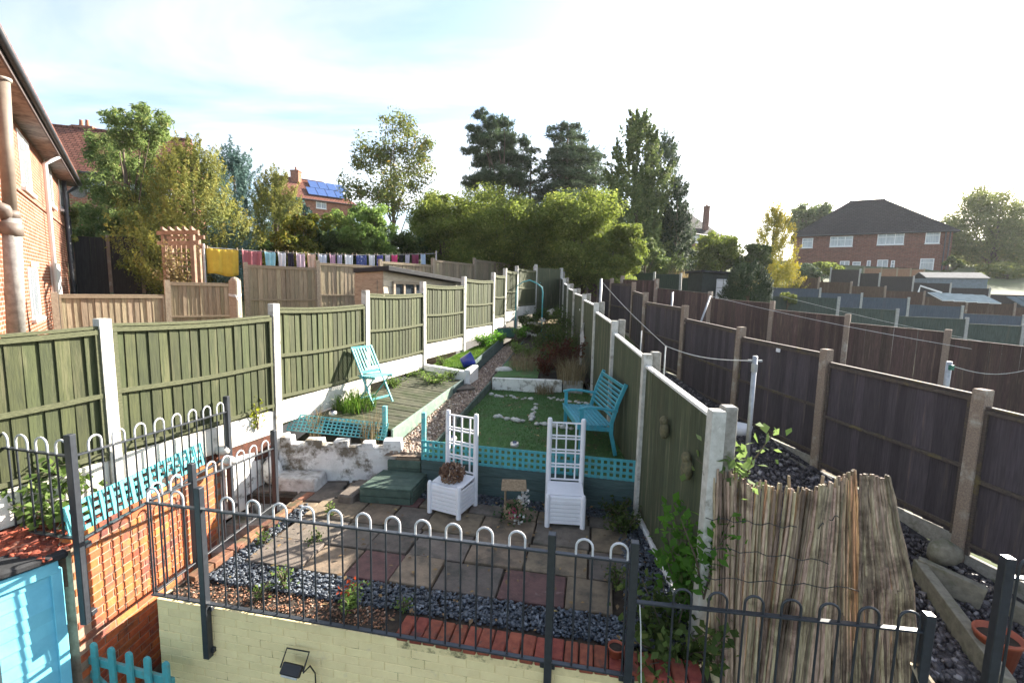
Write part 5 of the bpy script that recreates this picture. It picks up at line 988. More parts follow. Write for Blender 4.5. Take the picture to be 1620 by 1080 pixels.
# --- house with solar panels
a=PY(450,335,56); b=PY(560,335,61); r,ro,Q,d,n,p0,L=house('brick_house','distant house with solar panels on its red tiled roof',a.xy,b.xy,8,a.z-3.5,PY(450,312,56).z,PY(465,281,60).z,0,3,brk_mid,tile_red)
zr=PY(465,281,60).z; ze=PY(450,312,56).z; sm=M('solar_panel_cells',(.06,.12,.3),(.05,.1,.26),3,.2,spec=.6)
for i in range(4):
    for j in range(2):
        f0,f1=.18+.38*j,.54+.38*j; s0=L*.42+i*1.15+(-.6*(1-j)); s1=s0+1.08
        def RQ(s,f): return Q(s,-.35+(4.35)*f,ze+.12+(zr-ze-.12)*f)+Vector((n.x*.1,n.y*.1,.12))
        if s1>L+.2: continue
        m=MB(); m.hexa([RQ(s0,f0),RQ(s1,f0),RQ(s1,f1),RQ(s0,f1)],[x+Vector((n.x*.04,n.y*.04,.05)) for x in(RQ(s0,f0),RQ(s1,f0),RQ(s1,f1),RQ(s0,f1))]); m.build('solar_panel',sm,ro)
c=PY(468,270,60); chimney(ro,c,1.0,.9,c.z-1.5,c.z,brk_mid,1)
for w in((452,466,312,324),(500,516,318,330)): hw(r,p0,d,n,*w)
# --- distant hipped house
a=PY(1076,380,66); b=PY(1142,384,72); r,ro,Q,d,n,p0,L=house('brick_house','distant house with dark hipped roof and tall chimney behind the shrubs',a.xy,b.xy,7,a.z-3,PY(1082,368,66).z,PY(1090,336,69).z+.3,2.2,3.2,brk_far,tile_dark)
hw(r,p0,d,n,1096,1108,371,384); c=PY(1117,345,70); chimney(ro,c,.7,.7,c.z-1.8,PY(1117,326,70).z,brk_far,1)
# --- semi detached pair on the right
a=PY(1257,378,58); b=PY(1509,362,50.5); zeA=PL(1380,371,(a.x,a.y),(b.x-a.x,b.y-a.y))[0].z
r,ro,Q,d,n,p0,L=house('semi_detached_house','dark roofed brick semi detached pair on the hill at right',a.xy,b.xy,9,zeA-5.4,zeA,PY(1390,323,60).z,6.0,6.0,brk_far,tile_dark,oh=.45)
GLASS_KEEP=GLASS
for w in((1269,1286,377,392,1),(1313,1349,374,390,3),(1388,1430,369,387,3),(1464,1487,366,385,1),(1455,1477,409,428,1),(1348,1361,414,430,1),(1409,1415,412,427,1)): hw(r,p0,d,n,*w)
for x0,x1,y0,y1 in((1387,1404,411,432),(1328,1343,413,432),(1371,1377,412,426)):
    hw(r,p0,d,n,x0,x1,y0,y1,2 if x1-x0>10 else 1,False)
zs=PL(1380,394,(a.x,a.y),(b.x-a.x,b.y-a.y))[0].z
m=MB(); m.hexa([Q(0,-.04,zs),Q(L,-.04,zs),Q(L,.0,zs),Q(0,0,zs)],[Q(0,-.04,zs+.12),Q(L,-.04,zs+.12),Q(L,0,zs+.12),Q(0,0,zs+.12)]); m.build('string_course',brk_far,r,uv=True)
for s in(L-.25,L-.6): MB().tube([Q(s,-.1,zeA-5),Q(s,-.1,zeA)],.06,8).build('downpipe',upvc_d,r)
a=PY(1500,400,90); b=PY(1640,395,84); r,ro,Q,d,n,p0,L=house('distant_house','far reddish house roof just showing behind the big right tree',a.xy,b.xy,8,a.z-6,a.z-.5,a.z+2.5,2,2,brk_far,tile_dark)
# ================================================================ OUTBUILDINGS
def shed(name,label,c,w,d,h,rz,wall_m,roof_m,apex=.35,flat=False,oh=.12):
    r=root(name,c,label,'shed'); cc,ss=math.cos(rz),math.sin(rz); X=lambda x,y,z:Vector((c[0]+x*cc-y*ss,c[1]+x*ss+y*cc,c[2]+z))
    nb=int(h/.13)
    MB().hexa([X(-w/2+.02,-d/2+.02,-.5),X(w/2-.02,-d/2+.02,-.5),X(w/2-.02,d/2-.02,-.5),X(-w/2+.02,d/2-.02,-.5)],[X(-w/2+.02,-d/2+.02,h),X(w/2-.02,-d/2+.02,h),X(w/2-.02,d/2-.02,h),X(-w/2+.02,d/2-.02,h)]).build('wall',wall_m,r)
    for k in range(nb):
        z0=k*h/nb; z1=(k+1)*h/nb
        for e,f in(((-w/2,-d/2),(w/2,-d/2)),((-w/2,d/2),(-w/2,-d/2))):
            nx=Vector((f[1]-e[1],-(f[0]-e[0]))).normalized(); a0,a1=.02,.004
            MB().hexa([X(e[0]+nx.x*a0,e[1]+nx.y*a0,z0),X(f[0]+nx.x*a0,f[1]+nx.y*a0,z0),X(f[0],f[1],z0),X(e[0],e[1],z0)],[X(e[0]+nx.x*a1,e[1]+nx.y*a1,z1),X(f[0]+nx.x*a1,f[1]+nx.y*a1,z1),X(f[0],f[1],z1),X(e[0],e[1],z1)]).build('lap_board',wall_m,r)
    m=MB()
    if flat: m.hexa([X(-w/2-oh,-d/2-oh,h+.0),X(w/2+oh,-d/2-oh,h-flat),X(w/2+oh,d/2+oh,h-flat),X(-w/2-oh,d/2+oh,h)],[X(-w/2-oh,-d/2-oh,h+.1),X(w/2+oh,-d/2-oh,h+.1-flat),X(w/2+oh,d/2+oh,h+.1-flat),X(-w/2-oh,d/2+oh,h+.1)])
    else:
        m.hexa([X(-w/2-oh,-d/2-oh,h-.02),X(w/2+oh,-d/2-oh,h-.02),X(w/2+oh,0,h+apex),X(-w/2-oh,0,h+apex)],[X(-w/2-oh,-d/2-oh,h+.03),X(w/2+oh,-d/2-oh,h+.03),X(w/2+oh,0,h+apex+.05),X(-w/2-oh,0,h+apex+.05)])
        m.hexa([X(-w/2-oh,0,h+apex),X(w/2+oh,0,h+apex),X(w/2+oh,d/2+oh,h-.02),X(-w/2-oh,d/2+oh,h-.02)],[X(-w/2-oh,0,h+apex+.05),X(w/2+oh,0,h+apex+.05),X(w/2+oh,d/2+oh,h+.03),X(-w/2-oh,d/2+oh,h+.03)])
    m.build('roof',roof_m,r,bevel=.01); return r,X
# tan shed behind the left fence
s0=PY(561,428,11.2); s1=PY(606,424,10.6); s2=PY(722,445,13.3)
tn=M('weathered_shed_board',(.4,.33,.24),(.27,.21,.15),8,.85,.3,(1,1,9),c3=(.2,.15,.11),amt3=.4)
ts=root('garden_shed',(s1.x,s1.y,2.4),'weathered timber shed with black felt roof behind the left green fence','shed')
zA=s1.z-.06; zC=s2.z-.06
fa=[Vector((s0.x,s0.y)),Vector((s1.x,s1.y)),Vector((s2.x,s2.y))]; bk=fa[2]+(fa[0]-fa[1])
MB().hexa([(*fa[0],2.2),(*fa[1],2.2),(*fa[2],2.2),(*bk,2.2)],[(*fa[0],s0.z-.06),(*fa[1],zA),(*fa[2],zC),(*bk,zC+.02)]).build('wall',tn,ts)
def lapwall(a,b,za,zb_,zlo,parent,mat,n=14,trim=0):
    d=(b-a).normalized(); nn=Vector((d.y,-d.x))
    for k in range(n):
        f0,f1=k/n,(k+1)/n; l=lambda z,f:zlo+(z-zlo)*f
        MB().hexa([(*(a+nn*.02),l(za,f0)),(*(b+nn*.02),l(zb_,f0)),(*b,l(zb_,f0)),(*a,l(za,f0))],[(*(a+nn*.005),l(za,f1)),(*(b+nn*.005),l(zb_,f1)),(*b,l(zb_,f1)),(*a,l(za,f1))]).build('lap_board',mat,parent)
lapwall(fa[0],fa[1],s0.z-.07,zA-.01,2.4,ts,tn); lapwall(fa[1],fa[2],zA-.01,zC-.01,2.4,ts,M('paler_shed_board',(.62,.54,.42),(.46,.38,.28),8,.85,.3,(1,1,9)))  # right-hand wall takes a paler board colour than the left one
dd=(fa[2]-fa[1]).normalized(); nn=Vector((dd.y,-dd.x))
w=window(ts,fa[1],dd,nn,.28,1.5,PL(660,478,(fa[1].x,fa[1].y),(dd.x,dd.y))[0].z-.1,PL(660,446,(fa[1].x,fa[1].y),(dd.x,dd.y))[0].z,3,False,False,tn)
m=MB(); ob_=(fa[0]-fa[1]).normalized()*.12; c=[fa[0]+ob_+nn*.15-dd*.1,fa[1]-ob_+nn*.15-dd*.1,fa[2]-ob_+nn*.15+dd*.1,bk+ob_+nn*.0+dd*.1]
m.hexa([(*c[0],s0.z-.05),(*c[1],s1.z-.06),(*c[2],s2.z-.05),(*c[3],s2.z-.03)],[(*c[0],s0.z+.05),(*c[1],s1.z+.05),(*c[2],s2.z+.05),(*c[3],s2.z+.07)]); m.build('roof',felt,ts,bevel=.01)
dr=MB(); d0=(fa[1]-fa[0]); n0=Vector((d0.y,-d0.x)).normalized(); a=fa[0]+d0*.3+n0*.03; b=fa[0]+d0*.82+n0*.03; dr.hexa([(*a,2.4),(*b,2.4),(*(b-n0*.03),2.4),(*(a-n0*.03),2.4)],[(*a,s0.z-.22),(*b,s0.z-.22),(*(b-n0*.03),s0.z-.22),(*(a-n0*.03),s0.z-.22)]); dr.build('door',tn,ts,bevel=.005)
# small dark shed with white door on the right
g=PY(1120,470,19.5); r,X=shed('garden_shed','small dark green shed with white gridded door beside the round conifer',(g.x,g.y,g.z-.75),1.25,1.2,1.75,.1,M('dark_shed_board',(.045,.055,.05),(.03,.037,.034),6,.8,.2),felt,flat=.05)
dr=MB().hexa([X(-.02,-.66,.2),X(.52,-.66,.2),X(.52,-.62,.2),X(-.02,-.62,.2)],[X(-.02,-.66,1.5),X(.52,-.66,1.5),X(.52,-.62,1.5),X(-.02,-.62,1.5)]).build('door',plastic_white,r)
for k in range(5): MB().beam(X(-.02,-.665,.2+.3*k+.05),X(.52,-.665,.2+.3*k+.05),.01,.02).build('glazing_bar',concrete_grey,dr)
MB().beam(X(.25,-.668,.2),X(.25,-.668,1.5),.02,.01).build('glazing_bar',concrete_grey,dr)
g=PY(1500,445,36.0); shed('garden_shed','pale grey apex shed below the semi detached house at right',(g.x,g.y,g.z-1.2),3.6,2.4,1.4,-.35,M('pale_blue_shed_board',(.2,.24,.27),(.15,.18,.2),6,.8,.2),M('pale_roof_sheet',(.2,.2,.2),(.15,.15,.15),6,.9,spec=.05),apex=.45)
# greenhouse lid with white framed panes
GBAR=M('weathered_glazing_bar',(.35,.36,.36),(.26,.27,.27),6,.8,spec=.1)
gh=root('greenhouse',PY(1510,475,25.4),'low lean-to greenhouse roof with white bars in the right gardens','greenhouse')
for k in range(5):
    a=PY(1468+18*k,463+1.0*k,26.2-.1*k); b=PY(1485+18*k,463+1.1*k,26.1-.1*k); c=b+Vector((.05,-.9,-.42)); e=a+Vector((.05,-.9,-.42))
    MB().hexa([e,c,b,a],[x+Vector((0,-.02,.03)) for x in(e,c,b,a)]).build('pane',M('greenhouse_pane',(.22,.27,.29),(.17,.21,.23),3,1.0,spec=0),gh)
    m=MB(); m.beam(a,e,.03,.04); m.beam(b,c,.03,.04); m.beam(a,b,.03,.04); m.beam(e,c,.03,.04); m.build('glazing_bar',upvc,gh)
gl2=root('polycarbonate_roof',PY(1580,478,27),'pale slatted lean-to roof at the far right edge','roof')
for k in range(4): a=PY(1592+16*k,470,27.5); b=PY(1606+16*k,470.5,27.3); MB().hexa([a+Vector((-.1,-1,-.5)),b+Vector((-.1,-1,-.5)),b,a],[a+Vector((-.1,-1,-.45)),b+Vector((-.1,-1,-.45)),b+Vector((0,0,.05)),a+Vector((0,0,.05))]).build('panel',M('pale_panel',(.16,.19,.2),(.12,.15,.16),3,1.0,spec=0),gl2)
# white plastic goal frame
m=MB(); m.tube([PY(1453,462,27),PY(1456,452,27),PY(1490,463,26.2)],.05,6); m.build('tubular_goal',upvc,label='thin white leaning tubular frame behind the brown hill fence',cat='frame')
# ================================================================ WASHING LINE
wa=PY(322,391,12.9); wb=PY(690,401,17.6)
lw=root('washing_line',wa,'washing line full of clothes above the tall tan fence','washing line'); MB().tube(sagline(wa,wb,.12,16),.006,5).build('cord',white_line,lw)
for q,nm in((wa,0),(wb,1)): MB().tube([q+Vector((0,0,.1)),q-Vector((0,0,2.0))],.03,8).build('line_post',galv,lw)
wd=Vector((wb.x-wa.x,wb.y-wa.y)); wl_=[(325,378,36,'yellow_towel','large mustard yellow towel at the left end of the washing line','towel',(.62,.42,.05)),
(381,415,24,'burgundy_towel','dusky burgundy towel next to the yellow towel','towel',(.3,.09,.1)),(417,437,20,'turquoise_blouse','pale turquoise top on the washing line','garment',(.3,.55,.6)),(438,453,21,'patterned_blouse','white patterned top beside the turquoise top','garment',(.65,.62,.62)),
(454,465,26,'black_trousers','dark charcoal garment on the washing line','garment',(.05,.04,.06)),(467,483,28,'pink_garment','pale pink garment right of the charcoal one','garment',(.65,.48,.52)),(485,500,22,'peach_blouse','peach top between pink and grey clothes','garment',(.68,.45,.33)),
(502,518,26,'grey_blouse','pale grey draped top after the peach top','garment',(.5,.52,.58)),(520,531,24,'rose_blouse','rose pink narrow top after the pale grey one','garment',(.55,.33,.42)),(532,542,26,'lilac_blouse','lilac grey narrow top after the rose one','garment',(.42,.4,.5)),
(544,559,27,'floral_shirt','white floral shirt left of the spotted navy one','garment',(.68,.66,.65)),(562,581,27,'spotted_navy_dress','navy dress with pale spots on the washing line','dress',(.05,.07,.2)),(582,594,26,'white_shirt','plain white shirt right of the navy dress','garment',(.72,.7,.7)),
(595,607,25,'navy_shorts','navy patterned shorts after the white shirt','garment',(.06,.06,.22)),(608,618,20,'cream_blouse','small cream top before the pink item','garment',(.65,.58,.58)),(619,630,20,'magenta_blouse','bright magenta top near the right end of the line','garment',(.55,.05,.16)),
(631,639,20,'black_blouse','small black top after the magenta one','garment',(.03,.03,.035)),(640,649,20,'grey_vest','small grey vest near the line end','garment',(.5,.48,.52)),(650,663,22,'maroon_towel','maroon towel second from the right end','towel',(.2,.03,.07)),(665,674,16,'blue_sock','small pale blue cloth at the right end of the line','cloth',(.4,.5,.6))]
for x0,x1,h,nm,lb,ct,cl in wl_:
    cl=tuple(min(.85,c*1.25+.02) for c in cl) if 'yellow' not in nm and 'black' not in nm else cl
    c0,f0=PL(x0+1,396,(wa.x,wa.y),(wd.x,wd.y)); c1,f1=PL(x1-1,396,(wa.x,wa.y),(wd.x,wd.y)); Z=lambda f:wa.z+(wb.z-wa.z)*f-.12*math.sin(math.pi*f)
    dep=(c0.y+c1.y)/2; hh=h*dep/720*1.12; V=[];Fc=[]; nu,nv=14,7; nn=Vector((wd.y,-wd.x)).normalized(); amp=random.uniform(.02,.045); ph=random.uniform(0,6)
    if 'blouse' in nm or 'vest' in nm or 'shirt' in nm: nar=.82
    else: nar=.96
    for j in range(nv+1):
        for i in range(nu+1):
            f=i/nu; g=j/nv; fx=.5+(f-.5)*(1-(1-nar)*g); p=Vector((c0.x,c0.y)).lerp(Vector((c1.x,c1.y)),fx); zt_=Z(f0+(f1-f0)*fx)-.03*math.sin(math.pi*f)*(1 if j==0 else .8); w_=amp*math.sin(f*13+ph+g*1.3)*(.3+.9*g)+.02*math.sin(f*29+ph)
            V.append((p.x+nn.x*w_,p.y+nn.y*w_,zt_-hh*g*(1+.05*math.sin(f*6+ph))))
    for j in range(nv):
        for i in range(nu): k=j*(nu+1)+i; Fc.append((k,k+1,k+nu+2,k+nu+1))
    m=MB(); m.v=V;m.f=Fc; mt=M('cloth_'+nm,cl,tuple(x*.8 for x in cl),4,.9)
    if nm in('spotted_navy_dress','floral_shirt','patterned_blouse','navy_shorts'): mt=M('cloth_'+nm,cl,(.6,.6,.65) if 'navy' in nm else (.35,.3,.32),28,.9,lo=.56,hi=.6) if False else M('cloth_'+nm,(.6,.6,.66) if 'navy' in nm else (.25,.2,.25),cl,14,.9,lo=.62,hi=.66)
    r=root(nm,((c0.x+c1.x)/2,(c0.y+c1.y)/2,min(v[2] for v in V)),lb,ct,'clothes on the washing line'); o=m.build('cloth',mt,r,smooth=True); sd_=o.modifiers.new('t','SOLIDIFY'); sd_.thickness=.006
    for fx in(.04,.96): q=Vector((c0.x,c0.y)).lerp(Vector((c1.x,c1.y)),fx); MB().box((q.x+nn.x*.01,q.y+nn.y*.01,Z(f0+(f1-f0)*fx)+.01),(.014,.02,.09)).build('peg',tan_rail,r)
# ================================================================ PERGOLA
pg=root('pergola',PY(290,440,13.4),'rustic timber pergola with lattice panel and dry climber by the tan fence','pergola'); pgm=M('greyed_pergola_timber',(.3,.2,.14),(.2,.13,.09),8,.85,.3)
pp=[PY(263,440,13.2),PY(308,440,12.9),PY(274,440,14.6),PY(317,440,14.3)]; zt_=PY(263,372,13.2).z
for p in pp: MB().beam((p.x,p.y,2.8),(p.x,p.y,zt_),.1,.1).build('post',pgm,pg,bevel=.006)
for a,b in((0,1),(2,3)):
    for dz in(0,-.28): 
        A_=pp[a].copy();B_=pp[b].copy();A_.z=B_.z=zt_+.06+dz; e=(B_-A_)*.22; MB().beam(A_-e,B_+e,.05,.11).build('beam',pgm,pg)
for k in range(5):
    f=k/4; A_=pp[0].lerp(pp[1],f);B_=pp[2].lerp(pp[3],f);A_.z=B_.z=zt_+.16; e=(B_-A_)*.2; MB().beam(A_-e,B_+e,.05,.09).build('rafter',pgm,pg)
for k in range(6):
    f=(k+.5)/6; A_=pp[0].lerp(pp[1],f); MB().beam((A_.x,A_.y,3.4),(A_.x,A_.y,zt_-.1),.03,.02).build('lath',pgm,pg)
for k in range(10): z=3.5+k*.19; MB().beam((pp[0].x,pp[0].y+.02,z),(pp[1].x,pp[1].y+.02,z),.02,.03).build('lath',pgm,pg)
# ================================================================ VEGETATION
LF=dict(
 ash=leafmat('ash_leaf',(.2,.25,.09),(.11,.16,.055),(.34,.34,.14),.4), hedge=leafmat('privet_leaf',(.2,.235,.06),(.1,.135,.035),(.32,.33,.1),.48), gold=leafmat('golden_conifer',(.25,.24,.06),(.09,.13,.04),(.33,.23,.06),.2,tip=.6),
 spruce=leafmat('blue_spruce_needle',(0.112,0.188,0.158),(0.060,0.112,0.098),(0.180,0.255,0.225),.12), pine=leafmat('pine_needle',(.1,.14,.07),(.05,.08,.042),(.16,.19,.09),.2), cedar=leafmat('cedar_needle',(.11,.15,.08),(.06,.09,.052),(.18,.21,.11),.2),
 fresh=leafmat('sumac_leaf',(.2,.28,.085),(.12,.19,.055),(.32,.38,.14),.45), birch=leafmat('birch_leaf',(0.195,0.221,0.072),(0.111,0.137,0.046),(0.390,0.260,0.078),.35), poplar=leafmat('ivy_conifer_leaf',(.17,.21,.075),(.085,.12,.045),(.3,.32,.13),.3),
 dark=leafmat('dark_conifer',(.05,.075,.04),(.028,.045,.026),(.08,.1,.05),.12), yel=leafmat('yellow_conifer',(.42,.34,.05),(.16,.19,.04),(.5,.38,.06),.25,tip=.6), shrub=leafmat('shrub_leaf',(.085,.12,.035),(.045,.07,.02),(.14,.16,.05),.3),
 willow=leafmat('willow_leaf',(0.200,0.225,0.075),(0.125,0.150,0.050),(0.312,0.275,0.100),.4), straw=leafmat('dry_grass',(.3,.24,.14),(.16,.12,.07),(.42,.36,.24),.2), grass=leafmat('grass_blade',(.12,.2,.04),(.06,.12,.025),(.22,.26,.07),.35),
 red=leafmat('red_shrub_leaf',(.12,.04,.025),(.055,.025,.015),(.07,.09,.03),.25), weed=leafmat('weed_leaf',(.14,.2,.06),(.08,.13,.035),(.24,.3,.1),.4), vivid=leafmat('vivid_leaf',(.11,.24,.04),(.06,.14,.025),(.2,.33,.07),.45), oak=leafmat('mixed_gold_leaf',(.2,.19,.035),(.08,.11,.02),(.33,.24,.04),.3))
def sph(n,rg):
    a=rg.normal(size=(n,3)); return a/np.linalg.norm(a,axis=1,keepdims=True)
def limbs(m,base,targets,r0,rg,z_fork=.35):
    base=Vector(base)
    for t in targets:
        t=Vector(t); k=rg.uniform(z_fork*.6,1.0); s=base.lerp(Vector((base.x,base.y,t.z)),.55*k); mid=s.lerp(t,.5)+Vector((rg.uniform(-.2,.2),rg.uniform(-.2,.2),rg.uniform(0,.25)))*(t-s).length*.25
        m.tube([s,mid,t],[r0*.34,r0*.2,r0*.06],5,False)
def tree(name,label,cat,base,h,clumps,mat,n,leaf,aspect=.55,trunk_r=.12,seed=1,shell=.55,up=.4,droop=.0,sub=7,subr=.42,group=None,top=None,bmat=None):
    """clumps: (centre, radii) in the tree's own frame; foliage sits on smaller tufts scattered over each clump"""
    rg=np.random.default_rng(seed); base=Vector(base); r=root(name,base,label,cat,group); m=MB(); top=top or h*.85
    m.tube([base-Vector((0,0,.3)),base+Vector((.02*h*rg.uniform(-1,1),0,top*.4)),base+Vector((.03*h*rg.uniform(-1,1),.0,top))],[trunk_r,trunk_r*.7,trunk_r*.15],8)
    limbs(m,base,[tuple(base+Vector(c)) for c,_ in clumps for _k in(0,)],trunk_r*.9,rg); 
    vol=np.array([rr[0]*rr[1]*rr[2] for _,rr in clumps])**.72; cnt=np.maximum((n*vol/vol.sum()).astype(int),20); P=[];Nn=[]
    for (c,rr),k in zip(clumps,cnt):
        sc=sph(sub,rg); sc[:,2]=sc[:,2]*.9+.12; cen=np.array(c)+sc*np.array(rr)*rg.uniform(.45,.95,(sub,1)); sr=np.array(rr)*subr*rg.uniform(.7,1.25,(sub,1))
        idx=rg.integers(0,sub,k); d=sph(k,rg); rad=rg.uniform(shell,1.0,(k,1))**.7
        P.append(cen[idx]+d*rad*sr[idx]); Nn.append(d+np.array([[0,0,up]]))
    P=np.concatenate(P)+np.array(tuple(base)); Nn=np.concatenate(Nn)
    V,Fq=leaves(P,leaf,rg,aspect,Nn,.9,droop,.06); m.build('trunk',bmat or bark_wood,r,smooth=True); np_obj('crown',V,Fq,mat,r); return r
def ell(n,R,h0,h1,seed,pw=1.0,rmin=.28,rmax=.45,flat=.8):
    """clumps filling a rounded crown between heights h0 and h1 of radius R"""
    rg=np.random.default_rng(seed); out=[]
    for i in range(n):
        d=sph(1,rg)[0]*rg.uniform(.35,.95); z=(h0+h1)/2+d[2]*(h1-h0)*.42; rr=R*rg.uniform(rmin,rmax); out.append(((d[0]*R*.72,d[1]*R*.72,z),(rr,rr,rr*flat)))
    return out
def cone(n,R,h0,h1,seed,pw=.8,tuft=.3,tall=1.5):
    """clumps of a conical crown"""
    rg=np.random.default_rng(seed); out=[]
    for i in range(n):
        f=rg.uniform(0,1)**1.35; z=h0+(h1-h0)*f; a=rg.uniform(0,6.28); rad=R*(1-f)**pw*rg.uniform(.55,.92); t=tuft*R*(1.05-f*.55)*rg.uniform(.75,1.25); out.append(((math.cos(a)*rad,math.sin(a)*rad,z),(t,t,t*tall)))
    out.append(((0,0,h1-R*.12),(R*.13,R*.13,R*.3))); return out
def spruce(name,label,cat,base,h,R,mat,n,leaf,seed=1,tiers=16,pw=.8,droop=-.15,upt=.25,group=None,aspect=.22,z0=.05,gap=.0,trunk_r=.15,irr=.25):
    rg=np.random.default_rng(seed); base=Vector(base); r=root(name,base,label,cat,group); m=MB(); m.tube([base-Vector((0,0,.3)),base+Vector((0,0,h*.97))],[trunk_r,trunk_r*.1],8)
    P=[];N_=[];S=[]; per=n//(tiers*9)
    for t in range(tiers):
        f=(t+rg.uniform(-.3,.3))/tiers; f=min(max(f,0),.985); z=h*(z0+(1-z0)*f); R1=R*(1-f)**pw+.04*R; nbv=int(rg.integers(6,10)); a0=rg.uniform(0,6.28)
        for b in range(nbv):
            if rg.uniform()<gap: continue
            a=a0+b*6.283/nbv+rg.uniform(-.25,.25); L=R1*rg.uniform(1-irr,1+irr*.5); k=int(per*(.35+.9*L/R))+4; u=rg.uniform(.12,1,k)**.75
            x=u*L; w=.26*L*(1-u*.55)*rg.normal(size=k)*.55; zz=droop*L*u*u*2.0+upt*L*u**3+rg.normal(size=k)*.05*R*.6
            ca,sa=math.cos(a),math.sin(a); P.append(np.stack([x*ca-w*sa,x*sa+w*ca,z+zz],1)); N_.append(np.stack([np.full(k,ca*.25),np.full(k,sa*.25),np.ones(k)],1)); 
            m.tube([base+Vector((0,0,z)),base+Vector((ca*L*.5,sa*L*.5,z+droop*L*.5)),base+Vector((ca*L*.92,sa*L*.92,z+(droop*1.7+upt*.8)*L))],[trunk_r*.25*(1-f)+.01,trunk_r*.15*(1-f)+.006,.004],4,False)
    P=np.concatenate(P)+np.array(tuple(base)); N_=np.concatenate(N_); V,Fq=leaves(P,leaf,rg,aspect,N_,.8,.2); m.build('trunk',bark_wood,r,smooth=True); np_obj('crown',V,Fq,mat,r); return r
def cypress(name,label,cat,base,h,R,mat,n,leaf,seed=1,pw=.6,z0=.04,tufts=420,tl=.16,aspect=.3,upw=.9,lump=.22,group=None,trunk_r=.14,lean=0,fill=.25,tw=.45):
    """dense conifer: hundreds of upswept tufts over a tapering, lumpy body"""
    rg=np.random.default_rng(seed); base=Vector(base); r=root(name,base,label,cat,group); m=MB(); m.tube([base-Vector((0,0,.3)),base+Vector((lean*.5,0,h*.5)),base+Vector((lean,0,h*.93))],[trunk_r,trunk_r*.6,trunk_r*.1],8)
    f=[]
    while len(f)<tufts:
        u=rg.uniform(0,1)
        if rg.uniform(0,1)<.15+.85*(1-u)**pw: f.append(u)
    f=np.array(f); a=rg.uniform(0,6.283,tufts); lum=1+lump*np.sin(a*3+f*9+seed)+lump*.6*np.sin(a*5-f*17+seed*2)
    prof=(1-f)**pw*np.minimum(1,.62+f*3.2)*R*lum; rad=prof*(1-fill*rg.uniform(0,1,tufts)**2.2); z=h*(z0+(1-z0)*f)
    C=np.stack([np.cos(a)*rad+lean*f,np.sin(a)*rad,z],1); D=np.stack([np.cos(a),np.sin(a),np.full(tufts,upw)+f*1.6],1); D/=np.linalg.norm(D,axis=1,keepdims=True)
    L=tl*h**.35*R**.4*rg.uniform(.6,1.35,tufts)*(1.05-.4*f)*2; k=n//tufts; idx=np.repeat(np.arange(tufts),k); t=rg.uniform(-.5,.62,tufts*k); w=(.62-t)*.34+.03
    P=C[idx]+D[idx]*(L[idx]*t)[:,None]+rg.normal(size=(tufts*k,3))*(L[idx]*w*tw)[:,None]; P=P+np.array(tuple(base)); Nn=np.stack([np.cos(a[idx]),np.sin(a[idx]),np.full(len(idx),.5)],1)
    V,Fq=leaves(P,leaf,rg,aspect,Nn,.9,-.8); m.build('trunk',bark_wood,r,smooth=True); o=np_obj('crown',V,Fq,mat,r); at_=o.data.attributes.new('tip','FLOAT','POINT'); at_.data.foreach_set('value',np.repeat(np.clip((t+.5)/1.12,0,1),4).astype(np.float32)); return r
def at(px,y,zoff=0): 
    p=PY(px,450,y); return Vector((p.x,y,T(p.x,y)+zoff))
def hpx(py,px,y,b): return PY(px,py,y).z-b.z
# ash beside the left house
b=at(215,19); H=hpx(165,225,19,b); S=19/720
cl=[]
for px,py,rx,rz in((165,240,30,34),(205,215,34,32),(240,200,26,28),(225,178,16,14),(195,182,14,12),(258,190,14,12),(195,265,50,34),(240,270,34,44),(165,300,36,30),(215,315,52,30),(150,345,34,26),(205,355,60,28),(250,340,30,34),(140,390,26,20),(245,215,22,24),(180,190,18,16)):
    p=PY(px,py,19+random.uniform(-1.2,1.2)); cl.append(((p.x-b.x,p.y-b.y,p.z-b.z),(rx*S*.92,rx*S*.9,rz*S*.9)))
tree('ash_tree','feathery light green ash tree beside the red brick house','tree',b,H,cl,LF['ash'],30000,.17,.3,.12,3,.1,.5,.35,22,.4)
b=at(118,15.6); tree('shrub','pale green leafy shrub against the corner of the red brick house','shrub',(b.x-.0,b.y,b.z+.6),1.6,ell(5,.7,1.3,2.9,9),LF['willow'],2200,.12,.4,.03,4)
# golden conifers, blue spruce
b=at(312,17.5); H=hpx(232,312,17.5,b); cypress('golden_conifer','broad golden bronze conifer behind the pergola','tree',b,H,2.15,LF['gold'],56000,.11,5,.62,.06,440,.27)
b=at(378,21.5); H=hpx(237,368,21.5,b); cypress('blue_spruce','blue green spruce between the two golden conifers','tree',b,H,2.0,LF['spruce'],46000,.13,6,.5,.04,420,.24,.25,.35,.3)
b=at(440,20.5); H=hpx(275,425,20.5,b); cypress('golden_conifer','smaller golden conifer right of the blue spruce','tree',b,H,1.45,LF['gold'],34000,.11,7,.55,.04,300,.27)
b=at(345,17.6); cypress('conifer','low blue green juniper under the golden conifer beside the washing line','tree',(b.x+.8,b.y-.4,b.z),2.6,1.3,LF['spruce'],12000,.12,8,.5,.0,220,.22)
b=at(470,17.8); tree('shrub','yellow green mottled laurel shrub behind the washing','shrub',b,3,ell(13,1.6,.6,3.6,21),LF['oak'],18000,.14,.5,.07,9)
b=at(420,18.4); tree('shrub','dark leafy shrub filling behind the pink washing','shrub',b,2,ell(9,1.5,.2,2.3,22),LF['shrub'],7000,.15,.5,.07,10)
b=at(492,24); H=hpx(303,485,24,b); tree('tree','soft blue green tree below the solar panel roof','tree',b,H,ell(18,2.0,.4,H,23),LF['spruce'],18000,.17,.4,.1,11)
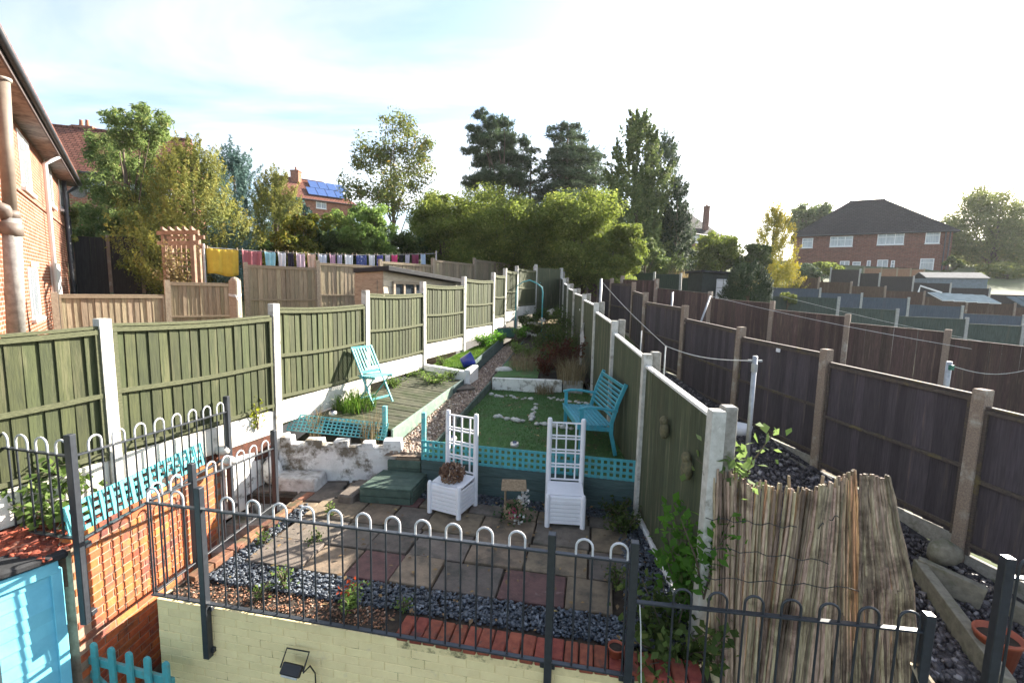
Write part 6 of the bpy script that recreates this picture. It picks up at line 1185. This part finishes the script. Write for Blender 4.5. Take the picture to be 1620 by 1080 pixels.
b=at(585,20); H=hpx(306,580,20,b); tree('sumac_tree','bright fresh green feathery tree above the washing line end','tree',b,H,ell(34,2.0,.5,H,24,1,.26,.4,.75),LF['fresh'],24000,.17,.34,.1,12,.3,.5,.3)
b=at(620,30); H=hpx(185,625,30,b); S=30/720; cl=[]
for px,py,rx in((625,205,26),(600,235,30),(650,232,30),(672,245,20),(575,265,24),(625,265,34),(660,280,28),(590,300,34),(630,310,36),(560,300,22),(680,225,12),(610,190,12)):
    p=PY(px,py,30+random.uniform(-1.5,1.5)); cl.append(((p.x-b.x,p.y-b.y,p.z-b.z),(rx*S,rx*S,rx*S*.9)))
tree('birch_tree','airy birch like tree with thin crown and reddish tip','tree',b,H,cl,LF['birch'],10500,.2,.45,.16,13,.2,.4,0,8,.62)
# big hedge: three trees grown into one another
for i,(px,py,wd,hp,y,lab) in enumerate(((700,300,72,128,23.5,'rounded dark green hedge tree at the left of the big hedge'),(800,294,118,140,22.0,'broad olive green hedge tree in the middle of the big hedge'),(918,304,102,140,20.6,'bushy yellow green hedge tree at the right of the big hedge'))):
    b=at(px,y); H=hpx(py-12,px,y,b); R=wd*y/720; tree('hedge_tree',lab,'tree',b,H,ell(46,R,.1,H,31+i,1,.24,.38,.72)+ell(16,R*.95,.0,H*.5,41+i,1,.25,.4,.8),LF['hedge'],60000,.125,.5,.15,14+i,.3,.6,0,10,.48,group='big hedge trees')
b=at(965,19.6); tree('hedge_tree','low leafy outer end of the big hedge above the dark fences','tree',b,3,ell(16,1.3,.4,3.0,36),LF['hedge'],13000,.12,.5,.08,19)
# pines
def cloudpine(name,label,base,y,lst,mat,n,seed,leaf,asp=.14):
    b=base; S=y/720; cl=[]
    for px,py,rx,rz in lst: p=PY(px,py,y+random.uniform(-1.4,1.4)); cl.append(((p.x-b.x,p.y-b.y,p.z-b.z),(rx*S,rx*S*.9,rz*S)))
    return tree(name,label,'tree',b,max(c[0][2] for c in cl),cl,mat,n,leaf,asp,.28,seed,.05,.9,-1.2,18,.42)
b=at(795,36); cloudpine('pine_tree','dark irregular pine behind the big hedge, the taller left one',b,36,[(762,182,13,9),(778,196,17,12),(752,208,18,10),(798,195,12,8),(745,240,15,8),(770,225,25,13),(800,220,18,12),(770,255,30,13),(806,248,24,14),(760,280,24,11),(795,280,28,13),(825,258,16,12),(830,225,12,10),(745,292,14,8),(818,285,20,12)],LF['pine'],34000,25,.4,.1)
b=at(890,38); H=hpx(187,880,38,b); spruce('cedar_tree','layered cedar with drooping flat sprays behind the big hedge',b and 'tree',b,H,4.6,LF['cedar'],46000,.36,26,11,.5,-.12,.06,None,.18,.3,.05,.3,.4)
b=at(935,40); spruce('cedar_tree','shorter dark cedar right of the layered cedar','tree',b,hpx(232,935,40,b),3.2,LF['pine'],12000,.34,27,9,.55,-.1,.05,None,.18,.3,.05,.25,.35)
b=at(835,39); spruce('cedar_tree','dark gap filling conifer between the pine and the cedar','tree',b,hpx(222,838,39,b),2.6,LF['pine'],9000,.32,28,9,.5,-.1,.1,None,.18,.3,.05,.2,.35)
# tall conifer clothed in ivy, dark one right of it
b=at(1010,28); H=hpx(180,998,28,b); cypress('tall_conifer','tall conical conifer grown through with pale ivy leaves','tree',(b.x-.3,b.y,b.z),H,2.4,LF['poplar'],46000,.19,29,.5,.02,520,.17,.5,.8,.25,None,.18,-.2)
b=at(1040,29.5); H=hpx(215,1030,29.5,b); cypress('tall_conifer','darker tall conifer leaning against the ivy clad one','tree',b,H,2.0,LF['cedar'],32000,.19,30,.5,.02,420,.16,.25)
b=at(1064,27); H=hpx(288,1066,27,b); cypress('dark_conifer','slim blackish conifer right of the tall conifers','tree',b,H,.95,LF['dark'],13000,.17,31,.5,.02,240,.2,.3,-.3)
b=at(1020,23.5); tree('tree','thin speckled small tree below the tall conifers','tree',b,3.4,ell(10,1.3,1.0,3.6,52),LF['poplar'],4200,.16,.55,.06,32,.2,.4)
b=at(985,23.8); tree('tree','pale young tree between the hedge and the tall conifer','tree',b,3.6,ell(9,1.0,1.2,4.2,54),LF['poplar'],3600,.16,.55,.06,132,.2,.4)
# right gardens
b=at(1132,33); Hs=hpx(362,1132,33,b); tree('shrub','broad green shrub mass in front of the distant hipped house','shrub',b,Hs,ell(30,2.3,.2,Hs,53),LF['hedge'],22000,.17,.5,.1,33)
b=at(1182,32); Hs=hpx(370,1182,32,b); tree('shrub','rounded green shrub left of the yellow conifer','shrub',b,Hs,ell(22,1.7,.2,Hs,55),LF['shrub'],15000,.17,.5,.1,34)
b=at(1083,36); tree('shrub','bright hedge patch below the dark conifer','shrub',b,1.4,ell(7,1.6,.0,1.9,56),LF['hedge'],4000,.18,.5,.08,134)
b=at(1217,34); H=hpx(326,1213,34,b); cypress('yellow_conifer','bright yellow flame shaped conifer left of the semi detached house','tree',(b.x,b.y,b.z-.3),H+.3,1.9,LF['yel'],36000,.15,35,.6,.0,420,.24)
b=at(1262,64); H=hpx(306,1262,64,b); tree('round_tree','grey green round headed tree behind the semi detached house','tree',b,H,ell(20,3.6,2.5,H,58),LF['poplar'],9000,.36,.55,.3,36)
b=at(1262,40); tree('shrub','spreading dark juniper below the semi detached house windows','shrub',(b.x,b.y,b.z),2,ell(12,2.6,.2,2.2,59,1,.25,.4,.6),LF['cedar'],9000,.22,.35,.1,37)
b=at(1300,42); tree('shrub','golden green low hedge before the semi detached house','shrub',(b.x,b.y,b.z),1.4,ell(8,2.2,.2,1.8,60,1,.25,.4,.6),LF['hedge'],5000,.2,.45,.1,38)
b=at(1566,56); H=hpx(302,1566,56,b); S=56/720; cl=[]
for px,py,rx in((1555,320,30),(1520,345,30),(1590,345,32),(1545,370,42),(1600,385,34),(1525,395,34),(1570,405,40),(1610,360,24),(1505,380,18),(1535,320,14)):
    p=PY(px+10,py,56+random.uniform(-2,2)); cl.append(((p.x-b.x,p.y-b.y,p.z-b.z),(rx*S*1.2,rx*S*1.2,rx*S*1.0)))
tree('willow_tree','large pale hazy green tree at the right edge beside the semi detached house','tree',b,H,cl,LF['willow'],46000,.3,.4,.3,39,.2,.4,.4,16,.48)
b=at(1496,44); tree('shrub','dark round bush at the right corner of the semi detached house','shrub',b,2,ell(6,1.1,.2,2.4,61),LF['shrub'],3500,.2,.5,.1,40)
b=at(1536,40); tree('shrub','small grey green bush beside the pale apex shed','shrub',b,2,ell(6,1.0,.0,1.6,62),LF['willow'],3000,.2,.5,.1,140)
b=at(1592,46); tree('shrub','yellow green undergrowth mass at the right edge on the hill','shrub',b,1,ell(10,3.5,-.3,1.4,63,1,.25,.4,.5),LF['willow'],6000,.25,.5,.1,141)
# round conifer
b=PY(1183,475,17.6); bz=PY(1183,478,17.6).z; H=PY(1180,417,17.6).z-bz+.4; cypress('round_conifer','dense round topped dark green conifer among the right gardens','tree',(b.x-.05,17.6,bz-.5),H+.1,.95,LF['dark'],34000,.07,41,.26,.0,560,.13,.35,.9,.06)
b=PY(1245,480,20.2); tree('shrub','thin pale sapling beside the round conifer','shrub',(b.x,20.2,b.z-.6),1.4,ell(6,.45,.3,1.5,66,1,.3,.5),LF['willow'],900,.1,.5,.03,42)
# dry pampas hedge
def tuft(name,label,p,n,h,spread,mat,seed=1,w=.012,cat='grass',lean=.5,group=None,r0=None):
    rg=np.random.default_rng(seed); p=np.array(tuple(p)); a=rg.uniform(0,6.28,n); rr=spread*np.sqrt(rg.uniform(0,1,n)); b=p+np.stack([rr*np.cos(a),rr*np.sin(a),np.zeros(n)],1)
    hh=h*rg.uniform(.45,1.1,n); ln=lean*hh*rg.uniform(.2,1,n); a2=a+rg.normal(size=n)*.7; d=np.stack([np.cos(a2),np.sin(a2),np.zeros(n)],1); sd_=np.stack([-np.sin(a2),np.cos(a2),np.zeros(n)],1)*w/2*rg.uniform(.6,1.4,(n,1))
    m1=b+d*ln[:,None]*.3+np.array([0,0,1])*hh[:,None]*.6; t=b+d*ln[:,None]+np.array([0,0,1])*hh[:,None]*(1-.25*(ln/hh))[:,None]
    V=np.concatenate([np.stack([b-sd_,b+sd_,m1+sd_*.8,m1-sd_*.8],1),np.stack([m1-sd_*.8,m1+sd_*.8,t+sd_*.15,t-sd_*.15],1)],1).reshape(-1,3); k=np.arange(n)*8
    Fq=np.concatenate([np.stack([k,k+1,k+2,k+3],1),np.stack([k+4,k+5,k+6,k+7],1)])
    o=np_obj(name,V,Fq,mat,None,Vector(p)); tag(o,label,cat,group); return o
for i,(px,y) in enumerate(((1075,25.5),(1100,26),(1122,25.8),(1145,26.2),(1165,26.5))):
    b=at(px,y); tuft('dry_grass_clump',ORD[i]+' dry straw coloured grass clump from the left behind the dark shed',(b.x,b.y,b.z+.4),900,1.5,.9,LF['straw'],70+i,.035,'grass',.6,'dry grass hedge behind the dark shed')
# ---------------------------------------------------------------- plants in the garden
def leafy(name,label,p,h,R,mat,n,leaf,seed=1,stems=8,cat='plant',aspect=.55,up=.6,group=None,stem_m=None):
    rg=np.random.default_rng(seed); p=Vector(p); r=root(name,p,label,cat,group); m=MB(); P=[]
    for s in range(stems):
        a=rg.uniform(0,6.28); q=R*rg.uniform(.25,1); hh=h*rg.uniform(.55,1.05); pts=[p,p+Vector((math.cos(a)*q*.4,math.sin(a)*q*.4,hh*.55)),p+Vector((math.cos(a)*q,math.sin(a)*q,hh))]; m.tube(pts,[.008,.006,.003],4,False)
        k=n//stems; u=rg.uniform(.2,1,k); A_=np.array([tuple(x) for x in pts]); Q_=np.where(u[:,None]<.5,A_[0]+(A_[1]-A_[0])*u[:,None]*2,A_[1]+(A_[2]-A_[1])*(u[:,None]-.5)*2); P.append(Q_+rg.normal(size=(k,3))*leaf*.8)
    P=np.concatenate(P); V,Fq=leaves(P,leaf,rg,aspect,np.array([[0,0,up]])+rg.normal(size=(len(P),3))*.5,.7,.3,.08); m.build('stems',stem_m or bark_wood,r); np_obj('leaves',V,Fq,mat,r); return r
leafy('climbing_shrub','green leafy shrub climbing between the corner railing and the reed screen',PZ(1088,1010,1.5),1.35,.3,LF['vivid'],820,.085,1,16,aspect=.65)
leafy('climbing_shrub','darker undergrowth below the climbing shrub by the reed screen',PZ(1060,1060,1.45),.62,.5,LF['shrub'],900,.075,2,16,aspect=.65)
leafy('climbing_shrub','upper sprays of green leaves in front of the last white fence post',Vector((1.5,3.22,2.1)),.75,.25,LF['vivid'],260,.08,3,8,aspect=.6)
leafy('rambling_rose','pale leaved rambling plant on top of the reed screen corner',PY(1165,790,3.35),.55,.34,leafmat('pale_rose_leaf',(.2,.27,.1),(.09,.14,.045),(.3,.36,.2),.4),190,.085,4,9,aspect=.6)
leafy('weed','tall yellow green weed beside the first white post of the left fence',PZ(408,680,2.5),.45,.1,leafmat('yellow_weed',(.3,.32,.05),(.2,.23,.04),None,.4),130,.05,5,4)
leafy('plant','green leafy plant on the bark bed by the railing',PZ(70,800,2.36),.45,.42,LF['weed'],420,.085,6,14,aspect=.8)
leafy('plant','weedy green clump on the bark bed below the left railing corner',PZ(95,830,2.28),.3,.3,LF['weed'],220,.07,7,9,aspect=.8)
leafy('plant','leafy clump at the left end of the castellated wall',PZ(425,672,2.35),.3,.3,LF['shrub'],420,.05,8,12)
leafy('plant','small ferny plant behind the castellated wall by the teal post',PZ(590,705,2.1),.22,.16,LF['weed'],200,.035,9,10)
leafy('plant','small flowering plant behind the middle of the castellated wall',PZ(545,690,2.12),.16,.18,LF['shrub'],180,.035,10,10)
tuft('dry_stalks','dry brown flower stalks in front of the fallen trellis',PZ(585,700,2.15),90,.5,.13,LF['straw'],11,.008,'grass',.35)
tuft('dry_stalks','dry brown stalks in the middle of the fallen trellis',PZ(500,690,2.2),70,.48,.1,LF['straw'],12,.008,'grass',.35)
for i,(px,py,z,n,h,s,lb) in enumerate(((480,640,2.45,420,.4,.3,'broad grass clump along the sunny fence on the deck'),(540,612,2.5,260,.36,.22,'grass clump at the fence foot behind the chair'),(460,655,2.42,320,.42,.26,'spiky grass tuft at the front left of the deck'),(525,634,2.43,520,.4,.36,'long arching grass clump on the deck beside the fence'),(560,648,2.4,360,.34,.34,'low grass clump on the deck in front of the chair'),(490,622,2.5,220,.5,.18,'upright grass tuft at the foot of the sunny fence'))):
    tuft('grass_tuft',lb,PZ(px,py,z),n,h,s,LF['grass'],80+i,.016,'grass',.8)
for i,(px,py,z,R,n,lb) in enumerate(((620,612,2.5,.3,420,'trailing weeds on the deck behind the chair'),(650,598,2.53,.28,380,'weed patch at the back of the deck by the kerb'),(690,605,2.52,.33,420,'weed patch in the middle back of the deck'),(715,598,2.52,.2,200,'weed patch at the path end of the deck'),(655,583,2.58,.12,120,'upright weed where the kerb meets the fence'))):
    leafy('weed_patch',lb,PZ(px,py,z),.17,R*1.25,LF['weed'],int(n*1.5),.045,90+i,18)
leafy('ground_cover','low bushy green plants along the fence on the upper lawn',Vector((-.75,12.3,2.85)),.32,.42,LF['vivid'],1300,.05,95,26); leafy('ground_cover','green clump further up the lawn beside the trough',Vector((-.35,12.9,2.9)),.3,.35,LF['vivid'],900,.05,96,20)
leafy('ground_cover','small light green clump at the fence foot by the blue bucket',Vector((-1.55,9.95,2.66)),.26,.16,LF['weed'],260,.04,97,12)
leafy('red_shrub','bushy red brown shrub beside the mossy fence behind the lawn',Vector((1.15,10.0,2.55)),.75,.5,LF['red'],2600,.06,98,26); leafy('red_shrub','smaller rusty shrub left of the red brown shrub',Vector((.72,9.75,2.55)),.5,.36,LF['red'],1200,.05,99,18)
leafy('green_shrub','dark green shrub above the red shrub by the arch',Vector((1.1,11.6,2.75)),.8,.45,LF['shrub'],1500,.07,100,18); leafy('rose_bush','dark rose bush beside the arch with white blooms',Vector((1.35,12.8,2.8)),1.1,.4,LF['shrub'],1300,.07,101,14)
leafy('plants','leafy border plants beneath the arch',Vector((.55,15.6,3.1)),.4,.6,LF['shrub'],1200,.07,102,22)
for i,(px,py,y) in enumerate(((858,507,12.4),(873,491,12.6),(872,494,12.9))):
    p=PY(px,py,y); rg=np.random.default_rng(i); V,Fq=leaves(np.array([tuple(p)])+rg.normal(size=(24,3))*.035,.06,rg,.9); o=np_obj('white_bloom',V,Fq,white_stone,None,p); tag(o,['white bloom at the left of the rose bush','upper white bloom of the rose bush','lower white bloom of the rose bush'][i],'flower')
tuft('dry_grass_clump','tall dry grass clump by the concrete edging and mossy fence',Vector((1.25,9.35,2.5)),420,.6,.28,LF['straw'],103,.008,'grass',.5); tuft('dry_grass_clump','dry grey green grasses at the path side of the shrub bed',Vector((.3,10.2,2.55)),380,.5,.35,LF['straw'],104,.008,'grass',.5)
tuft('dry_grass_clump','withered stems on the turf before the concrete edging',PZ(862,622,2.33),200,.28,.2,LF['straw'],105,.007,'grass',.6)
leafy('lavender','grey green herb clump at the far turf edge',PZ(835,610,2.35),.2,.3,LF['weed'],500,.035,106,18)
sheet('turf_patch',[(path_r(9.4)+.06,9.4,2.585),(.55,9.4,2.585),(.75,10.9,2.685),(path_r(10.9)+.06,10.9,2.685)],turf,thick=.03)
# weeds in the joints of the patio
for i,(px,py,h,R,n,mt,lb) in enumerate(((498,855,.1,.12,90,'weed','weed growing in the sunny patio joint'),(450,930,.2,.09,120,'weed','bright weed in the slate strip near the front railing'),(552,965,.2,.17,260,'weed','green and red weed clump on the wall top by the railing'),(418,860,.12,.1,90,'weed','weed at the brick edging by the railing'),(600,790,.13,.1,120,'weed','weed at the foot of the green box step'),(525,815,.14,.08,90,'weed','weed beside the left patio slabs'),(412,940,.08,.1,80,'weed','small weed on the rubble behind the cream wall'),(975,930,.22,.16,200,'shrub','weed beside the mossy fence in the slate'),(720,795,.14,.16,150,'shrub','dark weed between wreath planter and well'),(640,960,.07,.08,70,'weed','tiny weed in the slate chips at mid railing'))):
    leafy('weed',lb,PZ(px,py,ZP),h,R,LF[mt],n,.035,110+i,9)
leafy('red_weed','reddish weed leaves on the wall top',PZ(548,945,ZP),.12,.12,leafmat('red_weed_leaf',(.35,.07,.04),(.2,.05,.03),None,.3),70,.035,121,6)
leafy('fence_weed','weeds along the foot of the mossy fence panel',Vector((1.35,4.9,ZP)),.22,.35,LF['shrub'],420,.045,122,16)
leafy('fence_weed','weeds by the planter corner and the mossy fence',Vector((1.3,5.25,ZP)),.2,.3,LF['shrub'],260,.045,123,12)
leafy('climber','dry leafy climber over the pergola lattice',Vector((PY(288,430,13.0).x,12.85,3.3)),2.1,.8,leafmat('dry_climber_leaf',(.25,.19,.09),(.14,.11,.05),(.12,.14,.04),.3),1500,.09,124,18)
# grass standing on the upper lawn
rg=np.random.default_rng(5); n=9000; yy=rg.uniform(9.6,13.3,n); xl=np.array([xL(y) for y in yy]); xr=np.array([path_l(y) for y in yy]); xx=xl+.05+(xr-xl-.1)*rg.uniform(0,1,n); P_=np.stack([xx,yy,2.62+.075*(yy-9.4)+.012*np.sin(xx*9+yy*4)],1)
a=rg.uniform(0,6.28,n); d=np.stack([np.cos(a),np.sin(a),np.zeros(n)],1)*.006; tp=P_+rg.normal(size=(n,3))*.012; tp[:,2]=P_[:,2]+rg.uniform(.02,.06,n)
V=np.stack([P_-d,P_+d,tp],1).reshape(-1,3); tag(np_obj('grass',V,np.arange(3*n).reshape(-1,3),LF['grass']),'short bright grass on the upper lawn','grass',kind='stuff')

b=at(355,19.2); tree('shrub','olive green filler shrub between the golden conifer and the yellow towel','shrub',b,2.4,ell(10,1.3,.2,2.6,221),LF['oak'],9000,.13,.5,.06,201)
b=at(520,19.5); tree('shrub','dark evergreen shrub left of the bright sumac tree','shrub',b,2.4,ell(12,1.4,.2,2.8,222),LF['shrub'],10000,.14,.5,.06,202)
b=at(545,22.5); tree('shrub','leafy green shrub tucked behind the sumac tree','shrub',b,3.2,ell(12,1.6,.2,3.6,223),LF['hedge'],11000,.14,.5,.06,203)
b=at(640,21.5); tree('shrub','shaded green shrub between the sumac tree and the big hedge','shrub',b,2.6,ell(12,1.5,.2,3.0,224),LF['shrub'],11000,.14,.5,.06,204)
b=at(190,18.2); tree('shrub','shadowy green undergrowth at the foot of the ash tree','shrub',b,2.4,ell(12,2.0,.6,3.0,225),LF['ash'],11000,.16,.35,.06,205)

for i,(px,py,wd,y,lab) in enumerate(((750,300,64,24.5,'hedge tree filling between the left and middle of the big hedge'),(862,298,66,22.6,'hedge tree filling between the middle and right of the big hedge'),(975,345,52,20.2,'drooping yellow green end of the big hedge above the fences'))):
    b=at(px,y); H=hpx(py-8,px,y,b); R=wd*y/720; tree('hedge_tree',lab,'tree',b,H,ell(34,R,.1,H,231+i,1,.26,.4,.75),LF['hedge'],30000,.125,.5,.12,214+i,.3,.6,0,10,.48,group='big hedge trees')
b=at(788,38.5); H=hpx(186,785,38.5,b); cypress('pine_tree','dense dark pine standing behind the irregular pine','tree',b,H,2.7,LF['pine'],36000,.24,215,.42,.05,420,.2,.14,.3,.38)
b=at(905,41); H=hpx(205,905,41,b); cypress('cedar_tree','dense dark cedar behind the layered cedar','tree',b,H,3.0,LF['cedar'],32000,.26,216,.5,.05,380,.2,.16,-.1,.34)
# turf pile and fallen leaves
rg=np.random.default_rng(15); n=26000; yy=5.5+3.75*rg.uniform(0,1,n); xx=np.array([ (path_r(y) if y>6.1 else PL0.x+.05) for y in yy]); xr=np.array([xR(y) for y in yy])-.04; xx=xx+(xr-xx)*rg.uniform(0,1,n)
ok=yy>PL0.y+(PL1.y-PL0.y)*(xx-PL0.x)/(PL1.x-PL0.x)+.04; xx=xx[ok];yy=yy[ok];n=len(xx); P_=np.stack([xx,yy,np.array([lawnz(y) for y in yy])+.012*np.sin(xx*5+yy*3)-.003],1)
a=rg.uniform(0,6.28,n); d=np.stack([np.cos(a),np.sin(a),np.zeros(n)],1)*.004; tp=P_+rg.normal(size=(n,3))*.012; tp[:,2]=P_[:,2]+rg.uniform(.012,.035,n)
tag(np_obj('grass',np.stack([P_-d,P_+d,tp],1).reshape(-1,3),np.arange(3*n).reshape(-1,3),leafmat('turf_blade',(.085,.17,.05),(.05,.1,.03),(.16,.2,.09),.2)),'short pile of the green turf behind the planter','grass',kind='stuff')
rg=np.random.default_rng(16); Q_=[]
for _ in range(420):
    k=rg.uniform()
    if k<.4:
        p=ST(rg.uniform(.4,4.3),rg.uniform(.1,2.45),ZP+.022)
    elif k<.75:
        y=rg.uniform(5.9,9.2); p=Vector((rg.uniform(path_r(max(y,6.1))+.05,xR(y)-.06),y,lawnz(y)+.035))
    else:
        y=rg.uniform(6.3,12.5); p=Vector((rg.uniform(path_l(y),path_r(y)),y,pathz(y)+.03))
    Q_.append(tuple(p))
V,Fq=leaves(np.array(Q_),.05,rg,.6,np.array([[0,0,1.0]]),.25,0,.12); tag(np_obj('fallen_leaves',V,Fq,chipmat('fallen_leaf',(.26,.16,.06),(.1,.06,.03),(.35,.27,.09),.8)),'scattered brown autumn leaves on the patio, turf and path','fallen leaves',kind='stuff')

for i,(x,y,h,R,mt,n,lb) in enumerate(((.95,10.7,.5,.4,'shrub',900,'dark leafy clump between the red shrub and the fence'),(.45,11.3,.35,.35,'weed',700,'grey green herb clump in the middle of the shrub bed'),(.15,11.9,.3,.3,'weed',500,'low herb clump at the path side below the arch'),(.75,12.2,.45,.4,'shrub',800,'bushy dark plant before the teal tub'),(.3,13.6,.35,.4,'vivid',700,'fresh green plant clump left of the arch path'),(.8,14.3,.4,.35,'shrub',700,'dark clump beside the right arch leg'),(.35,16.3,.5,.45,'vivid',900,'leafy plants in the sunny corner behind the arch'),(1.2,16.6,.7,.5,'shrub',1000,'tall shadowed plants behind the arch by the fence'),(1.45,11.2,.9,.3,'shrub',900,'upright shrub against the mossy fence above the red shrub'),(.9,17.2,.5,.4,'grass',700,'grassy clump at the very back of the garden'))):
    leafy('bed_plant',lb,Vector((x,y,(2.52+.07*(y-9.3)) if y<13.4 else 2.95+.07*(y-13.4))),h,R,LF[mt],n,.055,300+i,18)
# ================================================================ AIR
def veil():  # added volume; lifts far shadows and stands in for window glare and flare
    m=MB(); m.box((0,500,20),(4200,1260,64)); vm=bpy.data.materials.new('veil_air'); vm.use_nodes=True; nt=vm.node_tree; nt.nodes.clear()
    out=nt.nodes.new('ShaderNodeOutputMaterial'); pv=nt.nodes.new('ShaderNodeVolumePrincipled'); pv.inputs['Color'].default_value=(.93,.96,1,1); pv.inputs['Density'].default_value=.00026; pv.inputs['Anisotropy'].default_value=.35
    nt.links.new(pv.outputs[0],out.inputs['Volume']); o=m.build('veil',vm,kind='stuff',label='thin added air volume lifting shadows in place of window glare',cat='veil',org=(0,0,0)); o.display_type='WIRE'
veil()
SC.cycles.volume_bounces=0
